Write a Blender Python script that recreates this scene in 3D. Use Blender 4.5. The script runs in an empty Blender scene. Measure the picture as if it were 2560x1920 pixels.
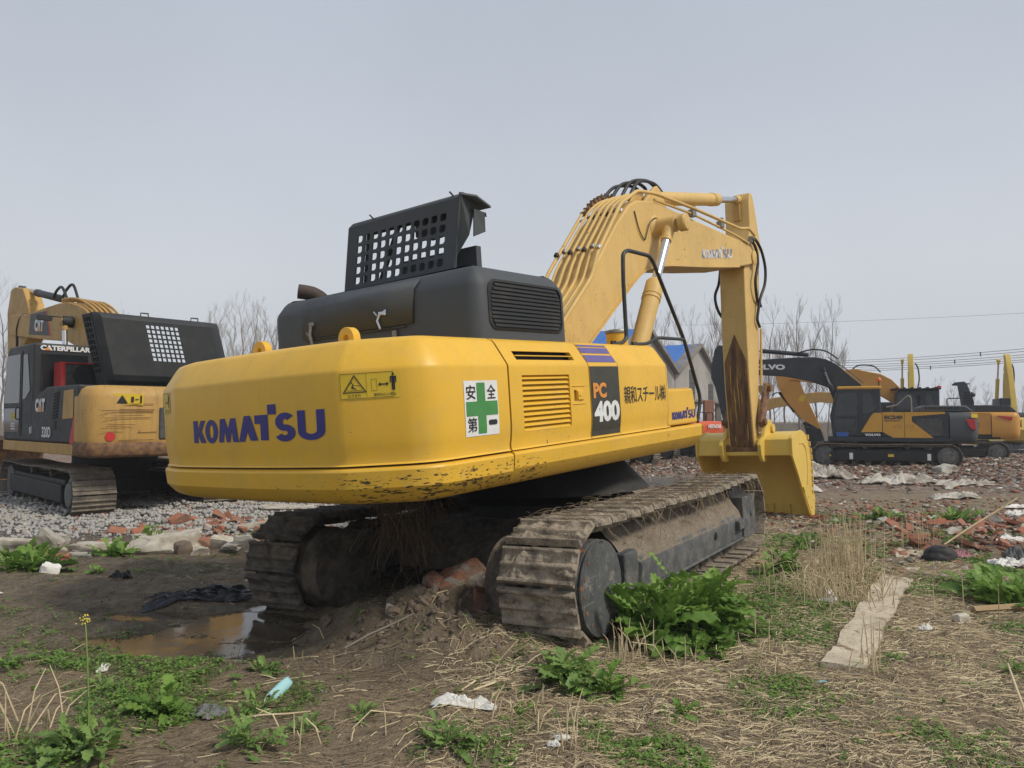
import bpy, bmesh, math, random
import numpy as np
from mathutils import Vector, Matrix, noise as mnoise

# ------------------------------------------------------------------ camera, world, sun
S = bpy.context.scene
COL = S.collection
cam = bpy.data.objects.new('camera', bpy.data.cameras.new('camera'))
COL.objects.link(cam)
cam.location = (0, 0, 1.70)
cam.rotation_euler = (math.radians(90 + 2.66), 0, 0)
cam.data.sensor_width = 36
cam.data.lens = 26.65
cam.data.clip_start = 0.05
cam.data.clip_end = 3000
S.camera = cam
SUN_AZ = Vector((0.80, -0.42)).normalized()
SUN_EL = math.radians(47)
sd = bpy.data.lights.new('sun', 'SUN')
sd.energy = 2.3
sd.angle = math.radians(11)
sd.color = (1.0, 0.93, 0.80)
so = bpy.data.objects.new('sun', sd)
COL.objects.link(so)
sv = Vector((SUN_AZ.x * math.cos(SUN_EL), SUN_AZ.y * math.cos(SUN_EL), math.sin(SUN_EL)))
so.rotation_euler = sv.to_track_quat('Z', 'Y').to_euler()
so.location = (20, -10, 30)
W = bpy.data.worlds.new("World")
S.world = W
W.use_nodes = True
nt = W.node_tree
nt.nodes.clear()
wo = nt.nodes.new('ShaderNodeOutputWorld')
bg = nt.nodes.new('ShaderNodeBackground')
bg.inputs['Strength'].default_value = 0.1
sky = nt.nodes.new('ShaderNodeTexSky')
sky.sky_type = 'NISHITA'
sky.sun_disc = False
sky.sun_elevation = SUN_EL
sky.sun_rotation = math.atan2(SUN_AZ.x, SUN_AZ.y)
sky.dust_density = 6
sky.air_density = 1.5
tc = nt.nodes.new('ShaderNodeTexCoord')
sp = nt.nodes.new('ShaderNodeSeparateXYZ')
nt.links.new(tc.outputs['Generated'], sp.inputs[0])
rp = nt.nodes.new('ShaderNodeValToRGB')
rp.color_ramp.elements[0].position = 0.0
rp.color_ramp.elements[0].color = (0.575, 0.605, 0.645, 1)
rp.color_ramp.elements[1].position = 0.75
rp.color_ramp.elements[1].color = (0.36, 0.40, 0.47, 1)
e = rp.color_ramp.elements.new(0.18)
e.color = (0.56, 0.59, 0.638, 1)
e = rp.color_ramp.elements.new(0.42)
e.color = (0.45, 0.49, 0.56, 1)
nt.links.new(sp.outputs[2], rp.inputs[0])
cn = nt.nodes.new('ShaderNodeTexNoise')
cn.inputs['Scale'].default_value = 2.2
cn.inputs['Detail'].default_value = 5
nt.links.new(tc.outputs['Generated'], cn.inputs['Vector'])
mr = nt.nodes.new('ShaderNodeMapRange')
mr.inputs[1].default_value = 0.3
mr.inputs[2].default_value = 0.7
mr.inputs[3].default_value = 9.35
mr.inputs[4].default_value = 10.35
nt.links.new(cn.outputs[0], mr.inputs[0])
vm = nt.nodes.new('ShaderNodeVectorMath')
vm.operation = 'SCALE'
nt.links.new(rp.outputs[0], vm.inputs[0])
nt.links.new(mr.outputs[0], vm.inputs['Scale'])
mx = nt.nodes.new('ShaderNodeMix')
mx.data_type = 'RGBA'
mx.inputs[0].default_value = 0.93
nt.links.new(sky.outputs[0], mx.inputs[6])
nt.links.new(vm.outputs[0], mx.inputs[7])
nt.links.new(mx.outputs[2], bg.inputs['Color'])
nt.links.new(bg.outputs[0], wo.inputs['Surface'])
S.view_settings.view_transform = 'Standard'
S.view_settings.look = 'None'
S.view_settings.exposure = 0.25
S.view_settings.gamma = 1
S.render.engine = 'CYCLES'

random.seed(7)
RNG = np.random.default_rng(11)

# ------------------------------------------------------------------ materials
MATS = {}


class NT:
    def __init__(s, name):
        s.m = bpy.data.materials.new(name)
        s.m.use_nodes = True
        s.t = s.m.node_tree
        s.b = s.t.nodes['Principled BSDF']
        s.c = s.t.nodes.new('ShaderNodeTexCoord').outputs['Object']
        MATS[name] = s.m

    def n(s, k):
        return s.t.nodes.new(k)

    def l(s, a, b):
        s.t.links.new(a, b)

    def mapv(s, scale, src=None):
        m = s.n('ShaderNodeMapping')
        m.inputs['Scale'].default_value = scale
        s.l(src or s.c, m.inputs[0])
        return m.outputs[0]

    def noise(s, sc, det=4, vec=None, dist=0, rough=0.55):
        m = s.n('ShaderNodeTexNoise')
        m.inputs['Scale'].default_value = sc
        m.inputs['Detail'].default_value = det
        m.inputs['Distortion'].default_value = dist
        m.inputs['Roughness'].default_value = rough
        s.l(vec or s.c, m.inputs['Vector'])
        return m.outputs[0]

    def vor(s, sc, out='Color', vec=None, feat='F1'):
        m = s.n('ShaderNodeTexVoronoi')
        m.feature = feat
        m.inputs['Scale'].default_value = sc
        s.l(vec or s.c, m.inputs['Vector'])
        return m.outputs[out]

    def rng(s, v, a, b, c=0.0, d=1.0):
        m = s.n('ShaderNodeMapRange')
        for i, x in enumerate((a, b, c, d)):
            m.inputs[i + 1].default_value = x
        s.l(v, m.inputs[0])
        return m.outputs[0]

    def math(s, op, a, b=None):
        m = s.n('ShaderNodeMath')
        m.operation = op
        for i, x in enumerate((a, b)):
            if x is None:
                continue
            if isinstance(x, (int, float)):
                m.inputs[i].default_value = x
            else:
                s.l(x, m.inputs[i])
        return m.outputs[0]

    def mix(s, f, a, b):
        m = s.n('ShaderNodeMix')
        m.data_type = 'RGBA'
        for i, x in ((0, f), (6, a), (7, b)):
            if isinstance(x, (int, float)):
                m.inputs[i].default_value = x
            elif isinstance(x, tuple):
                m.inputs[i].default_value = x + (1,) if len(x) == 3 else x
            else:
                s.l(x, m.inputs[i])
        return m.outputs[2]

    def xyz(s, i, src=None):
        m = s.n('ShaderNodeSeparateXYZ')
        s.l(src or s.c, m.inputs[0])
        return m.outputs[i]

    def bump(s, h, st=0.3, dist=0.01):
        m = s.n('ShaderNodeBump')
        m.inputs['Strength'].default_value = st
        m.inputs['Distance'].default_value = dist
        s.l(h, m.inputs['Height'])
        s.l(m.outputs[0], s.b.inputs['Normal'])

    def out(s, col, rough=0.5, metal=0.0, spec=None):
        if isinstance(col, tuple):
            s.b.inputs['Base Color'].default_value = col + (1,)
        else:
            s.l(col, s.b.inputs['Base Color'])
        if isinstance(rough, (int, float)):
            s.b.inputs['Roughness'].default_value = rough
        else:
            s.l(rough, s.b.inputs['Roughness'])
        s.b.inputs['Metallic'].default_value = metal
        if spec is not None:
            s.b.inputs['Specular IOR Level'].default_value = spec
        return s.m


def mul(c, k):
    return tuple(min(1, x * k) for x in c)


def paint(name, col, rough=0.42, dust=0.25, dustc=(0.33, 0.27, 0.19), rust=0.0, fade=0.12, spec=0.4, streak=0.0):
    t = NT(name)
    big = t.noise(1.3, 3)
    c = t.mix(t.rng(big, 0.35, 0.7), col, mul(col, 1 - fade))
    d = t.noise(3.5, 6, rough=0.7)
    c = t.mix(t.math('MULTIPLY', t.rng(d, 0.48, 0.75), dust), c, dustc)
    if streak:
        st = t.noise(1.0, 5, t.mapv((14, 14, 0.8)), rough=0.6)
        c = t.mix(t.math('MULTIPLY', t.rng(st, 0.5, 0.75), streak), c, (0.12, 0.08, 0.05))
    if rust:
        r = t.noise(22, 5, dist=0.6, rough=0.7)
        g = t.noise(2.2, 2)
        m = t.math('MULTIPLY', t.rng(r, 0.665 - 0.05 * rust, 0.70 - 0.05 * rust), t.rng(g, 0.45, 0.6))
        c = t.mix(m, c, (0.14, 0.07, 0.035))
    fine = t.noise(40, 4)
    t.bump(t.math('ADD', t.math('MULTIPLY', big, 0.5), t.math('MULTIPLY', fine, 0.06)), 0.12, 0.02)
    return t.out(c, t.rng(d, 0.4, 0.75, rough, min(1, rough + 0.25)), 0, spec)


YEL = (0.78, 0.462, 0.045)
paint('yellow paint', YEL, 0.36, 0.22, rust=0.25, fade=0.10, streak=0.05)
paint('faded boom yellow', (0.68, 0.455, 0.155), 0.5, 0.35, (0.45, 0.33, 0.18), rust=0.9, streak=0.12)
paint('bucket yellow', (0.74, 0.51, 0.10), 0.42, 0.18, (0.4, 0.3, 0.15))
paint('grey cover paint', (0.058, 0.066, 0.075), 0.55, 0.16, (0.16, 0.15, 0.13), spec=0.45)
paint('black cover paint', (0.026, 0.029, 0.033), 0.5, 0.3, (0.12, 0.11, 0.095))
paint('dark slate paint', (0.028, 0.034, 0.042), 0.4, 0.35, (0.10, 0.095, 0.085))
paint('black frame paint', (0.014, 0.015, 0.017), 0.55, 0.5, (0.09, 0.08, 0.065))
paint('handrail grey', (0.03, 0.033, 0.034), 0.35, 0.2)
paint('orange paint', (0.58, 0.28, 0.05), 0.42, 0.2)
paint('amber paint', (0.62, 0.33, 0.05), 0.38, 0.15)
paint('far yellow paint', (0.62, 0.45, 0.08), 0.45, 0.3)
paint('red orange paint', (0.62, 0.095, 0.03), 0.42, 0.15)
paint('ochre paint', (0.52, 0.31, 0.085), 0.5, 0.45, (0.30, 0.20, 0.10), rust=0.9, streak=0.4)
paint('red paint', (0.45, 0.02, 0.02), 0.4, 0.2)
paint('dark car paint', (0.012, 0.016, 0.026), 0.25, 0.25)
paint('white car paint', (0.72, 0.73, 0.74), 0.3, 0.1)
paint('white plastic', (0.72, 0.71, 0.68), 0.5, 0.5, (0.42, 0.36, 0.28))
paint('black plastic sheet', (0.012, 0.014, 0.02), 0.25, 0.3, (0.06, 0.05, 0.04))
paint('mask blue', (0.36, 0.62, 0.66), 0.7, 0.1)
paint('green plastic', (0.03, 0.22, 0.10), 0.5, 0.1)
paint('pink cloth', (0.50, 0.25, 0.28), 0.9, 0.3)
paint('grey cloth', (0.16, 0.165, 0.17), 0.8, 0.4)
paint('blue roof sheet', (0.035, 0.16, 0.52), 0.5, 0.25, (0.3, 0.33, 0.4))
paint('timber', (0.38, 0.27, 0.15), 0.8, 0.4, (0.2, 0.15, 0.1), streak=0.2)


def flat(name, col, rough=0.5, metal=0.0, spec=None, var=0.12, sc=8, bump=0.0):
    t = NT(name)
    n = t.noise(sc, 4)
    c = t.mix(t.rng(n, 0.35, 0.7), col, mul(col, 1 - var))
    if bump:
        t.bump(t.noise(sc * 4, 5), bump, 0.01)
    return t.out(c, rough, metal, spec)


flat('logo blue', (0.03, 0.03, 0.22), 0.4)
flat('stripe violet', (0.13, 0.10, 0.30), 0.45)
flat('decal black', (0.018, 0.019, 0.02), 0.5, var=0.3)
flat('decal dark grey', (0.05, 0.048, 0.035), 0.5, var=0.3)
flat('decal white', (0.76, 0.77, 0.78), 0.5)
flat('decal orange', (0.72, 0.28, 0.05), 0.5)
flat('decal green', (0.06, 0.26, 0.07), 0.5)
flat('sticker yellow', (0.72, 0.50, 0.03), 0.45)
flat('decal red', (0.55, 0.03, 0.03), 0.5)
flat('decal blue', (0.04, 0.12, 0.40), 0.5)
flat('chrome', (0.66, 0.68, 0.71), 0.3, 1.0)
flat('dull steel', (0.30, 0.29, 0.26), 0.5, 0.8, bump=0.2)
flat('rubber hose', (0.016, 0.017, 0.018), 0.55)
flat('dark interior', (0.006, 0.006, 0.006), 0.8)
flat('interior grey', (0.09, 0.088, 0.085), 0.8, var=0.5, sc=12)
flat('glass', (0.018, 0.022, 0.026), 0.08, 0, 0.6, var=0.4, sc=2)
flat('tyre', (0.015, 0.015, 0.015), 0.8)
flat('dead twig', (0.33, 0.285, 0.25), 0.85, var=0.3)  # lightened tone: the haze over the trees is partly put into this colour
flat('bark', (0.21, 0.18, 0.15), 0.9, var=0.4, bump=0.4)
flat('root fibre', (0.17, 0.115, 0.07), 0.9, var=0.5)
flat('dark rust', (0.075, 0.05, 0.042), 0.7, bump=0.3, var=0.4)
flat('wire', (0.05, 0.05, 0.055), 0.6)
flat('flower yellow', (0.65, 0.55, 0.03), 0.6)
flat('stalk green', (0.16, 0.24, 0.06), 0.6)
flat('beacon orange', (0.6, 0.14, 0.02), 0.3)

# chipped counterweight paint
t = NT('chipped yellow paint')
big = t.noise(1.3, 3)
c = t.mix(t.rng(big, 0.35, 0.7), YEL, mul(YEL, 0.93))
d = t.noise(3.5, 6, rough=0.7)
c = t.mix(t.math('MULTIPLY', t.rng(d, 0.46, 0.75), 0.26), c, (0.42, 0.33, 0.17))
stk = t.noise(1.0, 5, t.mapv((9, 9, 0.7)), rough=0.65)
c = t.mix(t.math('MULTIPLY', t.rng(stk, 0.52, 0.75), 0.10), c, (0.2, 0.13, 0.04))
scr = t.noise(1.0, 2, t.mapv((3, 3, 90)), dist=0.3)
c = t.mix(t.math('MULTIPLY', t.rng(scr, 0.72, 0.74), 0.35), c, (0.75, 0.6, 0.3))
z = t.xyz(2)
y = t.xyz(1)
x = t.xyz(0)
band = t.math('MULTIPLY', t.rng(z, 1.53, 1.44), t.rng(z, 1.20, 1.30, 0.6, 1))
yy = t.math('MAXIMUM', t.rng(y, 0.2, -1.2), t.math('MULTIPLY', t.rng(y, 1.2, 1.5), 0.75))
reg = t.math('MULTIPLY', band, yy)
reg = t.math('MULTIPLY', reg, t.rng(x, -1.6, -2.4, 0.35, 1.0))
ch = t.noise(1.0, 5, t.mapv((16, 16, 60)), dist=0.4, rough=0.65)
cl = t.noise(1.0, 3, t.mapv((4, 4, 9)))
th = t.math('MULTIPLY', reg, t.rng(cl, 0.35, 0.65, 0.5, 1.3))
thr = t.math('SUBTRACT', t.math('ADD', ch, t.math('MULTIPLY', th, 0.17)), 0.71)
c = t.mix(t.rng(thr, 0.0, 0.012), c, (0.055, 0.04, 0.02))
c = t.mix(t.math('MULTIPLY', reg, t.rng(cl, 0.4, 0.8, 0, 0.25)), c, (0.3, 0.2, 0.07))
t.bump(t.math('ADD', t.math('MULTIPLY', big, 0.5), t.math('MULTIPLY', t.rng(thr, 0, 0.012), -0.1)), 0.12, 0.02)
t.out(c, t.rng(d, 0.4, 0.75, 0.36, 0.6), 0, 0.4)

# peeling boom logo
t = NT('peeling logo')
n = t.noise(9, 3)
t.out(t.mix(t.rng(n, 0.47, 0.53), (0.16, 0.20, 0.36), (0.62, 0.62, 0.62)), 0.5)

# rust wear plate
t = NT('rusty wear')
n = t.noise(1.0, 5, t.mapv((22, 22, 2.0)), rough=0.65)
c = t.mix(t.rng(n, 0.35, 0.65), (0.055, 0.028, 0.014), (0.24, 0.12, 0.045))
n2 = t.noise(1.0, 3, t.mapv((30, 30, 1.2)))
c = t.mix(t.rng(n2, 0.62, 0.66), c, (0.5, 0.33, 0.07))
t.bump(n, 0.4, 0.01)
t.out(c, 0.75)
t = NT('rusty steel')
n = t.noise(9, 5)
c = t.mix(t.rng(n, 0.35, 0.65), (0.10, 0.055, 0.035), (0.27, 0.14, 0.06))
t.bump(n, 0.4, 0.01)
t.out(c, 0.75)

# mud caked steel of the tracks
def muddy(name, steel, mud1, mud2, lo, hi, rough=0.85, rust=0.8):
    t = NT(name)
    n = t.noise(7, 7, rough=0.7)
    f = t.noise(60, 6, rough=0.75)
    g = t.noise(2.5, 3)
    mud = t.mix(t.rng(f, 0.35, 0.65), mud1, mud2)
    r = t.mix(t.rng(t.noise(14, 3), 0.60, 0.72, 0, rust), steel, (0.20, 0.085, 0.035))
    v = t.math('ADD', n, t.math('MULTIPLY', g, 0.3))
    c = t.mix(t.rng(v, lo, hi), r, mud)
    dk = t.rng(t.noise(25, 5), 0.6, 0.75, 0, 0.6)
    c = t.mix(dk, c, mul(mud2, 0.35))
    t.bump(t.math('ADD', f, t.math('MULTIPLY', n, 2.0)), 0.9, 0.012)
    return t.out(c, rough)


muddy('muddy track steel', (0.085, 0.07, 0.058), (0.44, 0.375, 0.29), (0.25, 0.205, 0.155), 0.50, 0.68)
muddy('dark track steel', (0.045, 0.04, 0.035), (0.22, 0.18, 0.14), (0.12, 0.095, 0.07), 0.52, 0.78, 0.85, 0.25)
muddy('grimy frame steel', (0.075, 0.08, 0.085), (0.27, 0.255, 0.23), (0.16, 0.15, 0.13), 0.58, 0.92, 0.6, 0.35)
muddy('worn track steel', (0.08, 0.075, 0.07), (0.30, 0.25, 0.19), (0.17, 0.14, 0.11), 0.45, 0.75)
muddy('packed soil', (0.15, 0.12, 0.09), (0.33, 0.27, 0.205), (0.14, 0.11, 0.08), 0.4, 0.7)

# masonry
def stone(name, a, b, dirt, sc=6):
    t = NT(name)
    oi = t.n('ShaderNodeObjectInfo')
    n = t.noise(sc, 6, rough=0.7)
    c = t.mix(t.rng(n, 0.35, 0.65), a, b)
    c = t.mix(t.rng(t.noise(sc * 0.5, 4), 0.5, 0.68, 0, 0.75), c, dirt)
    c = t.mix(t.rng(oi.outputs['Random'], 0, 1, 0, 0.3), c, dirt)
    t.bump(t.noise(sc * 5, 6, rough=0.7), 0.6, 0.015)
    return t.out(c, 0.9)


stone('brick', (0.40, 0.145, 0.075), (0.26, 0.09, 0.055), (0.24, 0.185, 0.14), 9)
stone('dull brick', (0.25, 0.11, 0.07), (0.13, 0.07, 0.05), (0.19, 0.155, 0.12), 11)
stone('concrete', (0.46, 0.44, 0.39), (0.33, 0.31, 0.27), (0.16, 0.13, 0.10), 5)
stone('pale mortar', (0.58, 0.54, 0.46), (0.42, 0.38, 0.31), (0.24, 0.19, 0.14), 7)
stone('shed wall', (0.42, 0.40, 0.38), (0.30, 0.29, 0.27), (0.12, 0.115, 0.11), 0.35)
stone('shed verge', (0.26, 0.23, 0.20), (0.17, 0.15, 0.13), (0.10, 0.09, 0.08), 0.8)
stone('gravel stone', (0.40, 0.385, 0.37), (0.25, 0.24, 0.23), (0.50, 0.48, 0.45), 3)
stone('path concrete', (0.56, 0.49, 0.38), (0.42, 0.35, 0.255), (0.20, 0.15, 0.10), 5)
stone('dry straw', (0.72, 0.61, 0.40), (0.52, 0.42, 0.25), (0.30, 0.23, 0.14), 3)
t = NT('footing concrete')
n = t.noise(4, 6, rough=0.7)
c = t.mix(t.rng(n, 0.35, 0.65), (0.58, 0.51, 0.40), (0.42, 0.355, 0.26))
c = t.mix(t.rng(t.noise(2.2, 6, dist=0.5, rough=0.7), 0.55, 0.60), c, (0.24, 0.18, 0.115))
c = t.mix(t.rng(t.noise(30, 4), 0.60, 0.68, 0, 0.7), c, (0.15, 0.115, 0.08))
t.bump(t.math('ADD', n, t.math('MULTIPLY', t.noise(60, 5), 0.4)), 0.9, 0.02)
t.out(c, 0.92)
t = NT('masonry lump')
n = t.noise(3.2, 5, dist=0.6, rough=0.65)
f = t.noise(26, 5, rough=0.7)
br = t.mix(t.rng(f, 0.35, 0.65), (0.30, 0.13, 0.075), (0.16, 0.075, 0.05))
mo = t.mix(t.rng(f, 0.35, 0.65), (0.27, 0.245, 0.215), (0.15, 0.13, 0.11))
c = t.mix(t.rng(n, 0.47, 0.52), br, mo)
c = t.mix(t.rng(t.noise(8, 5), 0.52, 0.66, 0, 0.8), c, (0.13, 0.10, 0.075))
t.bump(t.math('ADD', t.math('MULTIPLY', n, 0.8), f), 1.0, 0.02)
t.out(c, 0.92)
t = NT('scratched plate')
n = t.noise(5, 6, rough=0.7)
c = t.mix(t.rng(n, 0.35, 0.65), (0.10, 0.105, 0.11), (0.055, 0.056, 0.058))
for sc in ((90, 90, 3), (4, 4, 110), (60, 60, 14)):
    w_ = t.noise(1.0, 3, t.mapv(sc), dist=1.2)
    c = t.mix(t.rng(w_, 0.64, 0.68, 0, 0.5), c, (0.30, 0.29, 0.27))
c = t.mix(t.rng(t.noise(4.2, 3), 0.63, 0.68), c, (0.30, 0.11, 0.04))
c = t.mix(t.rng(t.noise(7, 5), 0.56, 0.66, 0, 0.7), c, (0.25, 0.22, 0.18))
t.bump(t.noise(30, 5), 0.5, 0.01)
t.out(c, 0.6)
stone('dull straw', (0.30, 0.23, 0.14), (0.17, 0.125, 0.08), (0.09, 0.07, 0.05), 2)
stone('dirt clod', (0.17, 0.13, 0.10), (0.11, 0.085, 0.065), (0.22, 0.17, 0.12), 10)
stone('dirty tarp', (0.60, 0.57, 0.52), (0.42, 0.39, 0.34), (0.22, 0.18, 0.14), 4)


def leafmat(name, a, b):
    t = NT(name)
    at = t.n('ShaderNodeAttribute')
    at.attribute_name = 'tint'
    n = t.noise(14, 3)
    c = t.mix(at.outputs['Fac'], a, b)
    c = t.mix(t.rng(n, 0.4, 0.7, 0, 0.4), c, mul(b, 0.6))
    t.out(c, 0.55, 0, 0.35)
    tr = t.n('ShaderNodeBsdfTranslucent')
    t.l(c, tr.inputs[0])
    ms = t.n('ShaderNodeMixShader')
    ms.inputs[0].default_value = 0.3
    t.l(t.b.outputs[0], ms.inputs[1])
    t.l(tr.outputs[0], ms.inputs[2])
    t.l(ms.outputs[0], t.t.nodes['Material Output'].inputs[0])


leafmat('weed leaf', (0.23, 0.38, 0.075), (0.10, 0.20, 0.04))
leafmat('pale leaf', (0.24, 0.36, 0.10), (0.13, 0.23, 0.06))
leafmat('grass blade', (0.17, 0.28, 0.06), (0.10, 0.18, 0.04))

# ------------------------------------------------------------------ mesh helpers


def link(o, parent=None):
    COL.objects.link(o)
    if parent is not None:
        o.parent = parent
    return o


def tag(o, label=None, cat=None, group=None, kind=None):
    if label:
        o['label'] = label
    if cat:
        o['category'] = cat
    if group:
        o['group'] = group
    if kind:
        o['kind'] = kind
    return o


def empty(name, mat=None, loc=None):
    o = bpy.data.objects.new(name, None)
    o.empty_display_size = 0.3
    COL.objects.link(o)
    if mat is not None:
        o.matrix_world = mat
    if loc is not None:
        o.location = loc
    return o


class MB:
    def __init__(s):
        s.v = []
        s.f = []
        s.mi = []
        s.cur = 0

    def add(s, vs, fs, M=None):
        o = len(s.v)
        s.v += [tuple(M @ Vector(p)) if M is not None else tuple(p) for p in vs]
        s.f += [tuple(i + o for i in f) for f in fs]
        s.mi += [s.cur] * len(fs)

    def box(s, c, d, M=None, taper=1.0):
        x, y, z = (k / 2 for k in d)
        vs = []
        for sz in (-1, 1):
            q = taper if sz > 0 else 1
            for sx, sy in ((-1, -1), (1, -1), (1, 1), (-1, 1)):
                vs.append((c[0] + sx * x * q, c[1] + sy * y * q, c[2] + sz * z))
        s.add(vs, [(3, 2, 1, 0), (4, 5, 6, 7), (0, 1, 5, 4), (1, 2, 6, 5), (2, 3, 7, 6), (3, 0, 4, 7)], M)

    def b2(s, x0, x1, y0, y1, z0, z1, M=None):
        s.box(((x0 + x1) / 2, (y0 + y1) / 2, (z0 + z1) / 2), (abs(x1 - x0), abs(y1 - y0), abs(z1 - z0)), M)

    def prism(s, poly, y0, y1, plane='xz', M=None):
        n = len(poly)
        if plane == 'xz':
            f = lambda p, k: (p[0], k, p[1])
        elif plane == 'xy':
            f = lambda p, k: (p[0], p[1], k)
        else:
            f = lambda p, k: (k, p[0], p[1])
        vs = [f(p, y0) for p in poly] + [f(p, y1) for p in poly]
        fs = [tuple(range(n)), tuple(range(2 * n - 1, n - 1, -1))]
        fs += [(i, i + n, (i + 1) % n + n, (i + 1) % n) for i in range(n)]
        s.add(vs, fs, M)

    def tube(s, pts, r, n=8, caps=True, rs=None):
        pts = [Vector(p) for p in pts]
        m = len(pts)
        vs = []
        up = None
        for i, p in enumerate(pts):
            d = (pts[min(i + 1, m - 1)] - pts[max(i - 1, 0)])
            if d.length < 1e-9:
                d = Vector((0, 0, 1))
            d.normalize()
            if up is None:
                up = Vector((0, 0, 1)) if abs(d.z) < 0.9 else Vector((1, 0, 0))
            a = d.cross(up)
            if a.length < 1e-6:
                a = d.orthogonal()
            a.normalize()
            b = a.cross(d)
            up = b
            k = 1.0
            if 0 < i < m - 1:
                c1 = (pts[i] - pts[i - 1]).normalized().dot(d)
                k = 1 / max(0.5, c1)
            rr = (rs[i] if rs else r)
            for j in range(n):
                t = 2 * math.pi * j / n
                vs.append(p + (a * math.cos(t) + b * math.sin(t)) * rr * (k if k < 1.3 else 1.3))
        fs = []
        for i in range(m - 1):
            for j in range(n):
                fs.append((i * n + j, i * n + (j + 1) % n, (i + 1) * n + (j + 1) % n, (i + 1) * n + j))
        if caps:
            fs.append(tuple(range(n - 1, -1, -1)))
            fs.append(tuple(range((m - 1) * n, m * n)))
        s.add(vs, fs)

    def cyl(s, a, b, r, r2=None, n=20):
        s.tube([a, b], r, n, True, [r, r2 if r2 is not None else r])

    def lathe(s, a, b, prof, n=28):
        """prof: list of (t along a->b in metres, radius)"""
        a = Vector(a)
        d = (Vector(b) - a).normalized()
        s.tube([a + d * t for t, _ in prof], 0, n, True, [r for _, r in prof])

    def build(s, name, mats, parent=None, bevel=0.0, smooth=35, seg=2, M=None):
        me = bpy.data.meshes.new(name)
        me.from_pydata([tuple(v) for v in s.v], [], s.f)
        if isinstance(mats, str):
            mats = [mats]
        for k in mats:
            me.materials.append(MATS[k])
        if len(mats) > 1:
            me.polygons.foreach_set('material_index', s.mi)
        me.validate()
        bm = bmesh.new()
        bm.from_mesh(me)
        bmesh.ops.recalc_face_normals(bm, faces=bm.faces)
        bm.to_mesh(me)
        bm.free()
        if smooth:
            me.polygons.foreach_set('use_smooth', [True] * len(me.polygons))
            me.set_sharp_from_angle(angle=math.radians(smooth))
        o = bpy.data.objects.new(name, me)
        link(o, parent)
        if bevel:
            b = o.modifiers.new('bevel', 'BEVEL')
            b.width = bevel
            b.segments = seg
            b.limit_method = 'ANGLE'
            b.angle_limit = math.radians(40)
            b.harden_normals = True
        if M is not None:
            o.matrix_local = M
        return o


def grid_obj(name, P, mat, parent=None, closed_u=False, smooth=35):
    """P: array nu x nv x 3"""
    P = np.asarray(P, float)
    nu, nv = P.shape[:2]
    mb = MB()
    mb.v = [tuple(p) for p in P.reshape(-1, 3)]
    for i in range(nu - (0 if closed_u else 1)):
        for j in range(nv - 1):
            a, b = i * nv, ((i + 1) % nu) * nv
            mb.f.append((a + j, b + j, b + j + 1, a + j + 1))
            mb.mi.append(0)
    return mb.build(name, mat, parent, smooth=smooth)


def smooth_path(pts, sub=5):
    """Catmull-Rom"""
    pts = [Vector(p) for p in pts]
    out = []
    n = len(pts)
    for i in range(n - 1):
        p0, p1, p2, p3 = pts[max(i - 1, 0)], pts[i], pts[i + 1], pts[min(i + 2, n - 1)]
        for k in range(sub):
            t = k / sub
            out.append(0.5 * ((2 * p1) + (p2 - p0) * t + (2 * p0 - 5 * p1 + 4 * p2 - p3) * t * t + (3 * p1 - p0 - 3 * p2 + p3) * t ** 3))
    out.append(pts[-1])
    return out


def fillet_path(pts, r=0.1, sub=5):
    pts = [Vector(p) for p in pts]
    out = [pts[0]]
    for i in range(1, len(pts) - 1):
        a = (pts[i - 1] - pts[i])
        b = (pts[i + 1] - pts[i])
        k = min(r, a.length * 0.45, b.length * 0.45)
        A = pts[i] + a.normalized() * k
        B = pts[i] + b.normalized() * k
        for j in range(sub + 1):
            t = j / sub
            out.append(A.lerp(pts[i], t).lerp(pts[i].lerp(B, t), t))
    out.append(pts[-1])
    return out


# ---- lettering ----
def text2d(body, bold=0.0, space=1.0):
    c = bpy.data.curves.new('tmp', 'FONT')
    c.body = body
    c.size = 1
    c.offset = bold
    c.space_character = space
    c.resolution_u = 3
    c.fill_mode = 'FRONT'
    o = bpy.data.objects.new('tmp', c)
    COL.objects.link(o)
    bpy.context.view_layer.update()
    me = bpy.data.meshes.new_from_object(o.evaluated_get(bpy.context.evaluated_depsgraph_get()))
    v = [(p.co.x, p.co.y) for p in me.vertices]
    f = [tuple(p.vertices) for p in me.polygons]
    bpy.data.objects.remove(o)
    bpy.data.curves.remove(c)
    bpy.data.meshes.remove(me)
    return v, f


def polys2d(polys):
    v, f = [], []
    for p in polys:
        f.append(tuple(range(len(v), len(v) + len(p))))
        v += list(p)
    return v, f


def ring2d(cx, cy, rx, ry, ix, iy, n=24):
    v, f = [], []
    for i in range(n):
        t = 2 * math.pi * i / n
        v += [(cx + rx * math.cos(t), cy + ry * math.sin(t)), (cx + ix * math.cos(t), cy + iy * math.sin(t))]
    for i in range(n):
        j = (i + 1) % n
        f.append((2 * i, 2 * j, 2 * j + 1, 2 * i + 1))
    return v, f


def stroke2d(pts, w):
    pts = [Vector(p).to_2d() for p in pts]
    v, f = [], []
    for i, p in enumerate(pts):
        d = (pts[min(i + 1, len(pts) - 1)] - pts[max(0, i - 1)]).normalized()
        nn = Vector((-d.y, d.x)) * w / 2
        v += [tuple(p + nn), tuple(p - nn)]
    for i in range(len(pts) - 1):
        f.append((2 * i, 2 * i + 1, 2 * i + 3, 2 * i + 2))
    return v, f


def join2d(lst):
    v, f = [], []
    for a, b in lst:
        f += [tuple(i + len(v) for i in q) for q in b]
        v += list(a)
    return v, f


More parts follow.
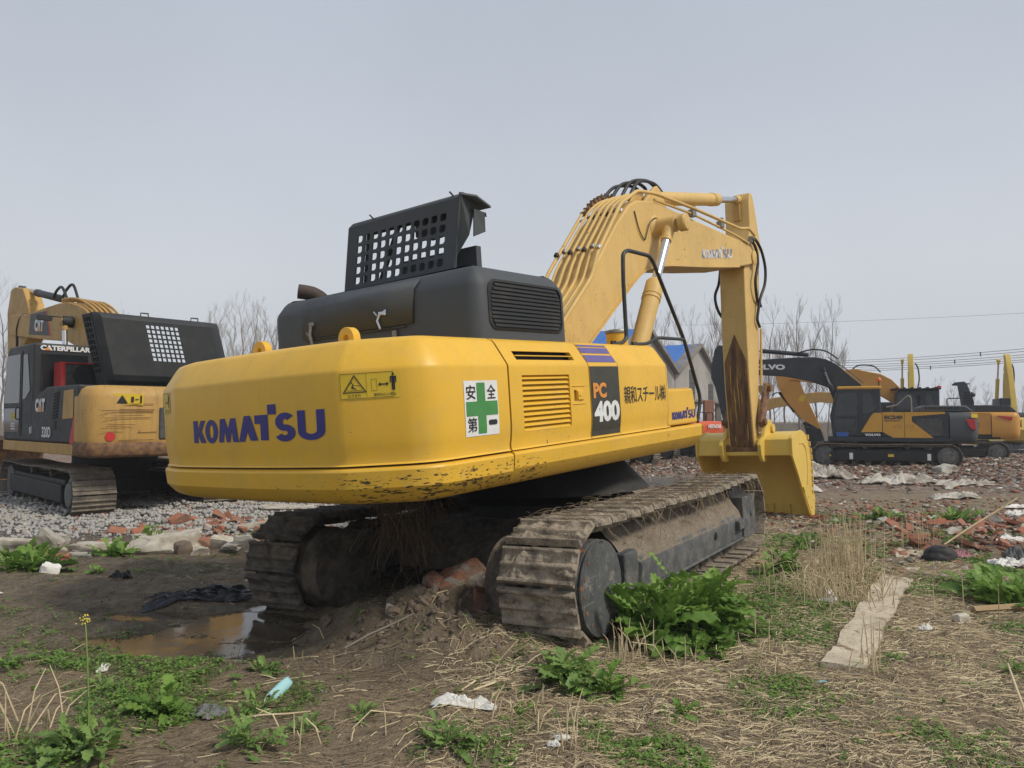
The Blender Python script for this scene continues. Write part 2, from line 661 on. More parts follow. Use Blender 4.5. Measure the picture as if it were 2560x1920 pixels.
def fit2d(vf, w, h, keep=False):
    v, f = vf
    xs = [p[0] for p in v]
    ys = [p[1] for p in v]
    sx = w / (max(xs) - min(xs))
    sy = h / (max(ys) - min(ys))
    return [((p[0] - min(xs)) * sx, (p[1] - min(ys)) * sy) for p in v], f


def cut2d(vf, step, ystep=None):
    bm = bmesh.new()
    vs = [bm.verts.new((p[0], p[1], 0)) for p in vf[0]]
    for q in vf[1]:
        try:
            bm.faces.new([vs[i] for i in q])
        except ValueError:
            pass
    xs = [p[0] for p in vf[0]]
    k = min(xs) + step
    while k < max(xs):
        bmesh.ops.bisect_plane(bm, geom=bm.verts[:] + bm.edges[:] + bm.faces[:], plane_co=(k, 0, 0), plane_no=(1, 0, 0))
        k += step
    if ystep:
        ys = [p[1] for p in vf[0]]
        k = min(ys) + ystep
        while k < max(ys):
            bmesh.ops.bisect_plane(bm, geom=bm.verts[:] + bm.edges[:] + bm.faces[:], plane_co=(0, k, 0), plane_no=(0, 1, 0))
            k += ystep
    bm.verts.index_update()
    r = [(v.co.x, v.co.y) for v in bm.verts], [tuple(v.index for v in q.verts) for q in bm.faces]
    bm.free()
    return r


def decal(name, vf, mp, mat, parent, w=None, h=None, step=None, ox=0, oy=0):
    """vf 2d mesh -> fitted to w x h -> mapped by mp(u,v)"""
    if w:
        vf = fit2d(vf, w, h)
    vf = ([(p[0] + ox, p[1] + oy) for p in vf[0]], vf[1])
    if step:
        vf = cut2d(vf, step, 0.04)
    mb = MB()
    mb.add([mp(*p) for p in vf[0]], vf[1])
    return mb.build(name, mat, parent, smooth=0)


def rect2d(w, h, x=0, y=0, r=0.0, n=4):
    if r <= 0:
        return polys2d([[(x, y), (x + w, y), (x + w, y + h), (x, y + h)]])
    p = []
    for cx, cy, a in ((x + w - r, y + r, -90), (x + w - r, y + h - r, 0), (x + r, y + h - r, 90), (x + r, y + r, 180)):
        for i in range(n + 1):
            t = math.radians(a + 90 * i / n)
            p.append((cx + r * math.cos(t), cy + r * math.sin(t)))
    return polys2d([p])


def plane_map(o, u, v, off=0.004):
    o, u, v = Vector(o), Vector(u).normalized(), Vector(v).normalized()
    n = u.cross(v).normalized()
    return lambda a, b: o + u * a + v * b + n * off


def maker_logo():
    """heavy seven letter maker wordmark with the raised block of the T"""
    L = []
    L.append(polys2d([[(0, 0), (26, 0), (26, 47), (42, 0), (74, 0), (48, 62), (72, 122), (45, 122), (26, 73), (26, 122), (0, 122)]]))
    L.append(ring2d(106, 60, 36, 64, 11, 36))
    L.append(polys2d([[(146, 0), (172, 0), (178, 62), (188, 0), (206, 0), (216, 62), (222, 0), (250, 0), (238, 125), (212, 125), (197, 70), (183, 125), (156, 125)]]))
    L.append(polys2d([[(252, 0), (282, 0), (296, 50), (310, 4), (345, 4), (312, 132), (282, 132)]]))
    L.append(polys2d([[(358, 4), (392, 4), (392, 132), (332, 132), (332, 88), (358, 88)], [(392, 132), (428, 132), (428, 182), (392, 182)]]))
    s = []
    for i in range(13):
        t = math.radians(35 + i * 18.5)
        s.append((464 + 25 * math.cos(t), 92 + 30 * math.sin(t)))
    s2 = []
    for i in range(13):
        t = math.radians(75 - i * 19.5)
        s2.append((462 + 27 * math.cos(t), 37 + 27 * math.sin(t)))
    L.append(stroke2d(s + s2, 31))
    u = [(529, 142), (529, 46)]
    for i in range(1, 12):
        t = math.radians(180 + 180 * i / 12)
        u.append((565 + 36 * math.cos(t), 42 + 30 * math.sin(t)))
    u += [(601, 46), (601, 142)]
    L.append(stroke2d(u, 30))
    return join2d(L)

# ------------------------------------------------------------------ ground
def _hash(ix, iy, k):
    h = (ix * 374761393 + iy * 668265263 + k * 2147483647) & 0xFFFFFFFF
    h = ((h ^ (h >> 13)) * 1274126177) & 0xFFFFFFFF
    return ((h ^ (h >> 16)) & 0xFFFF) / 65535.0


def vnoise(x, y, k=0):
    x = np.asarray(x, float)
    y = np.asarray(y, float)
    ix, iy = np.floor(x).astype(np.int64), np.floor(y).astype(np.int64)
    fx, fy = x - ix, y - iy
    fx, fy = fx * fx * (3 - 2 * fx), fy * fy * (3 - 2 * fy)
    a, b, c, d = _hash(ix, iy, k), _hash(ix + 1, iy, k), _hash(ix, iy + 1, k), _hash(ix + 1, iy + 1, k)
    return (a * (1 - fx) + b * fx) * (1 - fy) + (c * (1 - fx) + d * fx) * fy


def fbm(x, y, o=4, k=0):
    s, a, t = 0, 0.5, 0
    for i in range(o):
        s = s + a * vnoise(x * 2 ** i + 17.3 * i, y * 2 ** i - 9.1 * i, k + i)
        t += a
        a *= 0.5
    return s / t


def sst(a, b, x):
    t = np.clip((x - a) / (b - a), 0, 1)
    return t * t * (3 - 2 * t)


def gau(x, y, cx, cy, rx, ry, rot=0.0):
    c, s = math.cos(rot), math.sin(rot)
    u, v = (x - cx) * c + (y - cy) * s, -(x - cx) * s + (y - cy) * c
    return np.exp(-(u / rx) ** 2 - (v / ry) ** 2)


PUD = [(-2.60, 6.08, 1.05, 0.60, 0.0, 0.14), (-1.75, 6.35, 0.35, 0.45, 0.0, 0.07), (-3.35, 6.75, 0.95, 0.20, -0.1, 0.10), (-2.9, 8.9, 0.7, 0.8, 0.3, 0.08), (-2.25, 7.25, 0.3, 0.5, 0.2, 0.08)]


def masks(x, y):
    x = np.asarray(x, float)
    y = np.asarray(y, float)
    n1 = fbm(x * 0.8, y * 0.8, 3, 40)
    n2 = fbm(x * 0.35 + 5, y * 0.35, 3, 50)
    gravel = sst(-0.3, 0.6, (y - 10.3) + (n1 - 0.5) * 1.6 - np.clip(x + 2.5, 0, 9) * 1.3) * sst(24, 19, y)
    wet_dark = sst(0.40, 0.62, n2 * 0.35 + 0.55 * sst(0.8, -1.6, x) * sst(3.9, 5.3, y + 0.15 * x) + 0.22 * sst(12, 15, y) * (x > 0))
    wet_dark = np.maximum(wet_dark, 0.9 * np.clip(1.3 * gau(x, y, -0.75, 6.15, 0.95, 0.45), 0, 1))  # also darkens the mound under the counterweight
    wet_dark = wet_dark * sst(30, 22, y)
    und = gau(x, y, 0.2, 8.0, 1.9, 2.4)
    brick = sst(0.35, 0.6, n2 * 0.4 + 0.45 * sst(15, 19, y + (n1 - 0.5) * 4) + 0.6 * gau(x, y, 6.6, 10.4, 2.2, 2.3) + 0.3 * gau(x, y, -2.6, 11, 1.6, 1.2))
    brick = brick * (1 - gravel)
    green = sst(0.53, 0.70, fbm(x * 1.3 + 3, y * 1.3 - 2, 4, 60) + 0.10 * sst(5.6, 4.2, y) * sst(1.0, -1.5, x) + 0.10 * sst(2.0, 3.2, x) * sst(11, 8, y) * sst(5, 6, y)) * sst(17, 13, y)
    green = green * (1 - 0.8 * gravel) * (1 - 0.8 * wet_dark * sst(5.4, 6.0, y))
    straw = sst(0.22, 0.52, fbm(x * 0.7, y * 0.7, 3, 70) + 0.35 * gau(x, y, 2.0, 5.6, 1.9, 2.0) + 0.12 * gau(x, y, 3.4, 8.5, 1.3, 1.8) - 0.25 * wet_dark) * sst(13, 10, y) * sst(-0.9, 0.6, x + 0.0 * y)
    pd_ = np.abs(x - np.interp(y, [5.1, 5.8, 6.8, 7.95, 9.6], [2.2, 2.62, 3.25, 3.98, 5.0]))
    straw = straw * np.where((y > 5.1) & (y < 9.6), sst(0.14, 0.26, pd_) * 0.9 + 0.1, 1)
    green = green * np.where((y > 5.1) & (y < 9.6), sst(0.16, 0.28, pd_), 1)
    return wet_dark, gravel, brick, green, straw, und


def height(x, y):
    x = np.asarray(x, float)
    y = np.asarray(y, float)
    near = sst(30, 8, y)
    h = 0.02 + 0.07 * (fbm(x * 0.45, y * 0.45, 3, 1) - 0.5) + near * (0.045 * (fbm(x * 1.7, y * 1.7, 3, 9) - 0.5) + 0.03 * (fbm(x * 6, y * 6, 3, 19) - 0.5))
    mnd = 0.30 * gau(x, y, -0.62, 6.28, 0.80, 0.42, 0.05) + 0.15 * gau(x, y, -0.25, 5.55, 0.75, 0.40) + 0.05 * gau(x, y, 0.15, 4.9, 0.9, 0.5)
    h = h + mnd * (0.75 + 0.6 * fbm(x * 3, y * 3, 3, 29)) + 0.10 * (mnd > 0.0) * sst(0.02, 0.12, mnd) * (fbm(x * 9, y * 9, 3, 33) - 0.5) * 1.6
    for cx, cy, rx, ry, r, d in PUD:
        h = h - (d + 0.03) * gau(x, y, cx, cy, rx, ry, r) * (0.75 + 0.5 * fbm(x * 4, y * 4, 3, 101))
    w = masks(x, y)
    # wheel ruts in the wet mud on the left
    h = h + (0.022 * np.sin(y * 5.5 + x * 1.2 + 3 * fbm(x, y, 2, 81)) + 0.016 * np.sin(y * 17 + x * 3.0 + 7 * fbm(x * 1.5, y * 1.5, 2, 82))) * w[0] * near * sst(-0.4, -1.2, x)
    h = h + 0.10 * w[1] + w[1] * 0.04 * (fbm(x * 9, y * 9, 2, 91) - 0.5)
    h = h + w[2] * (0.10 * fbm(x * 2.5, y * 2.5, 3, 95) + 0.05 * fbm(x * 8, y * 8, 2, 97)) * sst(60, 25, y)
    h = h + 0.035 * near * sst(0.5, 0.8, fbm(x * 2.3 + 4, y * 2.3, 4, 111)) + 0.015 * near * (fbm(x * 15, y * 15, 2, 113) - 0.5)
    h = h + 0.12 * gau(x, y, 6.5, 10.5, 2.0, 1.8)
    h = h - 0.9 * sst(33, 50, y) * sst(6, 14, x)
    return h


def hz(x, y):
    return float(height(np.array([x]), np.array([y]))[0])


def axis(lo, hi, a, b, st, g):
    c = list(np.arange(a, b, st))
    v, k = c[-1], st
    while v < hi:
        k *= g
        v += k
        c.append(v)
    v, k = c[0], st
    while v > lo:
        k *= g
        v -= k
        c.insert(0, v)
    return np.array(c)


gx = axis(-420, 420, -5.2, 5.4, 0.034, 1.045)
gy = axis(-60, 700, 3.2, 9.6, 0.030, 1.028)
GX, GY = np.meshgrid(gx, gy, indexing='ij')
GH = height(GX, GY)
nxg, nyg = GX.shape
co = np.stack([GX, GY, GH], -1).reshape(-1, 3)
ii, jj = np.meshgrid(np.arange(nxg - 1), np.arange(nyg - 1), indexing='ij')
a_ = (ii * nyg + jj).ravel()
fc_ = np.stack([a_, a_ + nyg, a_ + nyg + 1, a_ + 1], -1)
me = bpy.data.meshes.new('ground')
me.vertices.add(len(co))
me.vertices.foreach_set('co', co.ravel())
me.loops.add(fc_.size)
me.loops.foreach_set('vertex_index', fc_.ravel().astype(np.int32))
me.polygons.add(len(fc_))
me.polygons.foreach_set('loop_start', np.arange(0, fc_.size, 4, dtype=np.int32))
me.polygons.foreach_set('use_smooth', np.ones(len(fc_), bool))
me.update()
wet_dark, gravel, brick, green, straw, und = masks(GX, GY)
for nm, arr in (('wet_dark', wet_dark), ('gravel', gravel), ('brick', brick), ('green', green), ('straw', straw)):
    at = me.attributes.new(nm, 'FLOAT', 'POINT')
    at.data.foreach_set('value', np.ascontiguousarray(arr, dtype=np.float32).ravel())

t = NT('ground soil')


def attr(t, nm):
    a = t.n('ShaderNodeAttribute')
    a.attribute_name = nm
    return a.outputs['Fac']


n0 = t.noise(1.1, 6, rough=0.65)
n1 = t.noise(7, 6, rough=0.7)
n2 = t.noise(45, 5, rough=0.7)
n3 = t.noise(190, 3)
soil = t.mix(t.rng(n1, 0.3, 0.7), (0.34, 0.262, 0.172), (0.20, 0.152, 0.10))
soil = t.mix(t.rng(n2, 0.5, 0.7, 0, 0.7), soil, (0.45, 0.365, 0.25))
soil = t.mix(t.rng(n2, 0.45, 0.25, 0, 0.8), soil, (0.085, 0.063, 0.045))
wetc = t.mix(t.rng(n1, 0.35, 0.65), (0.25, 0.20, 0.14), (0.115, 0.093, 0.066))
wetc = t.mix(t.rng(n2, 0.5, 0.72, 0, 0.55), wetc, (0.28, 0.23, 0.165))
c = t.mix(attr(t, 'wet_dark'), soil, wetc)
vc = t.vor(28)
vd = t.vor(28, 'Distance')
gcol = t.mix(t.xyz(0, vc), (0.17, 0.165, 0.16), (0.42, 0.40, 0.38))
gcol = t.mix(t.rng(vd, 0.25, 0.5, 0, 0.8), gcol, (0.08, 0.075, 0.07))
c = t.mix(attr(t, 'gravel'), c, gcol)
vb = t.vor(13)
vbd = t.vor(13, 'Distance')
vx = t.xyz(0, vb)
bc = t.mix(t.rng(vx, 0.35, 0.4), (0.23, 0.11, 0.075), (0.19, 0.15, 0.115))
bc = t.mix(t.rng(vx, 0.68, 0.7), bc, (0.38, 0.35, 0.31))
bc = t.mix(t.rng(vx, 0.86, 0.88), bc, (0.10, 0.085, 0.07))
bc = t.mix(t.rng(n1, 0.5, 0.62, 0, 0.8), bc, (0.13, 0.10, 0.08))
c = t.mix(t.math('MULTIPLY', attr(t, 'brick'), 0.85), c, bc)
c = t.mix(t.math('MULTIPLY', attr(t, 'straw'), t.rng(t.noise(1.0, 5, t.mapv((55, 18, 20)), dist=1.5), 0.45, 0.65, 0, 0.55)), c, (0.36, 0.28, 0.17))
gr_ = t.mix(n2, (0.10, 0.14, 0.04), (0.05, 0.08, 0.025))
c = t.mix(t.math('MULTIPLY', attr(t, 'green'), t.rng(t.math('ADD', n1, t.math('MULTIPLY', n3, 0.5)), 0.62, 0.85, 0, 0.75)), c, gr_)
ro = t.rng(attr(t, 'wet_dark'), 0, 1, 0.92, 0.62)
hgt = t.math('ADD', t.math('MULTIPLY', n1, 1.4), t.math('ADD', t.math('MULTIPLY', n2, 0.7), t.math('MULTIPLY', n3, 0.18)))
hgt = t.math('SUBTRACT', hgt, t.math('MULTIPLY', t.math('MULTIPLY', vd, attr(t, 'gravel')), 1.4))
t.bump(hgt, 1.0, 0.045)
t.out(c, ro, 0, 0.35)
me.materials.append(MATS['ground soil'])
go = bpy.data.objects.new('ground', me)
link(go)
tag(go, kind='structure')

# puddles
t = NT('puddle water')
n = t.noise(3, 4)
t.bump(t.noise(14, 4), 0.06, 0.01)
t.out(t.mix(t.rng(n, 0.35, 0.65), (0.07, 0.055, 0.038), (0.11, 0.09, 0.064)), t.rng(t.noise(5, 4), 0.35, 0.65, 0.04, 0.16), 0, 0.5)
WZ = -0.045
mb = MB()
wx_, wy_ = np.arange(-4.9, -0.9, 0.05), np.arange(5.0, 10.6, 0.05)
idx_ = {}
def _wv(i, j):
    if (i, j) not in idx_:
        idx_[(i, j)] = len(mb.v)
        mb.v.append((wx_[i], wy_[j], WZ))
    return idx_[(i, j)]


for i in range(len(wx_) - 1):
    for j in range(len(wy_) - 1):
        x_, y_ = wx_[i] + 0.025, wy_[j] + 0.025
        if any(float(gau(x_, y_, cx, cy, rx * 1.35, ry * 1.35, r)) > 0.368 for cx, cy, rx, ry, r, d in PUD):
            mb.f.append((_wv(i, j), _wv(i + 1, j), _wv(i + 1, j + 1), _wv(i, j + 1)))
            mb.mi.append(0)
tag(mb.build('puddle', 'puddle water', None, smooth=0), kind='structure')

# sunken concrete footing strip on the right, broken surface
PX = [(2.22, 5.15, 0.19), (2.40, 5.45, 0.18), (2.62, 5.8, 0.19), (2.9, 6.25, 0.17), (3.25, 6.8, 0.20), (3.62, 7.4, 0.19), (3.98, 7.95, 0.20), (4.35, 8.5, 0.18), (4.72, 9.1, 0.19), (5.0, 9.6, 0.15)]
cl_ = smooth_path([(a, b, w * 0.86) for a, b, w in PX], 9)
P = []
for k, p in enumerate(cl_):
    q0, q1 = cl_[max(0, k - 1)], cl_[min(len(cl_) - 1, k + 1)]
    d = Vector((q1.x - q0.x, q1.y - q0.y)).normalized()
    nn = Vector((d.y, -d.x))
    row = []
    for j in range(15):
        a = (j / 14) * 2 - 1
        e = p.z * (1 + 0.22 * mnoise.noise(Vector((p.x * 2.1, p.y * 2.1, 3 + (a > 0)))))
        x_, y_ = p.x + nn.x * a * e, p.y + nn.y * a * e
        top = 0.060 + 0.030 * mnoise.fractal(Vector((x_ * 3, y_ * 3, 0)), 1, 2, 4) - 0.16 * max(0, abs(a) - 0.86) / 0.14 - 0.10 * max(0, mnoise.noise(Vector((x_ * 1.3, y_ * 1.3, 8))) - 0.05)
        row.append((x_, y_, hz(p.x, p.y) * 0.6 + top - 0.02))
    if k in (0, len(cl_) - 1):
        row = [(a, b, c - 0.16) for a, b, c in row]
    P.append(row)
st = grid_obj('footing_path', np.array(P), 'footing concrete', smooth=60)
tag(st, kind='structure')

# ------------------------------------------------------------------ main yellow excavator
MROT = Matrix(((0.60117, -0.79670, -0.06213), (0.79716, 0.60333, -0.02323), (0.05599, -0.03557, 0.99780)))
MORG = Vector((0.3492, 8.4148, 0.0216))
MM = Matrix.Translation(MORG) @ MROT.to_4x4()
UROT = Matrix(((0.52917, -0.84727, -0.04601), (0.84840, 0.52921, 0.01228), (0.01394, -0.04554, 0.99887)))
UORG = Vector((0.4102, 8.3054, -0.0186))
UM = Matrix.Translation(UORG) @ UROT.to_4x4()
UL = MM.inverted() @ UM
EX = empty('excavator', MM)
tag(EX, 'big yellow excavator with raised grey hood lid and muddy tracks, nearest of all', 'excavator')

corner = smooth_path([(-2.95, -1.49, 0), (-3.05, -1.488, 0), (-3.14, -1.475, 0), (-3.22, -1.44, 0), (-3.29, -1.38, 0), (-3.335, -1.32, 0)], 4)
facet = [(-3.38, -1.25), (-3.43, -1.17), (-3.48, -1.09), (-3.53, -1.00)]
rear_ = smooth_path([(-3.545, -0.965, 0), (-3.575, -0.75, 0), (-3.60, -0.45, 0), (-3.612, -0.2, 0), (-3.615, 0, 0)], 5)
half = [tuple(p.to_2d()) for p in corner] + facet + [tuple(p.to_2d()) for p in rear_]
lefth = [tuple(p.to_2d()) for p in smooth_path([(-3.612, 0.2, 0), (-3.605, 0.45, 0), (-3.592, 0.75, 0), (-3.575, 0.99, 0)], 5)] + [(-3.565, 1.03), (-3.54, 1.12), (-3.51, 1.22), (-3.48, 1.32)]
lefth += [tuple(p.to_2d()) for p in smooth_path([(-3.465, 1.37, 0), (-3.42, 1.45, 0), (-3.35, 1.515, 0), (-3.24, 1.55, 0), (-3.1, 1.56, 0), (-2.95, 1.56, 0)], 4)]
cur = half + lefth
path = [(1.04, -1.49)] + cur + [(1.04, 1.56)]
PA = np.array(path)
SEG = np.hypot(*(PA[1:] - PA[:-1]).T)
SA = np.concatenate([[0], np.cumsum(SEG)])
STOT = SA[-1]
SMID = STOT / 2


def plan(s):
    x = np.interp(s, SA, PA[:, 0])
    y = np.interp(s, SA, PA[:, 1])
    e = 0.03
    x1, x2 = np.interp(s - e, SA, PA[:, 0]), np.interp(s + e, SA, PA[:, 0])
    y1, y2 = np.interp(s - e, SA, PA[:, 1]), np.interp(s + e, SA, PA[:, 1])
    dx, dy = x2 - x1, y2 - y1
    n = math.hypot(dx, dy)
    return x, y, -dy / n * -1, dx / n * -1   # outward normal (path runs clockwise seen from above)


# check orientation: on the right side the outward normal must be -Y
_t = plan(1.0)
NS = 1.0 if _t[3] < 0 else -1.0
UP = [(1.533, 0.006), (1.545, 0.018), (1.575, 0.02), (1.64, 0.008), (1.72, 0.0), (2.145, 0.0), (2.16, 0.002), (2.175, 0.008), (2.335, 0.115), (2.36, 0.14), (2.376, 0.18), (2.382, 0.27)]
LO = [(1.262, 0.30), (1.266, 0.17), (1.285, 0.10), (1.31, 0.06), (1.375, 0.004), (1.385, -0.003), (1.495, -0.014), (1.508, -0.008), (1.517, 0.01), (1.521, 0.05)]


def surf(s, z, off=0.0, prof=UP):
    x, y, nx, ny = plan(s)
    d = float(np.interp(z, [p[0] for p in prof], [p[1] for p in prof]))
    k = off - d
    return Vector((x + nx * NS * k, y + ny * NS * k, z))


def patch(name, sa, prof, mat, parent, hole=None, extra_z=(), th=0.045, tops=None):
    """shell panel over s values sa and profile heights with inward flanges"""
    zs = sorted(set([p[0] for p in prof]) | set(extra_z))
    n, m = len(sa), len(zs)
    V = [surf(s, z, 0, prof) for s in sa for z in zs] + [surf(s, z, -th, prof) for s in sa for z in zs]
    F = []
    keep = set()
    for i in range(n - 1):
        for j in range(m - 1):
            sm, zm = (sa[i] + sa[i + 1]) / 2, (zs[j] + zs[j + 1]) / 2
            if hole and hole(sm, zm):
                continue
            keep.add((i, j))
    N = n * m
    for i, j in keep:
        a, b, c, d = i * m + j, (i + 1) * m + j, (i + 1) * m + j + 1, i * m + j + 1
        F.append((a, b, c, d))
        for (p, q, nb) in ((a, b, (i, j - 1)), (b, c, (i + 1, j)), (c, d, (i, j + 1)), (d, a, (i - 1, j))):
            if nb not in keep:
                F.append((q, p, p + N, q + N))
    mb = MB()
    mb.add(V, F)
    return mb.build(name, mat, parent, smooth=26)


def lin(a, b, n):
    return [a + (b - a) * i / n for i in range(n + 1)]


SR = 1.04 + 2.39
SL = STOT - SR
cws = [SR + 0.006] + [s for s in SA if SR + 0.1 < s < SL - 0.1] + [SL]
cw = patch('counterweight', cws, UP, 'chipped yellow paint', EX)
lowr = patch('bumper_skirt', cws, LO, 'chipped yellow paint', cw)
tag(cw, 'rounded rear counterweight with paint chipped along its lower edge')
# groove filler, top lid and belly plate
mb = MB()
for (z0, k) in ((1.49, -0.07), (1.56, -0.07)):
    pass
gv = [surf(s, 1.5, -0.06) for s in cws]
mb.add([(p.x, p.y, 1.47) for p in gv] + [(p.x, p.y, 1.60) for p in gv], [(i, i + 1, i + 1 + len(gv), i + len(gv)) for i in range(len(gv) - 1)])
mb.build('groove', 'decal dark grey', cw)
mb = MB()
tp = [surf(s, 2.382, 0) for s in cws]
mb.add([(p.x, p.y, 2.380) for p in tp], [tuple(range(len(tp)))])
mb.build('top_plate', 'chipped yellow paint', cw, smooth=0)
mb = MB()
bp_ = [surf(s, 1.262, 0, LO) for s in cws]
mb.add([(p.x, p.y, 1.264) for p in bp_], [tuple(range(len(bp_)))])
mb.build('belly_plate', 'dark track steel', cw, smooth=0)

# lifting eyes
for yc in (-0.59, 0.47):
    mb = MB()
    pr = [(-0.085, 2.36)] + [(0.085 * math.cos(math.radians(180 - a)), 2.425 + 0.085 * math.sin(math.radians(a))) for a in range(0, 181, 15)] + [(0.085, 2.36)]
    n = len(pr)
    hole = [(0.028 * math.cos(math.radians(180 - a * 360 / n)), 2.425 + 0.028 * math.sin(math.radians(a * 360 / n))) for a in range(n)]
    # plate facing the rear with a through hole, built as ring quads
    outer = []
    for i in range(24):
        t = 2 * math.pi * i / 24
        c_, s_ = math.cos(t), math.sin(t)
        if s_ >= 0:
            outer.append((0.085 * c_, 2.425 + 0.085 * s_))
        else:
            k = min(0.085 / max(abs(c_), 1e-6), 0.075 / max(abs(s_), 1e-6))
            outer.append((k * c_, 2.425 + k * s_))
    inner = [(0.028 * math.cos(2 * math.pi * i / 24), 2.425 + 0.028 * math.sin(2 * math.pi * i / 24)) for i in range(24)]
    V = []
    for xx in (-3.13, -3.06):
        V += [(xx, yc + p[0], p[1]) for p in outer] + [(xx, yc + p[0], p[1]) for p in inner]
    F = []
    for i in range(24):
        j = (i + 1) % 24
        F += [(i, j, 24 + j, 24 + i), (48 + i, 72 + i, 72 + j, 48 + j), (i, 48 + i, 48 + j, j), (24 + i, 24 + j, 72 + j, 72 + i)]
    mb.add(V, F)
    mb.build('lifting_eye', 'yellow paint', cw, bevel=0.006)

# side panels on the right
def side_pts(x0, x1, extra=(), n=6):
    return sorted(set([1.04 - v for v in lin(x0, x1, n)] + [1.04 - v for v in extra]))


def inr(v, a, b):
    return a < v < b


def hole_eng(s, z):
    x = 1.04 - s
    return (inr(x, -2.22, -1.56) and inr(z, 1.665, 2.085)) or (inr(x, -2.235, -1.42) and inr(z, 2.205, 2.275)) or (inr(x, -1.50, -1.46) and inr(z, 1.865, 1.955))


ed = patch('engine_side_door', side_pts(-2.375, -1.25, (-2.22, -1.56, -2.235, -1.42, -1.5, -1.46)), UP, 'yellow paint', EX, hole_eng, (1.665, 2.085, 2.205, 2.275, 1.865, 1.955))
mb = MB()
for i in range(11):
    z = 2.072 - i * 0.0395
    mb.add([(-2.215, -1.486, z - 0.013), (-1.565, -1.486, z - 0.013), (-1.565, -1.486, z - 0.018), (-2.215, -1.486, z - 0.018),
            (-2.215, -1.452, z + 0.020), (-1.565, -1.452, z + 0.020), (-1.565, -1.452, z + 0.014), (-2.215, -1.452, z + 0.014)],
           [(0, 1, 2, 3), (4, 7, 6, 5), (0, 4, 5, 1), (3, 2, 6, 7)])
mb.build('louvre', 'yellow paint', ed, smooth=0)
mb = MB()
mb.b2(-2.36, -1.27, -1.40, -1.38, 1.58, 2.15)
mb.b2(-2.36, -1.27, -1.36, -1.34, 2.15, 2.30)
mb.build('dark_backing', 'dark interior', ed)  # near-black sheets put the shade behind louvre and slot into colour
mb = MB()
mb.b2(-2.235, -1.42, -1.455, -1.44, 2.234, 2.242)
mb.build('slot_bar', 'yellow paint', ed, smooth=0)
mb = MB()
mb.b2(-1.455, -1.365, -1.505, -1.485, 1.87, 1.95)
mb.build('latch_handle', 'yellow paint', ed, bevel=0.008)
mb = MB()
mb.b2(-1.44, -1.42, -1.513, -1.49, 1.90, 1.92)
mb.b2(-1.53, -1.33, -1.497, -1.489, 1.835, 1.843)
mb.b2(-1.53, -1.33, -1.497, -1.489, 1.985, 1.993)
mb.build('latch_trim', 'yellow paint', ed, bevel=0.004)
pd = patch('pump_door', side_pts(-1.238, -0.735, (), 4), UP, 'yellow paint', EX)
fp = patch('tank_panel', side_pts(-0.728, 0.25, (), 6), UP, 'yellow paint', EX)
# nose end of the tank panel: body curves in toward the boom
mb = MB()
ins = [surf(1.04 - 0.25, z, 0) for z, _ in UP]
rows = []
for k in range(7):
    t = k / 6 * math.pi / 2
    rows.append([(0.255 + 0.17 * math.sin(t) * (0.4 + 0.6 * (2.5 - p.z) / 0.9), p.y + 0.14 * (1 - math.cos(t)), p.z) for p in ins])
rows.append([(r[0], -0.3, r[2]) for r in rows[-1]])
P = np.array(rows)
grid_obj('front_cowl', P, 'yellow paint', fp)
mb = MB()
mb.prism([(-1.24, 2.375), (0.42, 2.375), (0.42, 1.6), (-1.24, 1.6)], -1.22, -0.35)
mb.build('body_core', 'yellow paint', EX, bevel=0.02)
# tool box at the front right
tb = MB()
tb.prism([(0.258, 1.542), (1.00, 1.542), (0.925, 1.90), (0.90, 1.915), (0.258, 1.915)], -1.478, -0.75)
tb = tb.build('toolbox', 'yellow paint', EX, bevel=0.022)
mb = MB()
mb.b2(0.27, 0.885, -1.44, -0.78, 1.915, 1.925)
mb.build('step_plate', 'yellow paint', tb, bevel=0.006)
# sill along the right side with a turned in nose
sl = [0.0] + side_pts(-2.38, 0.9, (), 8)
sl = sorted(set(sl))
sill = patch('side_sill', sl, [(1.262, 0.30), (1.266, 0.17), (1.285, 0.10), (1.31, 0.06), (1.39, 0.004), (1.40, -0.003), (1.50, -0.014), (1.515, -0.008), (1.523, 0.01), (1.527, 0.05)], 'chipped yellow paint', EX)
mb = MB()
nose = []
for z, d in [(1.262, 0.34), (1.268, 0.20), (1.30, 0.105), (1.36, 0.03), (1.41, -0.008), (1.50, -0.022), (1.518, -0.012), (1.526, 0.05)]:
    nose.append((z, d))
rows = []
for k in range(7):
    t = k / 6 * math.pi / 2
    rows.append([(1.04 + 0.06 * math.sin(t) - max(0, d) * 0.6 * (k > 0) * math.sin(t), -1.49 + d + 0.06 * (1 - math.cos(t)), z) for z, d in nose])
rows.append([(r[0], -0.5, r[2]) for r in rows[-1]])
grid_obj('sill_nose', np.array(rows), 'chipped yellow paint', sill)
mb = MB()
mb.b2(-2.4, 0.95, -1.13, 1.13, 1.275, 1.535)
mb.b2(-2.4, 0.9, -1.42, 1.40, 1.45, 1.53)
mb.build('main_deck', 'dark track steel', EX)
# left side of house and cab (seen only from a step aside)
mb = MB()
mb.b2(-2.4, 0.1, 0.35, 1.46, 1.54, 2.37)
mb.build('left_side_cover', 'yellow paint', EX, bevel=0.04)
cabm = MB()
cabm.prism([(0.15, 1.5), (1.75, 1.5), (1.95, 2.0), (1.80, 2.42), (0.15, 2.42)], 0.42, 1.40)
cabo = cabm.build('cab', 'grey cover paint', EX, bevel=0.04)

# decals on the counterweight and side
def cwmap(s0, z0, tilt=0.0):
    return lambda u, v: surf(s0 - u, z0 + v + u * tilt, 0.004)


def s_at_y(y):
    return float(np.interp(y, PA[5:-2, 1], SA[5:-2]))


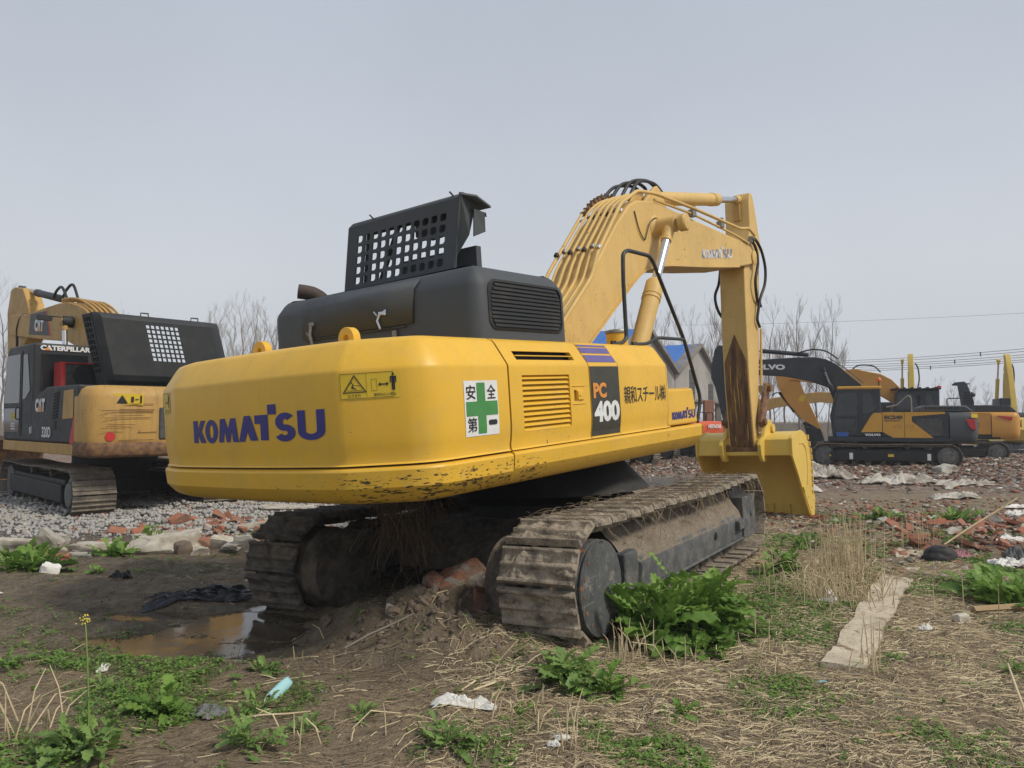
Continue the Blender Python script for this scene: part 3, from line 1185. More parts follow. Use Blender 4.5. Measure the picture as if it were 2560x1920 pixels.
decal('maker_lettering', maker_logo(), cwmap(s_at_y(0.70), 1.715), 'logo blue', cw, 1.545, 0.262, 0.08)


def warn_label(par, mp_, w=0.44, h=0.17):
    decal('warning_label', rect2d(w, h, r=0.006), lambda u, v: mp_(u, v, 0.003), 'sticker yellow', par, step=0.07)
    q = []
    m = 0.004
    for a, b, c_, d in ((m, m, w - m, 2 * m - 0.001), (m, h - m, w - m, h - 2 * m + 0.001), (m, m, 1.6 * m, h - m), (w - m, m, w - 1.6 * m, h - m), (w * .495, m, w * .5, h - m)):
        q.append([(a, b), (c_, b), (c_, d), (a, d)])
    L = [polys2d(q)]
    # triangle outline
    T = [(0.02, 0.042), (0.2, 0.042), (0.11, 0.16)]
    cx, cy = 0.11, 0.082
    for k0, k1 in ((1.0, 0.86), (0.80, 0.76)):
        o_ = [(cx + (a - cx) * k0, cy + (b - cy) * k0) for a, b in T]
        i_ = [(cx + (a - cx) * k1, cy + (b - cy) * k1) for a, b in T]
        L.append(polys2d([[o_[i], o_[(i + 1) % 3], i_[(i + 1) % 3], i_[i]] for i in range(3)]))
    L.append(polys2d([[(0.085, 0.075), (0.10, 0.105), (0.106, 0.102), (0.095, 0.07)], [(0.095, 0.07), (0.125, 0.062), (0.125, 0.068), (0.098, 0.08)], [(0.105, 0.088), (0.15, 0.085), (0.15, 0.088), (0.105, 0.092)], [(0.055, 0.056), (0.165, 0.056), (0.165, 0.059), (0.055, 0.059)]]))
    L.append(ring2d(0.09, 0.108, 0.006, 0.006, 0, 0, 8))
    # machine block, arrows, person
    b0 = [(0.235, 0.05), (0.275, 0.05), (0.275, 0.125), (0.235, 0.125)]
    L.append(polys2d([[(0.235, 0.05), (0.275, 0.05), (0.275, 0.052), (0.235, 0.052)], [(0.235, 0.123), (0.275, 0.123), (0.275, 0.125), (0.235, 0.125)], [(0.235, 0.05), (0.237, 0.05), (0.237, 0.125), (0.235, 0.125)], [(0.273, 0.05), (0.275, 0.05), (0.275, 0.125), (0.273, 0.125)]]))
    L.append(polys2d([[(0.285, 0.089), (0.302, 0.104), (0.302, 0.074)], [(0.302, 0.093), (0.345, 0.093), (0.345, 0.085), (0.302, 0.085)], [(0.362, 0.089), (0.345, 0.104), (0.345, 0.074)]]))
    L.append(ring2d(0.395, 0.150, 0.009, 0.009, 0, 0, 12))
    L.append(polys2d([[(0.372, 0.138), (0.418, 0.138), (0.418, 0.095), (0.411, 0.095), (0.409, 0.128), (0.407, 0.128), (0.407, 0.048), (0.397, 0.048), (0.397, 0.09), (0.393, 0.09), (0.393, 0.048), (0.383, 0.048), (0.383, 0.128), (0.381, 0.128), (0.379, 0.095), (0.372, 0.095)]]))
    a_ = fit2d(text2d('はさまれ', 0.006), 0.095, 0.02)
    b_ = fit2d(text2d('旋回内立入禁止', 0.004), 0.165, 0.02)
    L.append(([(p[0] + 0.06, p[1] + 0.014) for p in a_[0]], a_[1]))
    L.append(([(p[0] + 0.25, p[1] + 0.014) for p in b_[0]], b_[1]))
    k = join2d(L)
    sx, sy = w / 0.44, h / 0.17
    decal('warning_print', ([(p[0] * sx, p[1] * sy) for p in k[0]], k[1]), lambda u, v: mp_(u, v, 0.0055), 'decal black', par, step=0.07)


sw = s_at_y(-0.98)
warn_label(cw, lambda u, v, o: surf(sw - u, 1.968 + v, o), 0.40, 0.172)
sw2 = s_at_y(1.50)
warn_label(cw, lambda u, v, o: surf(sw2 - u, 1.968 + v, o), 0.40, 0.172)

# green cross safety sticker
ox = 1.04 + 2.90
decal('safety_sticker', rect2d(0.37, 0.385), lambda u, v: surf(ox - u, 1.668 + v, 0.003), 'decal white', cw, step=0.1)
gc = polys2d([[(0.135, 0.015), (0.225, 0.015), (0.225, 0.14), (0.36, 0.14), (0.36, 0.24), (0.225, 0.24), (0.225, 0.37), (0.135, 0.37), (0.135, 0.24), (0.015, 0.24), (0.015, 0.14), (0.135, 0.14)]])
decal('green_cross', gc, lambda u, v: surf(ox - u, 1.668 + v, 0.0055), 'decal green', cw, step=0.1)
L = []
for ch_, a, b, w_, h_ in (('安', 0.02, 0.255, 0.10, 0.10), ('全', 0.245, 0.255, 0.10, 0.10), ('第', 0.02, 0.03, 0.10, 0.10)):
    q = fit2d(text2d(ch_, 0.012), w_, h_)
    L.append(([(p[0] + a, p[1] + b) for p in q[0]], q[1]))
L.append(rect2d(0.095, 0.036, 0.25, 0.07, 0.015))
decal('safety_lettering', join2d(L), lambda u, v: surf(ox - u, 1.668 + v, 0.0065), 'decal black', cw, step=0.1)


def smap(x0, z0, off=0.004):
    return lambda u, v: surf(1.04 - (x0 + u), z0 + v, off)


# model band on the pump door
decal('model_band', rect2d(0.495, 0.60, r=0.0), smap(-1.234, 1.552, 0.003), 'decal dark grey', pd, step=0.3)
decal('model_letters', text2d('PC', 0.05, 1.0), smap(-1.20, 1.875, 0.007), 'decal orange', pd, 0.225, 0.135, 0.1)
decal('model_number', text2d('400', 0.045, 0.95), smap(-1.205, 1.665, 0.007), 'decal white', pd, 0.445, 0.185, 0.1)
for z0, z1 in ((2.19, 2.255), (2.273, 2.325), (2.335, 2.352)):
    vf = polys2d([[(0, z0), (0.497, z0), (0.497, (z0 + z1) / 2), (0, (z0 + z1) / 2)], [(0, (z0 + z1) / 2), (0.497, (z0 + z1) / 2), (0.497, z1), (0, z1)]])
    decal('stripe', vf, smap(-1.234, 0.0, 0.004), 'stripe violet', pd, step=0.25)
decal('owner_lettering', text2d('親和スチール㈱', 0.004, 0.9), smap(-0.65, 1.805), 'decal black', fp, 0.86, 0.165, 0.2)
decal('maker_lettering', maker_logo(), plane_map((0.355, -1.479, 1.60), (1, 0, 0), (0, 0, 1)), 'logo blue', tb, 0.575, 0.118)
decal('sling_mark', polys2d([[(0, 0.03), (0.022, 0.027), (0.045, 0.03), (0.022, 0.033)], [(0.019, 0.027), (0.022, 0.0), (0.026, 0.027), (0.022, 0.06)]]),
      lambda u, v: surf(1.04 - (0.17 + u), 1.43 + v, 0.004, LO), 'decal red', sill)

# grey engine cover
def rrect_path(x0, x1, y0, y1, r, n=6):
    out = []
    for cx, cy, a in ((x1 - r, y1 - r, 0), (x0 + r, y1 - r, 90), (x0 + r, y0 + r, 180), (x1 - r, y0 + r, 270)):
        for i in range(n + 1):
            t = math.radians(a + 90 * i / n)
            out.append((cx + r * math.cos(t), cy + r * math.sin(t), math.cos(t), math.sin(t)))
    return out


def rr_shell(name, x0, x1, y0, y1, r, prof, mat, parent, skip=None):
    pts = rrect_path(x0, x1, y0, y1, r)
    P = np.array([[(px - nx * d, py - ny * d, z) for z, d in prof] for px, py, nx, ny in pts])
    mb = MB()
    nv = len(prof)
    mb.v = [tuple(p) for p in P.reshape(-1, 3)]
    n = len(pts)
    for i in range(n):
        for j in range(nv - 1):
            a, b = i * nv, ((i + 1) % n) * nv
            mb.f.append((a + j, b + j, b + j + 1, a + j + 1))
            mb.mi.append(0)
    mb.f.append(tuple(i * nv + nv - 1 for i in range(n)))
    mb.mi.append(0)
    return mb.build(name, mat, parent, smooth=40)


HP = [(2.375, 0.0), (2.80, 0.0), (2.845, 0.012), (2.93, 0.075), (2.965, 0.115), (2.98, 0.18)]
hood = rr_shell('engine_cover', -2.40, -1.12, -1.25, 1.30, 0.13, HP, 'grey cover paint', EX)
hood['label'] = 'dark grey engine cover with a slatted side grille'
# grille recessed in the right side
def rr2(x0, x1, z0, z1, r, n=6):
    out = []
    for cx, cz, a in ((x1 - r, z1 - r, 0), (x0 + r, z1 - r, 90), (x0 + r, z0 + r, 180), (x1 - r, z0 + r, 270)):
        for i in range(n + 1):
            t = math.radians(a + 90 * i / n)
            out.append((cx + r * math.cos(t), cz + r * math.sin(t)))
    return out


g_o = rr2(-2.27, -1.24, 2.455, 2.855, 0.09)
g_i = rr2(-2.245, -1.265, 2.475, 2.835, 0.075)
mb = MB()
n = len(g_o)
mb.add([(a, -1.256, b) for a, b in g_o] + [(a, -1.262, b) for a, b in g_i] + [(a, -1.250, b) for a, b in g_i],
       [(i, (i + 1) % n, n + (i + 1) % n, n + i) for i in range(n)] + [(n + i, n + (i + 1) % n, 2 * n + (i + 1) % n, 2 * n + i) for i in range(n)] + [tuple(range(2 * n, 3 * n))])
gr = mb.build('side_grille', 'black frame paint', hood, smooth=30)
mb = MB()
for i in range(11):
    z = 2.815 - i * 0.032
    x0, x1 = -2.235, -1.275
    if i < 2:
        x0 += 0.05 * (2 - i) / 2
        x1 -= 0.05 * (2 - i) / 2
    if i > 8:
        x0 += 0.04 * (i - 8) / 2
        x1 -= 0.04 * (i - 8) / 2
    mb.add([(x0, -1.262, z - 0.012), (x1, -1.262, z - 0.012), (x1, -1.256, z + 0.010), (x0, -1.256, z + 0.010), (x0, -1.251, z + 0.006), (x1, -1.251, z + 0.006)],
           [(0, 1, 2, 3), (0, 4, 5, 1), (3, 2, 5, 4)])
mb.build('grille_slats', 'black frame paint', hood, smooth=0)
# rear door of the cover
mb = MB()
mb.add([(-2.406, 0.82, 2.575), (-2.406, -0.58, 2.575), (-2.406, -0.60, 2.80), (-2.40, -0.60, 2.845), (-2.335, -0.62, 2.925), (-2.335, 0.80, 2.925), (-2.40, 0.82, 2.845), (-2.406, 0.82, 2.80)],
       [(0, 1, 2, 7), (7, 2, 3, 6), (6, 3, 4, 5)])
dr = mb.build('cover_door', 'grey cover paint', hood, smooth=30)
sol = dr.modifiers.new('s', 'SOLIDIFY')
sol.thickness = 0.014
sol.offset = 1
mb = MB()
mb.tube([(-2.415, 0.78, 2.565), (-2.415, -0.5, 2.555)], 0.007, 6)
mb.build('door_rod', 'handrail grey', hood)
# latches
def latch(y, z):
    mb = MB()
    mb.box((-2.425, y, z + 0.13), (0.03, 0.10, 0.03))
    mb.box((-2.43, y - 0.04, z + 0.13), (0.045, 0.025, 0.045))
    mb.tube([(-2.44, y + 0.02, z + 0.13), (-2.45, y + 0.05, z + 0.07), (-2.44, y + 0.03, z)], 0.012, 6)
    mb.tube([(-2.45, y + 0.05, z + 0.11), (-2.455, y + 0.085, z + 0.15)], 0.007, 6)
    return mb.build('latch', 'chrome', hood, bevel=0.004)


latch(-0.26, 2.56)
def latch2(y, z):
    mb = MB()
    mb.box((-2.42, y, z + 0.14), (0.03, 0.07, 0.035))
    mb.tube([(-2.435, y, z + 0.12), (-2.445, y + 0.01, z + 0.05), (-2.435, y - 0.01, z - 0.06)], 0.016, 6)
    mb.tube([(-2.44, y + 0.02, z + 0.02), (-2.45, y + 0.055, z + 0.07)], 0.007, 6)
    mb.cyl((-2.45, y + 0.01, z + 0.01), (-2.41, y + 0.01, z + 0.01), 0.018, n=8)
    return mb.build('latch', 'dull steel', hood, bevel=0.003)


latch2(0.67, 2.56)
mb = MB()
mb.box((-2.415, -0.37, 2.49), (0.02, 0.05, 0.09))
mb.cyl((-2.43, -0.37, 2.51), (-2.40, -0.37, 2.51), 0.018, n=8)
mb.build('catch_plate', 'dull steel', hood, bevel=0.004)
# exhaust
mb = MB()
ep = smooth_path([(-1.97, 1.02, 2.9), (-1.98, 1.05, 3.0), (-2.03, 1.13, 3.07), (-2.13, 1.22, 3.10)], 4)
mb.tube(ep, 0.072, 18, caps=False)
mb.tube(ep, 0.064, 18, caps=False)
ep_ = mb.build('exhaust_pipe', 'dark rust', EX, smooth=60)
mb = MB()
mb.cyl(ep[-1] - (ep[-1] - ep[-2]).normalized() * 0.03, ep[-1] - (ep[-1] - ep[-2]).normalized() * 0.025, 0.063, n=18)
mb.build('exhaust_mouth', 'dark interior', ep_)

# raised hood lid with punched holes
LID = empty('raised_hood_lid')
LID.parent = EX
Z0, Z1 = 3.00, 3.775
YR, YL = -0.545, 0.93
def lidpt(a, b, x=-1.70):
    """a 0..1 left->right, b 0..1 bottom->top"""
    y = (YL + 0.13) + ((YR + 0.13) - (YL + 0.13)) * a - 0.145 * b
    return (x, y, Z0 + (Z1 - Z0) * b - 0.0 * a)


cols = [0.10 + i * 0.0755 for i in range(11)]
rowsb = [0.20 + j * 0.13 for j in range(5)]
cw_, rh_ = 0.048, 0.088
us = sorted(set([0, 1] + [c - 0.003 for c in cols] + [c + cw_ for c in cols]))
vs_ = sorted(set([0, 0.94] + [r for r in rowsb] + [r + rh_ for r in rowsb]))
mb = MB()
def is_hole(i, j):
    u, v = (us[i] + us[i + 1]) / 2, (vs_[j] + vs_[j + 1]) / 2
    return any(c - 0.003 < u < c + cw_ for c in cols) and any(r < v < r + rh_ for r in rowsb)


nu, nv = len(us), len(vs_)
V = [lidpt(u, v) for u in us for v in vs_] + [lidpt(u, v, -1.68) for u in us for v in vs_]
F = []
kp = {(i, j) for i in range(nu - 1) for j in range(nv - 1) if not is_hole(i, j)}
for i, j in kp:
    a, b, c_, d = i * nv + j, (i + 1) * nv + j, (i + 1) * nv + j + 1, i * nv + j + 1
    F += [(a, b, c_, d), (a + nu * nv, d + nu * nv, c_ + nu * nv, b + nu * nv)]
    for p, q, nb in ((a, b, (i, j - 1)), (b, c_, (i + 1, j)), (c_, d, (i, j + 1)), (d, a, (i - 1, j))):
        if nb not in kp:
            F.append((q, p, p + nu * nv, q + nu * nv))
mb.add(V, F)
# corner fillets of the holes
for c in cols:
    for r in rowsb:
        u0, u1, v0, v1 = c - 0.003, c + cw_, r, r + rh_
        k, l = 0.012, 0.022
        for (a, b, sa_, sb_) in ((u0, v0, 1, 1), (u1, v0, -1, 1), (u1, v1, -1, -1), (u0, v1, 1, -1)):
            mb.add([lidpt(a, b, -1.699), lidpt(a + sa_ * k, b, -1.699), lidpt(a, b + sb_ * l, -1.699)], [(0, 1, 2)])
mb.build('punched_panel', 'grey cover paint', LID, smooth=20)
mb = MB()
tl, tr = lidpt(0, 0.94), lidpt(1, 0.94)
tl2, tr2 = lidpt(0.01, 1.0, -1.66), lidpt(1, 1.0, -1.66)
mb.add([tl, tr, tr2, tl2, (-1.42, tl2[1] - 0.01, tl2[2] - 0.01), (-1.42, tr2[1], tr2[2])], [(0, 1, 2, 3), (3, 2, 5, 4)])
fo = mb.build('top_flange', 'grey cover paint', LID, smooth=60)
fo.modifiers.new('s', 'SOLIDIFY').thickness = 0.012
# right end: bent flange, peak and rib
yr = lidpt(1, 0.5)[1]
mb = MB()
a0, a1 = lidpt(1, 0.0), lidpt(1, 1.0)
mb.add([a0, a1, (-1.658, a1[1] - 0.003, a1[2] + 0.005), (-1.544, a1[1] - 0.094, a1[2] - 0.06), (-1.362, a1[1] - 0.077, a1[2] - 0.10), (-1.492, a1[1] + 0.02, a1[2] - 0.14), (-1.570, a1[1] + 0.03, a1[2] - 0.36), (-1.62, a0[1] + 0.02, a0[2] + 0.22), (-1.66, a0[1], a0[2])],
       [(0, 1, 6, 7, 8), (1, 2, 5, 6), (2, 3, 4, 5)])
fo = mb.build('end_flange', 'grey cover paint', LID, smooth=0)
fo.modifiers.new('s', 'SOLIDIFY').thickness = 0.012
mb = MB()
mb.add([(-1.679, a1[1], a1[2]), (-1.570, a1[1] - 0.083, a1[2] - 0.02), (-1.414, a1[1] - 0.116, a1[2] - 0.10), (-1.518, a1[1] - 0.011, a1[2] - 0.06)], [(0, 1, 2, 3)])
mb.add([(-1.544, a1[1] - 0.011, a1[2] - 0.13), (-1.450, a1[1] - 0.055, a1[2] - 0.16), (-1.440, a1[1] - 0.044, a1[2] - 0.33), (-1.554, a1[1] - 0.000, a1[2] - 0.38)], [(0, 1, 2, 3)])
mb.add([(-1.544, a1[1] + 0.0, a1[2] - 0.12), (-1.430, a1[1] - 0.066, a1[2] - 0.155), (-1.414, a1[1] - 0.061, a1[2] - 0.19), (-1.534, a1[1] - 0.006, a1[2] - 0.16)], [(0, 1, 2, 3)])
fo = mb.build('sealing_lip', 'grey cover paint', LID, smooth=0)
fo.modifiers.new('s', 'SOLIDIFY').thickness = 0.02
# inner frame seen through the holes
mb = MB()
def lb(u0, v0, u1, v1, x0=-1.62, x1=-1.55, w=0.05):
    p, q = lidpt(u0, v0, x0), lidpt(u1, v1, x0)
    mb.tube([p, q], w, 4)


lb(0.155, -0.02, 0.155, 0.9, w=0.035)
lb(0.43, 0.82, 0.27, 0.05, w=0.035)
lb(0.15, 0.84, 0.62, 0.84, w=0.03)
mb.b2(-1.60, -1.57, lidpt(0.98, 0.8)[1], lidpt(0.57, 0.8)[1], Z0 + 0.50, Z0 + 0.76)
mb.prism([(lidpt(0.60, 0.6)[1], Z0 + 0.50), (lidpt(0.72, 0.6)[1], Z0 + 0.44), (lidpt(0.98, .6)[1], Z0 + 0.47), (lidpt(0.98, .6)[1], Z0 + 0.50)], -1.60, -1.57, 'yz')
mb.b2(-1.45, -1.38, lidpt(0.98, 0.8)[1], lidpt(0.32, 0.8)[1], Z0, Z0 + 0.34)
mb.build('inner_frame', 'grey cover paint', LID, smooth=0)
for u in (0.22, 0.93):
    mb = MB()
    p = lidpt(u, 1.0)
    mb.tube([(p[0] + 0.03, p[1], p[2] - 0.01), (p[0] - 0.0, p[1] + 0.02, p[2] + 0.03)], 0.008, 6)
    mb.build('hinge_pin', 'handrail grey', LID)

# handrail
hr = empty('handrail')
hr.parent = EX
YH = -1.27
mb = MB()
mb.tube(fillet_path([(-0.42, YH, 2.375), (-0.2, YH, 2.405), (-0.12, YH, 2.45), (-0.11, YH, 3.02), (-0.08, YH, 3.30), (0.02, YH, 3.345), (0.54, YH, 3.345), (1.24, YH, 2.48), (1.60, YH, 1.79), (1.46, YH, 1.52)], 0.10, 5), 0.021, 10)
mb.build('main_rail', 'handrail grey', hr, smooth=60)
mb = MB()
mb.tube(fillet_path([(0.0, YH, 2.39), (0.33, YH, 2.405), (0.56, YH, 2.475), (1.24, YH, 2.475)], 0.08, 5), 0.018, 10)
mb.build('cross_rail', 'handrail grey', hr, smooth=60)
for xx in (-0.42, -0.36, 0.0, 0.07):
    mb = MB()
    mb.cyl((xx, YH, 2.375), (xx, YH, 2.415), 0.014, n=8)
    mb.build('bolt', 'black frame paint', hr)
mb = MB()
mb.cyl((0.36, -0.9, 2.36), (0.36, -0.9, 2.55), 0.115, n=24)
fc = mb.build('filler_neck', 'yellow paint', EX, bevel=0.006)
mb = MB()
mb.lathe((0.36, -0.9, 2.55), (0.36, -0.9, 3), [(0, 0.125), (0.02, 0.127), (0.035, 0.12), (0.045, 0.06), (0.05, 0.0)])
mb.build('filler_cap', 'dull steel', fc)

# ------------------------------------------------------------------ boom
YB0, YB1 = -0.385, 0.185
bm_poly = [(-0.30, 1.95), (0.10, 1.92), (0.66, 2.51), (1.20, 2.88), (1.74, 3.25), (2.00, 3.41), (2.20, 3.50), (2.47, 3.575), (2.97, 3.64), (4.3, 3.76), (5.62, 3.90), (6.25, 4.01), (6.42, 4.07), (6.49, 4.15), (6.45, 4.25), (6.09, 4.39), (5.6, 4.38), (4.4, 4.415), (3.10, 4.46), (2.48, 4.475), (2.05, 4.40), (1.85, 4.31), (1.50, 4.03), (1.22, 3.76), (0.66, 3.20), (0.21, 2.85), (-0.25, 2.35)]
mb = MB()
mb.prism(bm_poly, YB0, YB1)
boom = mb.build('boom', 'faded boom yellow', EX, bevel=0.03, seg=3)
boom['label'] = 'faded yellow boom, bent in the middle, with rust specks'
mb = MB()
low = [(0.10, 1.92), (0.66, 2.51), (1.20, 2.88), (1.74, 3.25), (2.00, 3.41), (2.20, 3.50), (2.47, 3.575), (2.97, 3.64), (4.3, 3.76), (5.62, 3.90)]
rows = []
for x_, z_ in low:
    rows.append([(x_, YB0 - 0.022, z_ + 0.02), (x_, YB0 - 0.022, z_ - 0.006), (x_, YB1 + 0.022, z_ - 0.006), (x_, YB1 + 0.022, z_ + 0.02), (x_, YB0 - 0.022, z_ + 0.02)])
grid_obj('lower_flange', np.array(rows), 'faded boom yellow', boom)
decal('maker_lettering', maker_logo(), plane_map((4.10, YB0 - 0.001, 3.87), (1, 0, 0.115), (-0.03, 0, 1)), 'peeling logo', boom, 1.26, 0.20)
# cylinder boss, reinforcing patch, weld lines
mb = MB()
bx, bz = 2.56, 4.11
mb.lathe((bx, YB0 + 0.05, bz), (bx, -1, bz), [(0, 0.175), (0.055, 0.17), (0.07, 0.14), (0.10, 0.115), (0.30, 0.105), (0.305, 0.0)], 28)
mb.build('cylinder_boss', 'faded boom yellow', boom)
mb = MB()
mb.lathe((bx + 0.0, YB0 - 0.36, bz), (bx, -2, bz), [(0, 0.115), (0.08, 0.118), (0.10, 0.10), (0.105, 0.05), (0.11, 0.0)], 24)
mb.build('pin_cap', 'faded boom yellow', boom)
mb = MB()
mb.tube(smooth_path([(1.95, YB0 - 0.01, 4.24), (2.05, YB0 - 0.015, 4.0), (2.18, YB0 - 0.015, 3.9), (2.24, YB0 - 0.02, 3.98), (2.35, YB0 - 0.03, 4.15), (2.55, YB0 - 0.04, 4.23), (2.75, YB0 - 0.03, 4.05)], 5), 0.008, 6)
mb.build('grease_line', 'rubber hose', boom)
# arm cylinder lug on the boom top
for yy in (-0.25, 0.02):
    mb = MB()
    mb.prism([(2.35, 4.42), (3.25, 4.42), (3.12, 4.62), (3.02, 4.74), (2.92, 4.78), (2.80, 4.72), (2.55, 4.52)], yy - 0.03, yy + 0.03)
    mb.build('cylinder_lug', 'faded boom yellow', boom, bevel=0.015)
# rear slope pipes
slope = [(0.15, 2.82), (0.66, 3.26), (1.22, 3.83), (1.50, 4.10), (1.84, 4.38), (2.10, 4.48)]
ny_ = 7
for i in range(ny_):
    yy = YB1 - 0.01 - i * (YB1 - YB0 + 0.02) / (ny_ - 1)
    r = (0.024, 0.018, 0.021, 0.021, 0.021, 0.017, 0.025)[i]
    h = 0.07
    pts = []
    e0 = 0.05 + 0.10 * math.sin(i * 1.7)
    pts.append((-0.05, yy, 2.55 + h))
    pts.append((0.55 + 0.03 * i, yy, 3.08 + h + 0.02 * i))
    pts.append((0.72 + 0.03 * i, yy, 3.32 + h + 0.03 * i))
    pts.append((1.62 - 0.01 * i, yy, 4.20 + h))
    pts.append((1.85, yy, 4.36 + h * 0.8))
    if i < ny_ - 1:
        pts.append((2.12, yy, 4.46 + h * 0.8))
    else:
        pts += [(2.02, yy, 4.44 + h), (2.52, yy - 0.02, 4.56), (3.77, yy - 0.02, 4.57), (5.68, yy - 0.02, 4.545), (6.12, yy - 0.01, 4.62), (6.36, yy - 0.02, 4.53)]
    mb = MB()
    mb.tube(fillet_path(pts, 0.09, 4), r, 9)
    mb.build('hydraulic_pipe', 'faded boom yellow', boom, smooth=60)
for (xa, za) in ((0.93, 3.60), (1.53, 4.13)):
    for i in range(ny_):
        yy = YB1 - 0.01 - i * (YB1 - YB0 + 0.02) / (ny_ - 1)
        mb = MB()
        d = Vector((1, 0, 1)).normalized()
        p = Vector((xa + (0.03 if i % 2 else 0), yy, za + 0.04 + (0.03 if i % 2 else 0)))
        mb.cyl(p - d * 0.022, p + d * 0.022, 0.030, n=8)
        mb.build('pipe_clamp', 'chrome' if i in (ny_ - 1,) or (i == 0 and xa > 1) else ('dull steel' if i % 2 else 'rubber hose'), boom)
mb = MB()
mb.tube(fillet_path([(2.55, YB0 - 0.01, 4.49), (3.77, YB0 - 0.01, 4.50), (4.9, YB0 - 0.01, 4.455), (5.55, YB0, 4.43), (6.15, YB0 - 0.02, 4.36)], 0.08, 4), 0.019, 8)
mb.build('hydraulic_pipe', 'faded boom yellow', boom, smooth=60)
for xx in (3.80, 4.90):
    mb = MB()
    mb.box((xx, YB0 - 0.01, 4.505), (0.13, 0.09, 0.10))
    mb.box((xx + 0.02, YB0 - 0.02, 4.575), (0.05, 0.07, 0.08))
    mb.build('pipe_bracket', 'dull steel', boom, bevel=0.008)
# manifold row on the crest
mb = MB()
for i in range(9):
    xx = 1.62 + i * 0.09
    zz = float(np.interp(xx, [1.5, 1.85, 2.1, 2.5], [4.10, 4.38, 4.50, 4.56])) + 0.06
    mb.box((xx, YB1 - 0.03, zz), (0.07, 0.09, 0.05))
    mb.cyl((xx, YB1 - 0.05, zz), (xx, YB1 - 0.05, zz + 0.05), 0.014, n=6)
mb.build('pipe_manifold', 'rusty steel', boom, bevel=0.005)
for k, (p, q) in enumerate((((2.08, 0.12, 4.52), (2.98, 0.05, 4.80)), ((2.16, 0.04, 4.52), (3.10, 0.0, 4.84)), ((2.22, -0.06, 4.50), (3.2, -0.10, 4.86)), ((2.30, -0.14, 4.50), (3.34, -0.14, 4.80)))):
    mb = MB()
    p, q = Vector(p), Vector(q)
    m1 = p.lerp(q, 0.3) + Vector((0, 0, 0.12 + 0.03 * k))
    m2 = p.lerp(q, 0.75) + Vector((0, 0, 0.09 + 0.02 * k))
    mb.tube(smooth_path([p, m1, m2, q, q + Vector((0.03, 0, -0.06))], 6), 0.024, 8)
    mb.build('hose', 'rubber hose', boom, smooth=60)

# boom lift cylinders
def rod_cyl(name, a, b, frac, rb, rr, mat, parent, head=0.12):
    """barrel from a, rod to b"""
    a, b = Vector(a), Vector(b)
    d = (b - a)
    L_ = d.length
    d.normalize()
    m = a + d * L_ * frac
    mb = MB()
    mb.lathe(a, b, [(0, rb * 0.8), (0.05, rb), (L_ * frac - head, rb), (L_ * frac - head + 0.004, rb * 1.09), (L_ * frac - head * 0.9, rb * 1.09), (L_ * frac - head * 0.89, rb * 1.02), (L_ * frac - head * 0.80, rb * 1.02), (L_ * frac - head * 0.79, rb * 1.09), (L_ * frac - head * 0.7, rb * 1.09), (L_ * frac - head * 0.69, rb * 1.05), (L_ * frac - 0.03, rb * 1.05), (L_ * frac - 0.02, rb * 1.0), (L_ * frac, rb * 0.9), (L_ * frac, 0)], 28)
    o = mb.build(name, mat, parent)
    mb = MB()
    mb.cyl(m - d * 0.05, b - d * rb * 0.9, rr, n=20)
    mb.build('piston_rod', 'chrome', o, smooth=60)
    mb = MB()
    y_ = Vector((0, 1, 0))
    mb.cyl(b - y_ * rb * 0.85, b + y_ * rb * 0.85, rb * 0.95, n=24)
    mb.cyl(b - d * rb * 2.6, b, rr * 1.25, rr * 1.45, n=20)
    mb.build('rod_eye', mat, o, bevel=0.006)
    return o


for yy in (-0.60, 0.40):
    rod_cyl('boom_cylinder', (0.95, yy, 1.75), (2.55, yy, 4.11), 0.655, 0.112, 0.058, 'faded boom yellow', EX, 0.30)
rod_cyl('arm_cylinder', (2.97, -0.115, 4.64), (6.66, -0.115, 5.27), 0.70, 0.102, 0.055, 'faded boom yellow', EX, 0.30)

# ------------------------------------------------------------------ arm
AY0, AY1 = -0.325, 0.125
arm_poly = [(6.53, 5.22), (6.50, 4.80), (6.42, 4.50), (6.24, 4.30), (6.06, 3.93), (6.00, 3.3), (5.95, 2.6), (5.93, 1.9), (5.96, 1.0), (5.99, 0.82), (6.09, 0.76), (6.19, 0.82), (6.22, 1.15), (6.38, 1.9), (6.54, 2.6), (6.72, 3.5), (6.84, 4.1), (6.98, 4.47), (6.88, 4.85), (6.80, 5.15), (6.72, 5.33), (6.62, 5.36)]
mb = MB()
mb.prism(arm_poly, AY0, AY1)
arm = mb.build('arm', 'faded boom yellow', EX, bevel=0.022, seg=3)
arm['label'] = 'upright yellow arm with a rusty lower end'
mb = MB()
mb.b2(6.46, 6.508, -0.17, -0.05, 4.86, 5.16)
mb.build('cylinder_recess', 'ochre paint', arm, bevel=0.01)
ff = plane_map((5.928, 0.125, 0.0), (0.0, -1, 0), (0.012, 0, 1), 0.006)
mb = MB()
w2 = (AY1 - AY0)
pts2 = [(0.03, 0.86), (w2 - 0.03, 0.86), (w2 - 0.03, 2.33), (w2 / 2, 2.80), (0.03, 2.33)]
XF = lambda v: float(np.interp(v, [0.82, 1.0, 1.9, 2.6, 3.3], [5.99, 5.96, 5.93, 5.95, 6.0]))
vl = [0.86, 1.0, 1.4, 1.9, 2.33, 2.5, 2.65, 2.80]
V = []
for v in vl:
    k = 1.0 if v <= 2.33 else max(0.02, (2.80 - v) / 0.47)
    hw = (w2 / 2 - 0.03) * k
    for u in (w2 / 2 - hw, w2 / 2 + hw):
        for off in (0.014, -0.02):
            V.append((XF(v) - off, AY1 - u, v))
for i in range(len(vl) - 1):
    p = i * 4
    mb.add([], [])
F = []
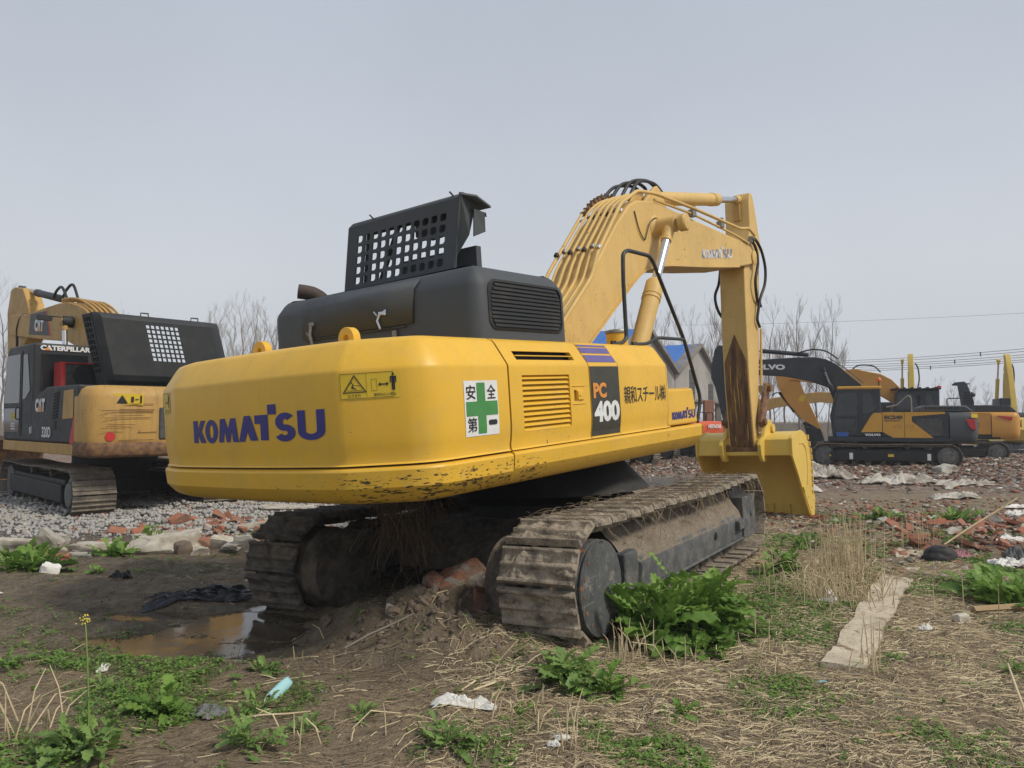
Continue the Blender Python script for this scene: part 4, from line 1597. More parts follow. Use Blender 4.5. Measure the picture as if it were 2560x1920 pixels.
for i in range(len(vl) - 1):
    p = i * 4
    F += [(p, p + 2, p + 6, p + 4), (p + 1, p + 5, p + 7, p + 3), (p, p + 4, p + 5, p + 1), (p + 2, p + 3, p + 7, p + 6)]
mb.add(V, F + [(0, 1, 3, 2)])
wp = mb.build('wear_plate', 'rusty wear', arm, bevel=0.004)
wp['label'] = 'rusty scuffed wear plate with a pointed top'
mb = MB()
mb.tube([(6.60, AY0 - 0.03, 2.9), (6.45, AY0 - 0.03, 2.1), (6.36, AY0 - 0.03, 1.75)], 0.022, 8)
mb.tube([(6.64, AY0 - 0.01, 2.9), (6.50, AY0 - 0.01, 2.1), (6.42, AY0 - 0.01, 1.75)], 0.017, 8)
mb.build('arm_pipe', 'faded boom yellow', arm, smooth=60)
mb = MB()
mb.box((6.40, AY0 - 0.04, 1.84), (0.11, 0.08, 0.13))
mb.cyl((6.40, AY0 - 0.05, 1.72), (6.40, AY0 - 0.05, 1.80), 0.03, n=8)
mb.build('pipe_block', 'dull steel', arm, bevel=0.008)
mb = MB()
mb.box((6.41, AY0 - 0.03, 4.47), (0.10, 0.07, 0.12))
mb.cyl((6.36, AY0 - 0.07, 4.50), (6.46, AY0 - 0.07, 4.46), 0.03, n=8)
mb.build('pipe_block', 'dull steel', arm, bevel=0.01)
for pts in ([(6.40, -0.40, 4.50), (6.55, -0.42, 4.42), (6.69, -0.44, 4.25), (6.80, -0.44, 3.98), (6.74, -0.43, 3.7), (6.55, -0.40, 3.45), (6.44, -0.38, 3.2), (6.40, -0.37, 3.05), (6.50, -0.37, 2.93)],
            [(6.38, -0.39, 4.42), (6.47, -0.41, 4.30), (6.48, -0.42, 4.04), (6.33, -0.41, 3.75), (6.38, -0.39, 3.52), (6.48, -0.37, 3.40), (6.60, -0.36, 3.38), (6.66, -0.36, 3.3)],
            [(6.18, 0.15, 4.0), (6.08, 0.16, 3.73), (5.90, 0.17, 3.50), (5.97, 0.16, 3.25), (6.26, 0.14, 3.05)]):
    mb = MB()
    mb.tube(smooth_path(pts, 6), 0.025, 10)
    mb.build('hose', 'rubber hose', arm, smooth=60)
mb = MB()
mb.lathe((6.40, YB0 - 0.01, 4.14), (6.40, -2, 4.14), [(0, 0.13), (0.012, 0.13), (0.014, 0.11), (0.02, 0.10), (0.022, 0.0)], 24)
mb.build('boom_pin', 'faded boom yellow', boom)
# bucket linkage and cylinder on the far side of the arm
rod_cyl('bucket_cylinder', (6.98, -0.10, 4.25), (6.62, -0.10, 1.90), 0.55, 0.085, 0.05, 'faded boom yellow', EX, 0.2)
for yy in (-0.40, 0.20):
    mb = MB()
    mb.prism([(6.44, 1.93), (6.56, 1.95), (6.62, 1.85), (6.56, 1.74), (6.26, 1.20), (6.12, 1.18), (6.06, 1.28), (6.10, 1.38)], yy - 0.03, yy + 0.03)
    lk = mb.build('side_link', 'rusty steel', EX, bevel=0.012)
    mb = MB()
    sgn = -1 if yy < 0 else 1
    mb.cyl((6.52, yy, 1.85), (6.52, yy + sgn * 0.10, 1.85), 0.065, n=16)
    mb.cyl((6.15, yy, 1.28), (6.15, yy + sgn * 0.09, 1.28), 0.06, n=16)
    mb.build('link_pin', 'rusty steel', lk, bevel=0.006)
mb = MB()
mb.prism([(6.54, 1.92), (6.64, 1.85), (6.55, 1.20), (6.46, 1.12), (6.40, 1.2)], -0.2, 0.0)
mb.build('bucket_link', 'rusty steel', EX, bevel=0.012)

# ------------------------------------------------------------------ bucket
BK = empty('bucket')
BK.parent = EX
BY0, BY1 = -0.95, 0.75
outer = [(5.965, 0.72), (6.02, 0.98), (6.10, 1.035), (6.25, 1.06), (6.50, 1.085), (6.66, 1.04), (6.80, 0.95), (6.90, 0.80), (6.945, 0.62), (6.94, 0.40), (6.91, 0.15), (6.88, -0.10), (6.85, -0.44)]
inner = [(6.00, 0.70), (6.30, 0.78), (6.55, 0.84), (6.74, 0.80), (6.85, 0.66), (6.88, 0.45), (6.87, 0.15), (6.84, -0.10), (6.81, -0.44)]
mb = MB()
mb.prism(outer + inner[::-1], BY0 + 0.03, BY1 - 0.03)
shell = mb.build('shell', 'bucket yellow', BK, bevel=0.008)
sidep = [(5.95, 0.70), (5.97, 1.00), (6.06, 1.045), (6.25, 1.075), (6.51, 1.10), (6.67, 1.05), (6.82, 0.95), (6.93, 0.80), (6.965, 0.62), (6.96, 0.40), (6.93, 0.15), (6.895, -0.10), (6.87, -0.43), (6.80, -0.46), (6.67, -0.35), (6.42, 0.02), (6.2, 0.37)]
for yy in (BY0, BY1 - 0.035):
    mb = MB()
    mb.prism(sidep, yy, yy + 0.035)
    mb.prism([(6.78, -0.02), (7.0, -0.06), (7.02, -0.16), (6.90, -0.46), (6.80, -0.49), (6.55, -0.12), (6.40, 0.08), (6.52, 0.10)], yy - 0.012, yy + 0.047)
    o = mb.build('side_plate', 'bucket yellow', BK, bevel=0.006)
    mb = MB()
    e = -0.02 if yy < 0 else 0.055
    for bx_, bz_ in ((6.62, -0.05), (6.78, -0.25), (6.93, -0.15)):
        mb.cyl((bx_, yy + e, bz_), (bx_, yy + 0.035 - e, bz_), 0.022, n=8)
    mb.prism([(6.36, 0.14), (6.44, 0.04), (6.53, 0.10), (6.45, 0.19)], yy - 0.02, yy + 0.055)
    mb.build('side_cutter', 'bucket yellow', o, bevel=0.004)
mb = MB()
mb.tube(smooth_path([(6.35, BY0 - 0.004, 0.88), (6.55, BY0 - 0.004, 0.86), (6.70, BY0 - 0.004, 0.72), (6.72, BY0 - 0.004, 0.45)], 5), 0.008, 5)
mb.tube([(6.72, BY0 - 0.004, 0.5), (6.66, BY0 - 0.004, 0.15)], 0.008, 5)
mb.build('weld_bead', 'bucket yellow', BK)
mb = MB()
for i in range(9):
    z_ = 0.95 - i * 0.12
    x_ = float(np.interp(z_, [-0.1, 0.15, 0.4, 0.62, 0.8, 0.95], [6.885, 6.92, 6.95, 6.955, 6.91, 6.82]))
    mb.box((x_ + 0.012, BY0 + 0.02, z_), (0.035, 0.09, 0.085))
mb.build('wear_block', 'bucket yellow', BK, bevel=0.005)
ear = [(5.80, 0.91), (5.86, 0.98), (6.02, 1.03), (6.18, 1.26), (6.28, 1.31), (6.40, 1.30), (6.50, 1.20), (6.54, 1.06), (6.40, 0.95), (6.28, 0.84), (6.22, 0.70), (6.02, 0.60), (5.90, 0.62), (5.82, 0.74)]
for yy in (-0.45, 0.22):
    mb = MB()
    mb.prism(ear, yy - 0.03, yy + 0.03)
    eo = mb.build('ear', 'bucket yellow', BK, bevel=0.008)
    mb = MB()
    sg = -1 if yy < 0 else 1
    mb.cyl((6.09, yy, 0.82), (6.09, yy + sg * 0.07, 0.82), 0.095, n=20)
    mb.cyl((6.09, yy, 0.82), (6.09, yy + sg * 0.19, 0.82), 0.055, n=16)
    mb.cyl((6.09, yy + sg * 0.15, 0.82), (6.09, yy + sg * 0.19, 0.82), 0.075, n=16)
    mb.cyl((6.42, yy, 1.15), (6.42, yy + sg * 0.07, 1.15), 0.075, n=16)
    mb.build('pin_boss', 'bucket yellow', eo, bevel=0.006)
mb = MB()
mb.cyl((6.09, -0.40, 0.82), (6.09, 0.20, 0.82), 0.12, n=24)
mb.build('pivot_tube', 'rusty steel', arm)
for i in range(6):
    y_ = BY0 + 0.12 + i * (BY1 - BY0 - 0.24) / 5
    mb = MB()
    mb.prism([(6.78, -0.22), (6.91, -0.22), (6.90, -0.44), (6.86, -0.60), (6.83, -0.60), (6.79, -0.44)], y_ - 0.055, y_ + 0.055)
    mb.build('tooth', 'bucket yellow', BK, bevel=0.008)

# ------------------------------------------------------------------ undercarriage
def shoe_mesh(name, mat, W_=0.62, L_=0.266, seed=0, mud=1.0, mesh_lumps=True):
    """track shoe in its own frame: x along chain, y across, z outward"""
    rs = np.random.default_rng(seed)
    nx, ny = 32, 46
    xs = np.linspace(-L_ / 2, L_ / 2, nx)
    ys = np.linspace(-W_ / 2, W_ / 2, ny)
    gx = np.array([0.012, -0.07, 0.085])
    V = []
    off = Vector((seed * 13.1, seed * 7.7, 0))
    for i, x_ in enumerate(xs):
        for j, y_ in enumerate(ys):
            h = 0.012
            for g in (-0.118, 0.0, 0.118):
                h = max(h, 0.044 - max(0, abs(x_ - g) - 0.010) * 1.6)
            nval = mnoise.fractal(Vector((x_ * 9, y_ * 9, 0)) + off, 1.0, 2.0, 4)
            big = mnoise.noise(Vector((x_ * 3.5, y_ * 3.5, 5)) + off)
            m_ = 0.012 + 0.026 * mud * max(0, 0.2 + nval + big * 1.1)
            edge = min(1, (W_ / 2 - abs(y_)) / 0.03) * min(1, (L_ / 2 - abs(x_)) / 0.03)
            m_ = m_ * max(0, edge)
            # mud fills between the bars and partly over them
            hh = max(h, m_) + 0.003 * nval * mud
            if i in (0, nx - 1) or j in (0, ny - 1):
                hh = min(hh, 0.016)
            V.append((x_, y_, hh))
    N = len(V)
    F = []
    for i in range(nx - 1):
        for j in range(ny - 1):
            # notches for the link ends
            F.append((i * ny + j, (i + 1) * ny + j, (i + 1) * ny + j + 1, i * ny + j + 1))
    V += [(-L_ / 2, -W_ / 2, -0.01), (L_ / 2, -W_ / 2, -0.01), (L_ / 2, W_ / 2, -0.01), (-L_ / 2, W_ / 2, -0.01)]
    F.append((N, N + 3, N + 2, N + 1))
    F.append(tuple([N] + [N + 1] + [(i) * ny for i in range(nx - 1, -1, -1)]))
    F.append(tuple([N + 2, N + 3] + [i * ny + ny - 1 for i in range(nx)]))
    F.append(tuple([N + 1, N + 2] + [(nx - 1) * ny + j for j in range(ny - 1, -1, -1)]))
    F.append(tuple([N + 3, N] + [j for j in range(ny)]))
    mb = MB()
    mb.add(V, F)
    # link pair behind the shoe
    for y_ in (-0.07, 0.07):
        mb.box((0, y_, -0.055), (L_ * 0.98, 0.045, 0.09))
    return mb.build(name, mat, None, smooth=32)


def chain_frames(n, half_l, R, cz, sag=0.03, phase=0.0):
    per = 4 * half_l + 2 * math.pi * R
    out = []
    for i in range(n):
        d = (i + phase) * per / n % per
        if d < 2 * half_l:                       # top run, rear to front
            x_ = -half_l + d
            t = (x_ / half_l)
            z_ = cz + R - sag * math.sin(math.pi * (d / (2 * half_l))) * (0.6 + 0.4 * math.cos(3 * math.pi * d / (2 * half_l)))
            a = 0.0
        elif d < 2 * half_l + math.pi * R:
            th = (d - 2 * half_l) / R
            x_ = half_l + R * math.sin(th)
            z_ = cz + R * math.cos(th)
            a = th
        elif d < 4 * half_l + math.pi * R:
            x_ = half_l - (d - 2 * half_l - math.pi * R)
            z_ = cz - R
            a = math.pi
        else:
            th = (d - 4 * half_l - math.pi * R) / R
            x_ = -half_l - R * math.sin(th)
            z_ = cz - R * math.cos(th)
            a = math.pi + th
        out.append((x_, z_, a))
    return out


def build_track(parent, yc, side, shoes, lum, name='track'):
    """side -1: outer face towards -Y"""
    o_ = side
    root = MB()
    # side frame: sloping top, outer wall
    q = lambda y_: yc + o_ * y_
    prof = [(0.23, 0.235), (0.245, 0.45), (0.22, 0.52), (0.0, 0.70), (-0.22, 0.70), (-0.27, 0.6), (-0.27, 0.30), (-0.2, 0.235)]
    root.prism([(q(a), b) for a, b in prof], -1.60, 1.80, 'yz')
    root.b2(-1.6, 1.8, q(0.20), q(0.255), 0.215, 0.245)
    fr = root.build('track_frame', 'grimy frame steel', parent, bevel=0.022, M=UL)
    if yc > 0:
        fr['label'] = 'shaded track on the far left of the machine'
    else:
        fr['label'] = 'mud caked track nearest the weeds'
    mb = MB()
    mb.prism([(-1.62, 0.60), (-1.62, 0.24), (-1.55, 0.18), (-1.35, 0.40), (-1.35, 0.60)], q(0.02), q(0.25))
    mb.build('frame_end_plate', 'grimy frame steel', fr, bevel=0.02)
    mb = MB()
    mb.b2(1.79, 2.32, q(0.05), q(0.262), 0.22, 0.70)
    mb.b2(1.5, 1.85, q(0.20), q(0.30), 0.36, 0.46)
    mb.cyl((2.12, q(0.255), 0.50), (2.12, q(0.27), 0.50), 0.03, n=10)
    mb.build('idler_guard', 'grimy frame steel', fr, bevel=0.03, seg=3)
    mb = MB()
    mb.cyl((2.12, q(0.262), 0.47), (2.12, q(0.268), 0.47), 0.022, n=12)
    mb.cyl((0.75, q(0.246), 0.40), (0.75, q(0.252), 0.40), 0.04, n=14)
    mb.build('frame_hole', 'dark interior', fr)
    # sprocket with flat round cover
    mb = MB()
    mb.lathe((-2.18, q(-0.20), 0.45), (-2.18, q(2), 0.45), [(0, 0.30), (0.1, 0.38), (0.16, 0.38), (0.30, 0.36), (0.36, 0.345), (0.47, 0.345), (0.475, 0.33), (0.485, 0.33), (0.495, 0.345), (0.506, 0.342), (0.508, 0.25), (0.503, 0.245), (0.503, 0.10), (0.508, 0.095), (0.508, 0.0)], 40)
    sp_ = mb.build('sprocket_cover', 'scratched plate', fr)
    mb = MB()
    for k in range(6):
        t = math.pi / 2 + (0.25 + 0.13 * k) * math.pi
        mb.cyl((-2.18 + 0.295 * math.cos(t), q(0.306), 0.45 + 0.295 * math.sin(t)), (-2.18 + 0.295 * math.cos(t), q(0.312), 0.45 + 0.295 * math.sin(t)), 0.016, n=8)
    mb.build('cover_bolt', 'rusty steel', fr)
    # inner face of final drive
    mb = MB()
    mb.lathe((-2.18, q(-0.20), 0.45), (-2.18, q(-2), 0.45), [(0, 0.36), (0.12, 0.36), (0.14, 0.34), (0.28, 0.33), (0.29, 0.27), (0.20, 0.26), (0.20, 0.0)], 40)
    mb.build('final_drive', 'dark track steel', fr)
    # front idler
    mb = MB()
    mb.lathe((2.18, q(-0.10), 0.47), (2.18, q(2), 0.47), [(0, 0.34), (0.02, 0.37), (0.05, 0.37), (0.06, 0.34), (0.14, 0.34), (0.15, 0.37), (0.18, 0.37), (0.20, 0.33), (0.20, 0.0)], 36)
    mb.build('idler_wheel', 'grimy frame steel', fr)
    for k in range(8):
        x_ = -1.45 + k * 0.42
        mb = MB()
        mb.lathe((x_, q(-0.15), 0.20), (x_, q(2), 0.20), [(0, 0.07), (0.02, 0.10), (0.08, 0.10), (0.09, 0.085), (0.21, 0.085), (0.22, 0.10), (0.28, 0.10), (0.30, 0.06), (0.34, 0.05), (0.345, 0.0)], 18)
        mb.build('track_roller', 'grimy frame steel', fr)
    # soil heaped on the frame
    nx, ny = 120, 20
    P = np.zeros((nx, ny, 3))
    for i in range(nx):
        for j in range(ny):
            x_ = -1.58 + 3.36 * i / (nx - 1)
            a = j / (ny - 1)
            y_ = 0.235 - 0.44 * a
            base = float(np.interp(y_, [-0.22, 0.0, 0.22, 0.245], [0.70, 0.70, 0.52, 0.47]))
            nz = mnoise.fractal(Vector((x_ * 2.2 + 9 * yc, y_ * 4, 1)), 1, 2, 5)
            nf = mnoise.fractal(Vector((x_ * 16, y_ * 16, 4 + yc)), 1, 2, 3)
            h = 0.02 + 0.05 * math.sin(min(1, a * 1.5) * math.pi * 0.6) + 0.05 * nz + 0.022 * nf
            h *= min(1, a / 0.12 + 0.0)
            if j == 0:
                h = -0.01
            P[i, j] = (x_, q(y_), base + h)
    grid_obj('packed_soil', P, 'packed soil', fr, smooth=60)
    # shoes
    n = 40
    fr_l = chain_frames(n, 2.18, 0.425, 0.475, 0.035, 0.30 if yc < 0 else 0.05)
    for i, (x_, z_, a) in enumerate(fr_l):
        so_ = shoes[(i * 5 + (0 if yc < 0 else 3)) % len(shoes)]
        s_ = so_.copy()
        s_.name = 'track_shoe'
        COL.objects.link(s_)
        s_.parent = fr
        jit = math.radians(3.2 + random.uniform(-1.2, 1.2)) * (1 if x_ > -2.3 else 0.3)
        R_ = Matrix.Rotation(a + jit, 4, 'Y')
        flip = Matrix.Rotation(math.pi if (i % 3 == 1) else 0, 4, 'Z')
        s_.matrix_local = Matrix.Translation((x_, yc, z_)) @ R_ @ flip
    return fr


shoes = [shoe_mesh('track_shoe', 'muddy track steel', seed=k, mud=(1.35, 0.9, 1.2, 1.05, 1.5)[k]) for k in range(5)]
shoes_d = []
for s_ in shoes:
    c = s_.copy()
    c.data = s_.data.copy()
    c.data.materials[0] = MATS['dark track steel']  # darker copy: the shade on the left track is put into its colour
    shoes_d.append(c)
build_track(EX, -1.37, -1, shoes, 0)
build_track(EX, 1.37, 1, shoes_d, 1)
for s_ in shoes:
    bpy.data.objects.remove(s_)
for s_ in shoes_d:
    bpy.data.objects.remove(s_)
mb = MB()
mb.prism([(-1.35, 0.30), (1.35, 0.30), (1.35, 0.50), (0.9, 0.74), (-0.9, 0.74), (-1.35, 0.50)], -0.95, 0.95)
for sx in (-1, 1):
    for sy in (-1, 1):
        mb.tube([(sx * 0.6, sy * 0.6, 0.55), (sx * 1.25, sy * 1.25, 0.45)], 0.20, 4)
cb = mb.build('car_body', 'dark track steel', EX, bevel=0.03, M=UL)
mb = MB()
mb.lathe((0, 0, 0.70), (0, 0, 2), [(0, 0.80), (0.18, 0.80), (0.18, 0.74), (0.26, 0.74), (0.26, 0.86), (0.55, 0.86), (0.55, 0)], 48)
mb.build('swing_ring', 'black frame paint', cb)

# dry vines caught in the left track and straw on the tracks
def strands(name, n, fn, mat, parent=None, r=(0.0015, 0.004), sides=3):
    mb = MB()
    for i in range(n):
        pts, rr = fn(i)
        mb.tube(pts, rr, sides, False)
    return mb.build(name, mat, parent, smooth=0)


def vine(i):
    R = random.random
    a = Vector((-0.95 + random.gauss(0, 0.17), 6.95 + random.gauss(0, 0.2), 1.02 - abs(random.gauss(0, 0.18))))
    ln = random.uniform(0.15, 0.62)
    pts = [a]
    d = Vector((random.gauss(0, 0.4), random.gauss(0, 0.4), -1)).normalized()
    for k in range(7):
        d = (d + Vector((random.gauss(0, 0.28), random.gauss(0, 0.28), -0.15 + random.gauss(0, 0.2)))).normalized()
        pts.append(pts[-1] + d * ln / 7)
    return pts, random.uniform(0.0015, 0.0045)


tag(strands('dry_vines', 230, vine, 'root fibre'), 'tangle of brown dry vines hanging under the counterweight', 'vines', kind='stuff')


def tstraw(i):
    # lying on or hanging from the right track, machine undercarriage frame
    if random.random() < 0.70:
        x_ = random.uniform(-2.5, 2.3)
        y_ = -1.37 + random.uniform(-0.3, 0.3)
        z_ = 0.955 + random.uniform(0, 0.02)
        if x_ < -2.2:
            z_ = 0.475 + math.sqrt(max(0, 0.48 ** 2 - (x_ + 2.2) ** 2))
        a = random.uniform(0, math.pi)
        l = random.uniform(0.04, 0.2)
        p = Vector((x_, y_, z_))
        q_ = p + Vector((math.cos(a) * l, math.sin(a) * l * 0.7, random.uniform(-0.02, 0.02)))
        pts = [p, p.lerp(q_, 0.5) + Vector((0, 0, 0.012)), q_]
    elif random.random() < 0.75:
        x_ = random.choice((-1.1, -0.45, 0.15, 0.5, 1.05, 1.9, 2.2)) + random.gauss(0, 0.14)
        p = Vector((x_, -1.37 - 0.28, 0.93))
        l = random.uniform(0.06, 0.34)
        pts = [p + Vector((0, 0.1, 0.03)), p, p + Vector((random.gauss(0, 0.04), -0.03, -l * 0.5)), p + Vector((random.gauss(0, 0.09), random.uniform(-0.08, 0.03), -l))]
    else:
        x_ = random.uniform(-1.5, 1.7)
        p = Vector((x_, -1.37 - random.uniform(-0.05, 0.2), 0.66 - 0.0))
        a = random.uniform(0, 2 * math.pi)
        pts = [p, p + Vector((math.cos(a) * 0.07, math.sin(a) * 0.05, -0.02)), p + Vector((math.cos(a) * 0.14, math.sin(a) * 0.1, -0.05))]
    return [UM @ Vector(q) for q in pts], random.uniform(0.0012, 0.003)


tag(strands('track_straw', 430, tstraw, 'dull straw'), 'straw and dead grass caught on the near track', 'straw', kind='stuff')

# ------------------------------------------------------------------ other excavators
def frameM(fx, fy, ox, oy, oz=0.0):
    n = math.hypot(fx, fy)
    fx, fy = fx / n, fy / n
    return Matrix(((fx, -fy, 0, ox), (fy, fx, 0, oy), (0, 0, 1, oz), (0, 0, 0, 1)))


def lettering(nm, txt, o, u, v, w, h, mat, par, bold=0.03):
    return decal(nm, text2d(txt, bold), plane_map(o, u, v, 0.006), mat, par, w, h)


def simple_track(par, yc, side, hl=1.85, R=0.40, W_=0.6, mat_sh='worn track steel', n=44, yaw=0.0, hi=True, marks=True):
    q = lambda k: yc + side * k
    fr = MB()
    fr.prism([(-hl + 0.45, 0.30), (hl - 0.35, 0.30), (hl - 0.35, 0.66), (-hl + 0.45, 0.66)], q(-0.22), q(0.22))
    fr.prism([(-hl + 0.45, 0.27), (hl - 0.2, 0.27), (hl - 0.2, 0.60), (-hl + 0.45, 0.58)], q(0.20), q(0.28))
    f = fr.build('track_frame', 'black frame paint', par, bevel=0.02)
    if yaw:
        f.matrix_local = Matrix.Rotation(yaw, 4, 'Z')
    mb = MB()
    mb.lathe((-hl, q(-0.2), R + 0.04), (-hl, q(3), R + 0.04), [(0, R * 0.7), (0.3, R * 0.82), (0.42, R * 0.80), (0.45, R * 0.55), (0.49, R * 0.5), (0.5, 0)], 28)
    mb.build('sprocket', mat_sh if not hi else 'grimy frame steel', f)
    mb = MB()
    mb.lathe((hl, q(-0.2), R + 0.04), (hl, q(3), R + 0.04), [(0, R * 0.8), (0.42, R * 0.8), (0.43, R * 0.6), (0.44, 0)], 28)
    mb.build('idler_wheel', 'grimy frame steel', f)
    for k in range(7):
        mb = MB()
        x_ = -hl + 0.6 + k * (2 * hl - 1.1) / 6
        mb.cyl((x_, q(-0.2), 0.17), (x_, q(0.22), 0.17), 0.085, n=12)
        mb.build('track_roller', 'dark track steel', f)
    for k in range(2):
        mb = MB()
        mb.cyl((-0.7 + 1.3 * k, q(-0.2), 2 * R - 0.06), (-0.7 + 1.3 * k, q(0.2), 2 * R - 0.06), 0.07, n=12)
        mb.build('carrier_roller', 'dark track steel', f)
    mb = MB()
    for (x_, z_, a) in chain_frames(n, hl, R, R + 0.045, 0.03):
        M = Matrix.Translation((x_, yc, z_)) @ Matrix.Rotation(a, 4, 'Y')
        L_ = (4 * hl + 2 * math.pi * R) / n
        w = W_ / 2
        pr = [(-L_ / 2 + .004, 0), (L_ / 2 - .004, 0), (L_ / 2 - .004, 0.014), (0.06, 0.014), (0.05, 0.035), (0.035, 0.035), (0.025, 0.014), (-0.025, 0.014), (-0.035, 0.035), (-0.05, 0.035), (-0.06, 0.014), (-L_ / 2 + .02, 0.014), (-L_ / 2 + .012, 0.04), (-L_ / 2 + .004, 0.04)]
        mb.prism(pr, -w, w, 'xz', M)
        mb.b2(-L_ / 2, L_ / 2, -0.09, -0.05, -0.08, 0, M)
        mb.b2(-L_ / 2, L_ / 2, 0.05, 0.09, -0.08, 0, M)
    mb.build('track_chain', mat_sh, f, smooth=0)
    return f


def round_house(name, par, mat, x0, w, z0, z1, tail, rc=0.45, ins=None):
    """counterweight loft: straight sides from x0 back to a curved tail"""
    pts = [(x0, -w)]
    xs = -tail
    ctl = [(xs + 0.55, -w), (xs + 0.28, -w + 0.04), (xs + 0.14, -w + 0.18), (xs + 0.06, -w + 0.5), (xs, 0), (xs + 0.06, w - 0.5), (xs + 0.14, w - 0.18), (xs + 0.28, w - 0.04), (xs + 0.55, w)]
    pts += [tuple(p.to_2d()) for p in smooth_path([(a, b, 0) for a, b in ctl], 4)]
    pts.append((x0, w))
    prof = ins or [(z0, 0.22), (z0 + 0.03, 0.10), (z0 + 0.14, 0.02), (z0 + 0.28, 0.0), (z1 - 0.2, 0.0), (z1 - 0.07, 0.05), (z1 - 0.02, 0.12), (z1, 0.25)]
    n = len(pts)
    P = []
    for i, p in enumerate(pts):
        a, b = pts[max(0, i - 1)], pts[min(n - 1, i + 1)]
        d = Vector((b[0] - a[0], b[1] - a[1])).normalized()
        nn = Vector((d.y, -d.x))
        if nn.x * (-1) < 0 and abs(nn.x) > 0.5:
            nn = -nn
        if abs(nn.x) <= 0.5 and nn.y * p[1] < 0:
            nn = -nn
        P.append([(p[0] - nn.x * k, p[1] - nn.y * k, z) for z, k in prof])
    mb = MB()
    m = len(prof)
    mb.v = [tuple(q) for r in P for q in r]
    for i in range(n - 1):
        for j in range(m - 1):
            mb.f.append((i * m + j, (i + 1) * m + j, (i + 1) * m + j + 1, i * m + j + 1))
            mb.mi.append(0)
    mb.f.append(tuple(i * m + m - 1 for i in range(n)))
    mb.f.append(tuple(i * m for i in range(n)))
    mb.mi += [0, 0]
    return mb.build(name, mat, par, smooth=40)


def cab(par, mat, x0=0.05, x1=1.75, y0=0.42, y1=1.38, z0=1.05, z1=2.9, roof=None, rearwin=True, slope=True):
    """cab with window openings as glass panes set 4 mm proud of the shell"""
    mb = MB()
    fr = [(x0, z0), (x1, z0), (x1 + 0.08, z0 + 0.75), (x1 - 0.12, z1 - 0.12), (x1 - 0.28, z1), (x0, z1)] if slope else [(x0, z0), (x1, z0), (x1, z1), (x0, z1)]
    mb.prism(fr, y0, y1)
    c = mb.build('cab', mat, par, bevel=0.05, seg=3)
    def pane(poly, y, nm='window'):
        m = MB()
        m.prism(poly, y, y + (0.008 if y > 1 else -0.008))
        return m.build(nm, 'glass', c, bevel=0.0, smooth=0)
    for y in (y1 + 0.001, y0 - 0.001):
        pane([(x0 + 0.75, z0 + 0.72), (x1 - 0.05, z0 + 0.72), (x1 - 0.20, z1 - 0.18), (x0 + 0.75, z1 - 0.18)], y)
        pane([(x0 + 0.14, z0 + 0.95), (x0 + 0.40, z0 + 0.80), (x0 + 0.56, z0 + 0.78), (x0 + 0.56, z1 - 0.2), (x0 + 0.32, z1 - 0.2)], y)
        pane([(x0 + 0.75, z0 + 0.16), (x1 - 0.08, z0 + 0.16), (x1 - 0.06, z0 + 0.62), (x0 + 0.75, z0 + 0.62)], y)
    m = MB()
    m.b2(x0 - 0.008, x0 - 0.001, y0 + 0.12, y1 - 0.12, z1 - 0.90, z1 - 0.20)
    m.build('rear_window', 'glass', c, smooth=0)
    m = MB()
    m.b2(x0 + 0.62, x0 + 0.67, y1, y1 + 0.012, z0 + 0.1, z1 - 0.12)
    m.b2(x0 + 0.68, x1 - 0.02, y1, y1 + 0.010, z0 + 0.64, z0 + 0.70)
    m.build('door_frame', mat, c, bevel=0.004)
    m = MB()
    m.tube(fillet_path([(x0 + 0.80, y1, z0 + 0.40), (x0 + 0.80, y1 + 0.05, z0 + 0.42), (x0 + 0.80, y1 + 0.05, z0 + 0.62), (x0 + 0.80, y1, z0 + 0.64)], 0.03, 3), 0.012, 6)
    m.build('door_handle', 'black frame paint', c)
    if roof:
        m = MB()
        m.b2(x0 - 0.04, x1 - 0.16, y0 - 0.02, y1 + 0.02, z1 - 0.06, z1 + 0.05)
        m.build('cab_roof', roof, c, bevel=0.04, seg=3)
    return c


def boom_part(par, name, poly, y, w, mat, M=None):
    mb = MB()
    mb.prism(poly, y - w / 2, y + w / 2)
    return mb.build(name, mat, par, bevel=0.025)


# --- yellow and black excavator on the gravel, far left
CAT = empty('excavator', frameM(-.745, .667, -7.7307, 14.8437, 0.0))
tag(CAT, 'worn yellow and black excavator on grey gravel with its black hood lid raised', 'excavator', 'excavators parked in the yard')
for (yc, sd_) in ((1.0, 1), (-1.15, -1)):
    f_ = simple_track(CAT, yc, sd_, 2.12, 0.40, 0.66, yaw=math.radians(-3))
    f_.location = (0.30, 0, 0)
mb = MB()
mb.lathe((0, 0, 0.5), (0, 0, 3), [(0, 0.6), (0.35, 0.6), (0.36, 0.75), (0.58, 0.75), (0.6, 0)], 32)
mb.b2(-0.8, 0.8, -1.0, 1.0, 0.35, 0.62)
mb.build('turntable', 'black frame paint', CAT)
mb = MB()
mb.b2(-2.2, 1.95, -1.4, 1.4, 1.10, 1.29)
mb.build('deck', 'ochre paint', CAT, bevel=0.02)
c2 = round_house('counterweight', CAT, 'ochre paint', -2.0, 1.42, 1.09, 2.26, 2.75)
c2['label'] = 'scratched ochre counterweight with rusty lower half'
mb = MB()
rr_ = round_house('scuffed_band', c2, 'rusty steel', -2.0, 1.43, 1.07, 1.34, 2.765, ins=[(1.075, 0.1), (1.10, 0.02), (1.13, -0.004), (1.30, -0.004), (1.325, 0.01)])
s = plane_map((-2.715, 0.62, 1.86), (0.05, -1, 0), (0, 0, 1), 0.01)
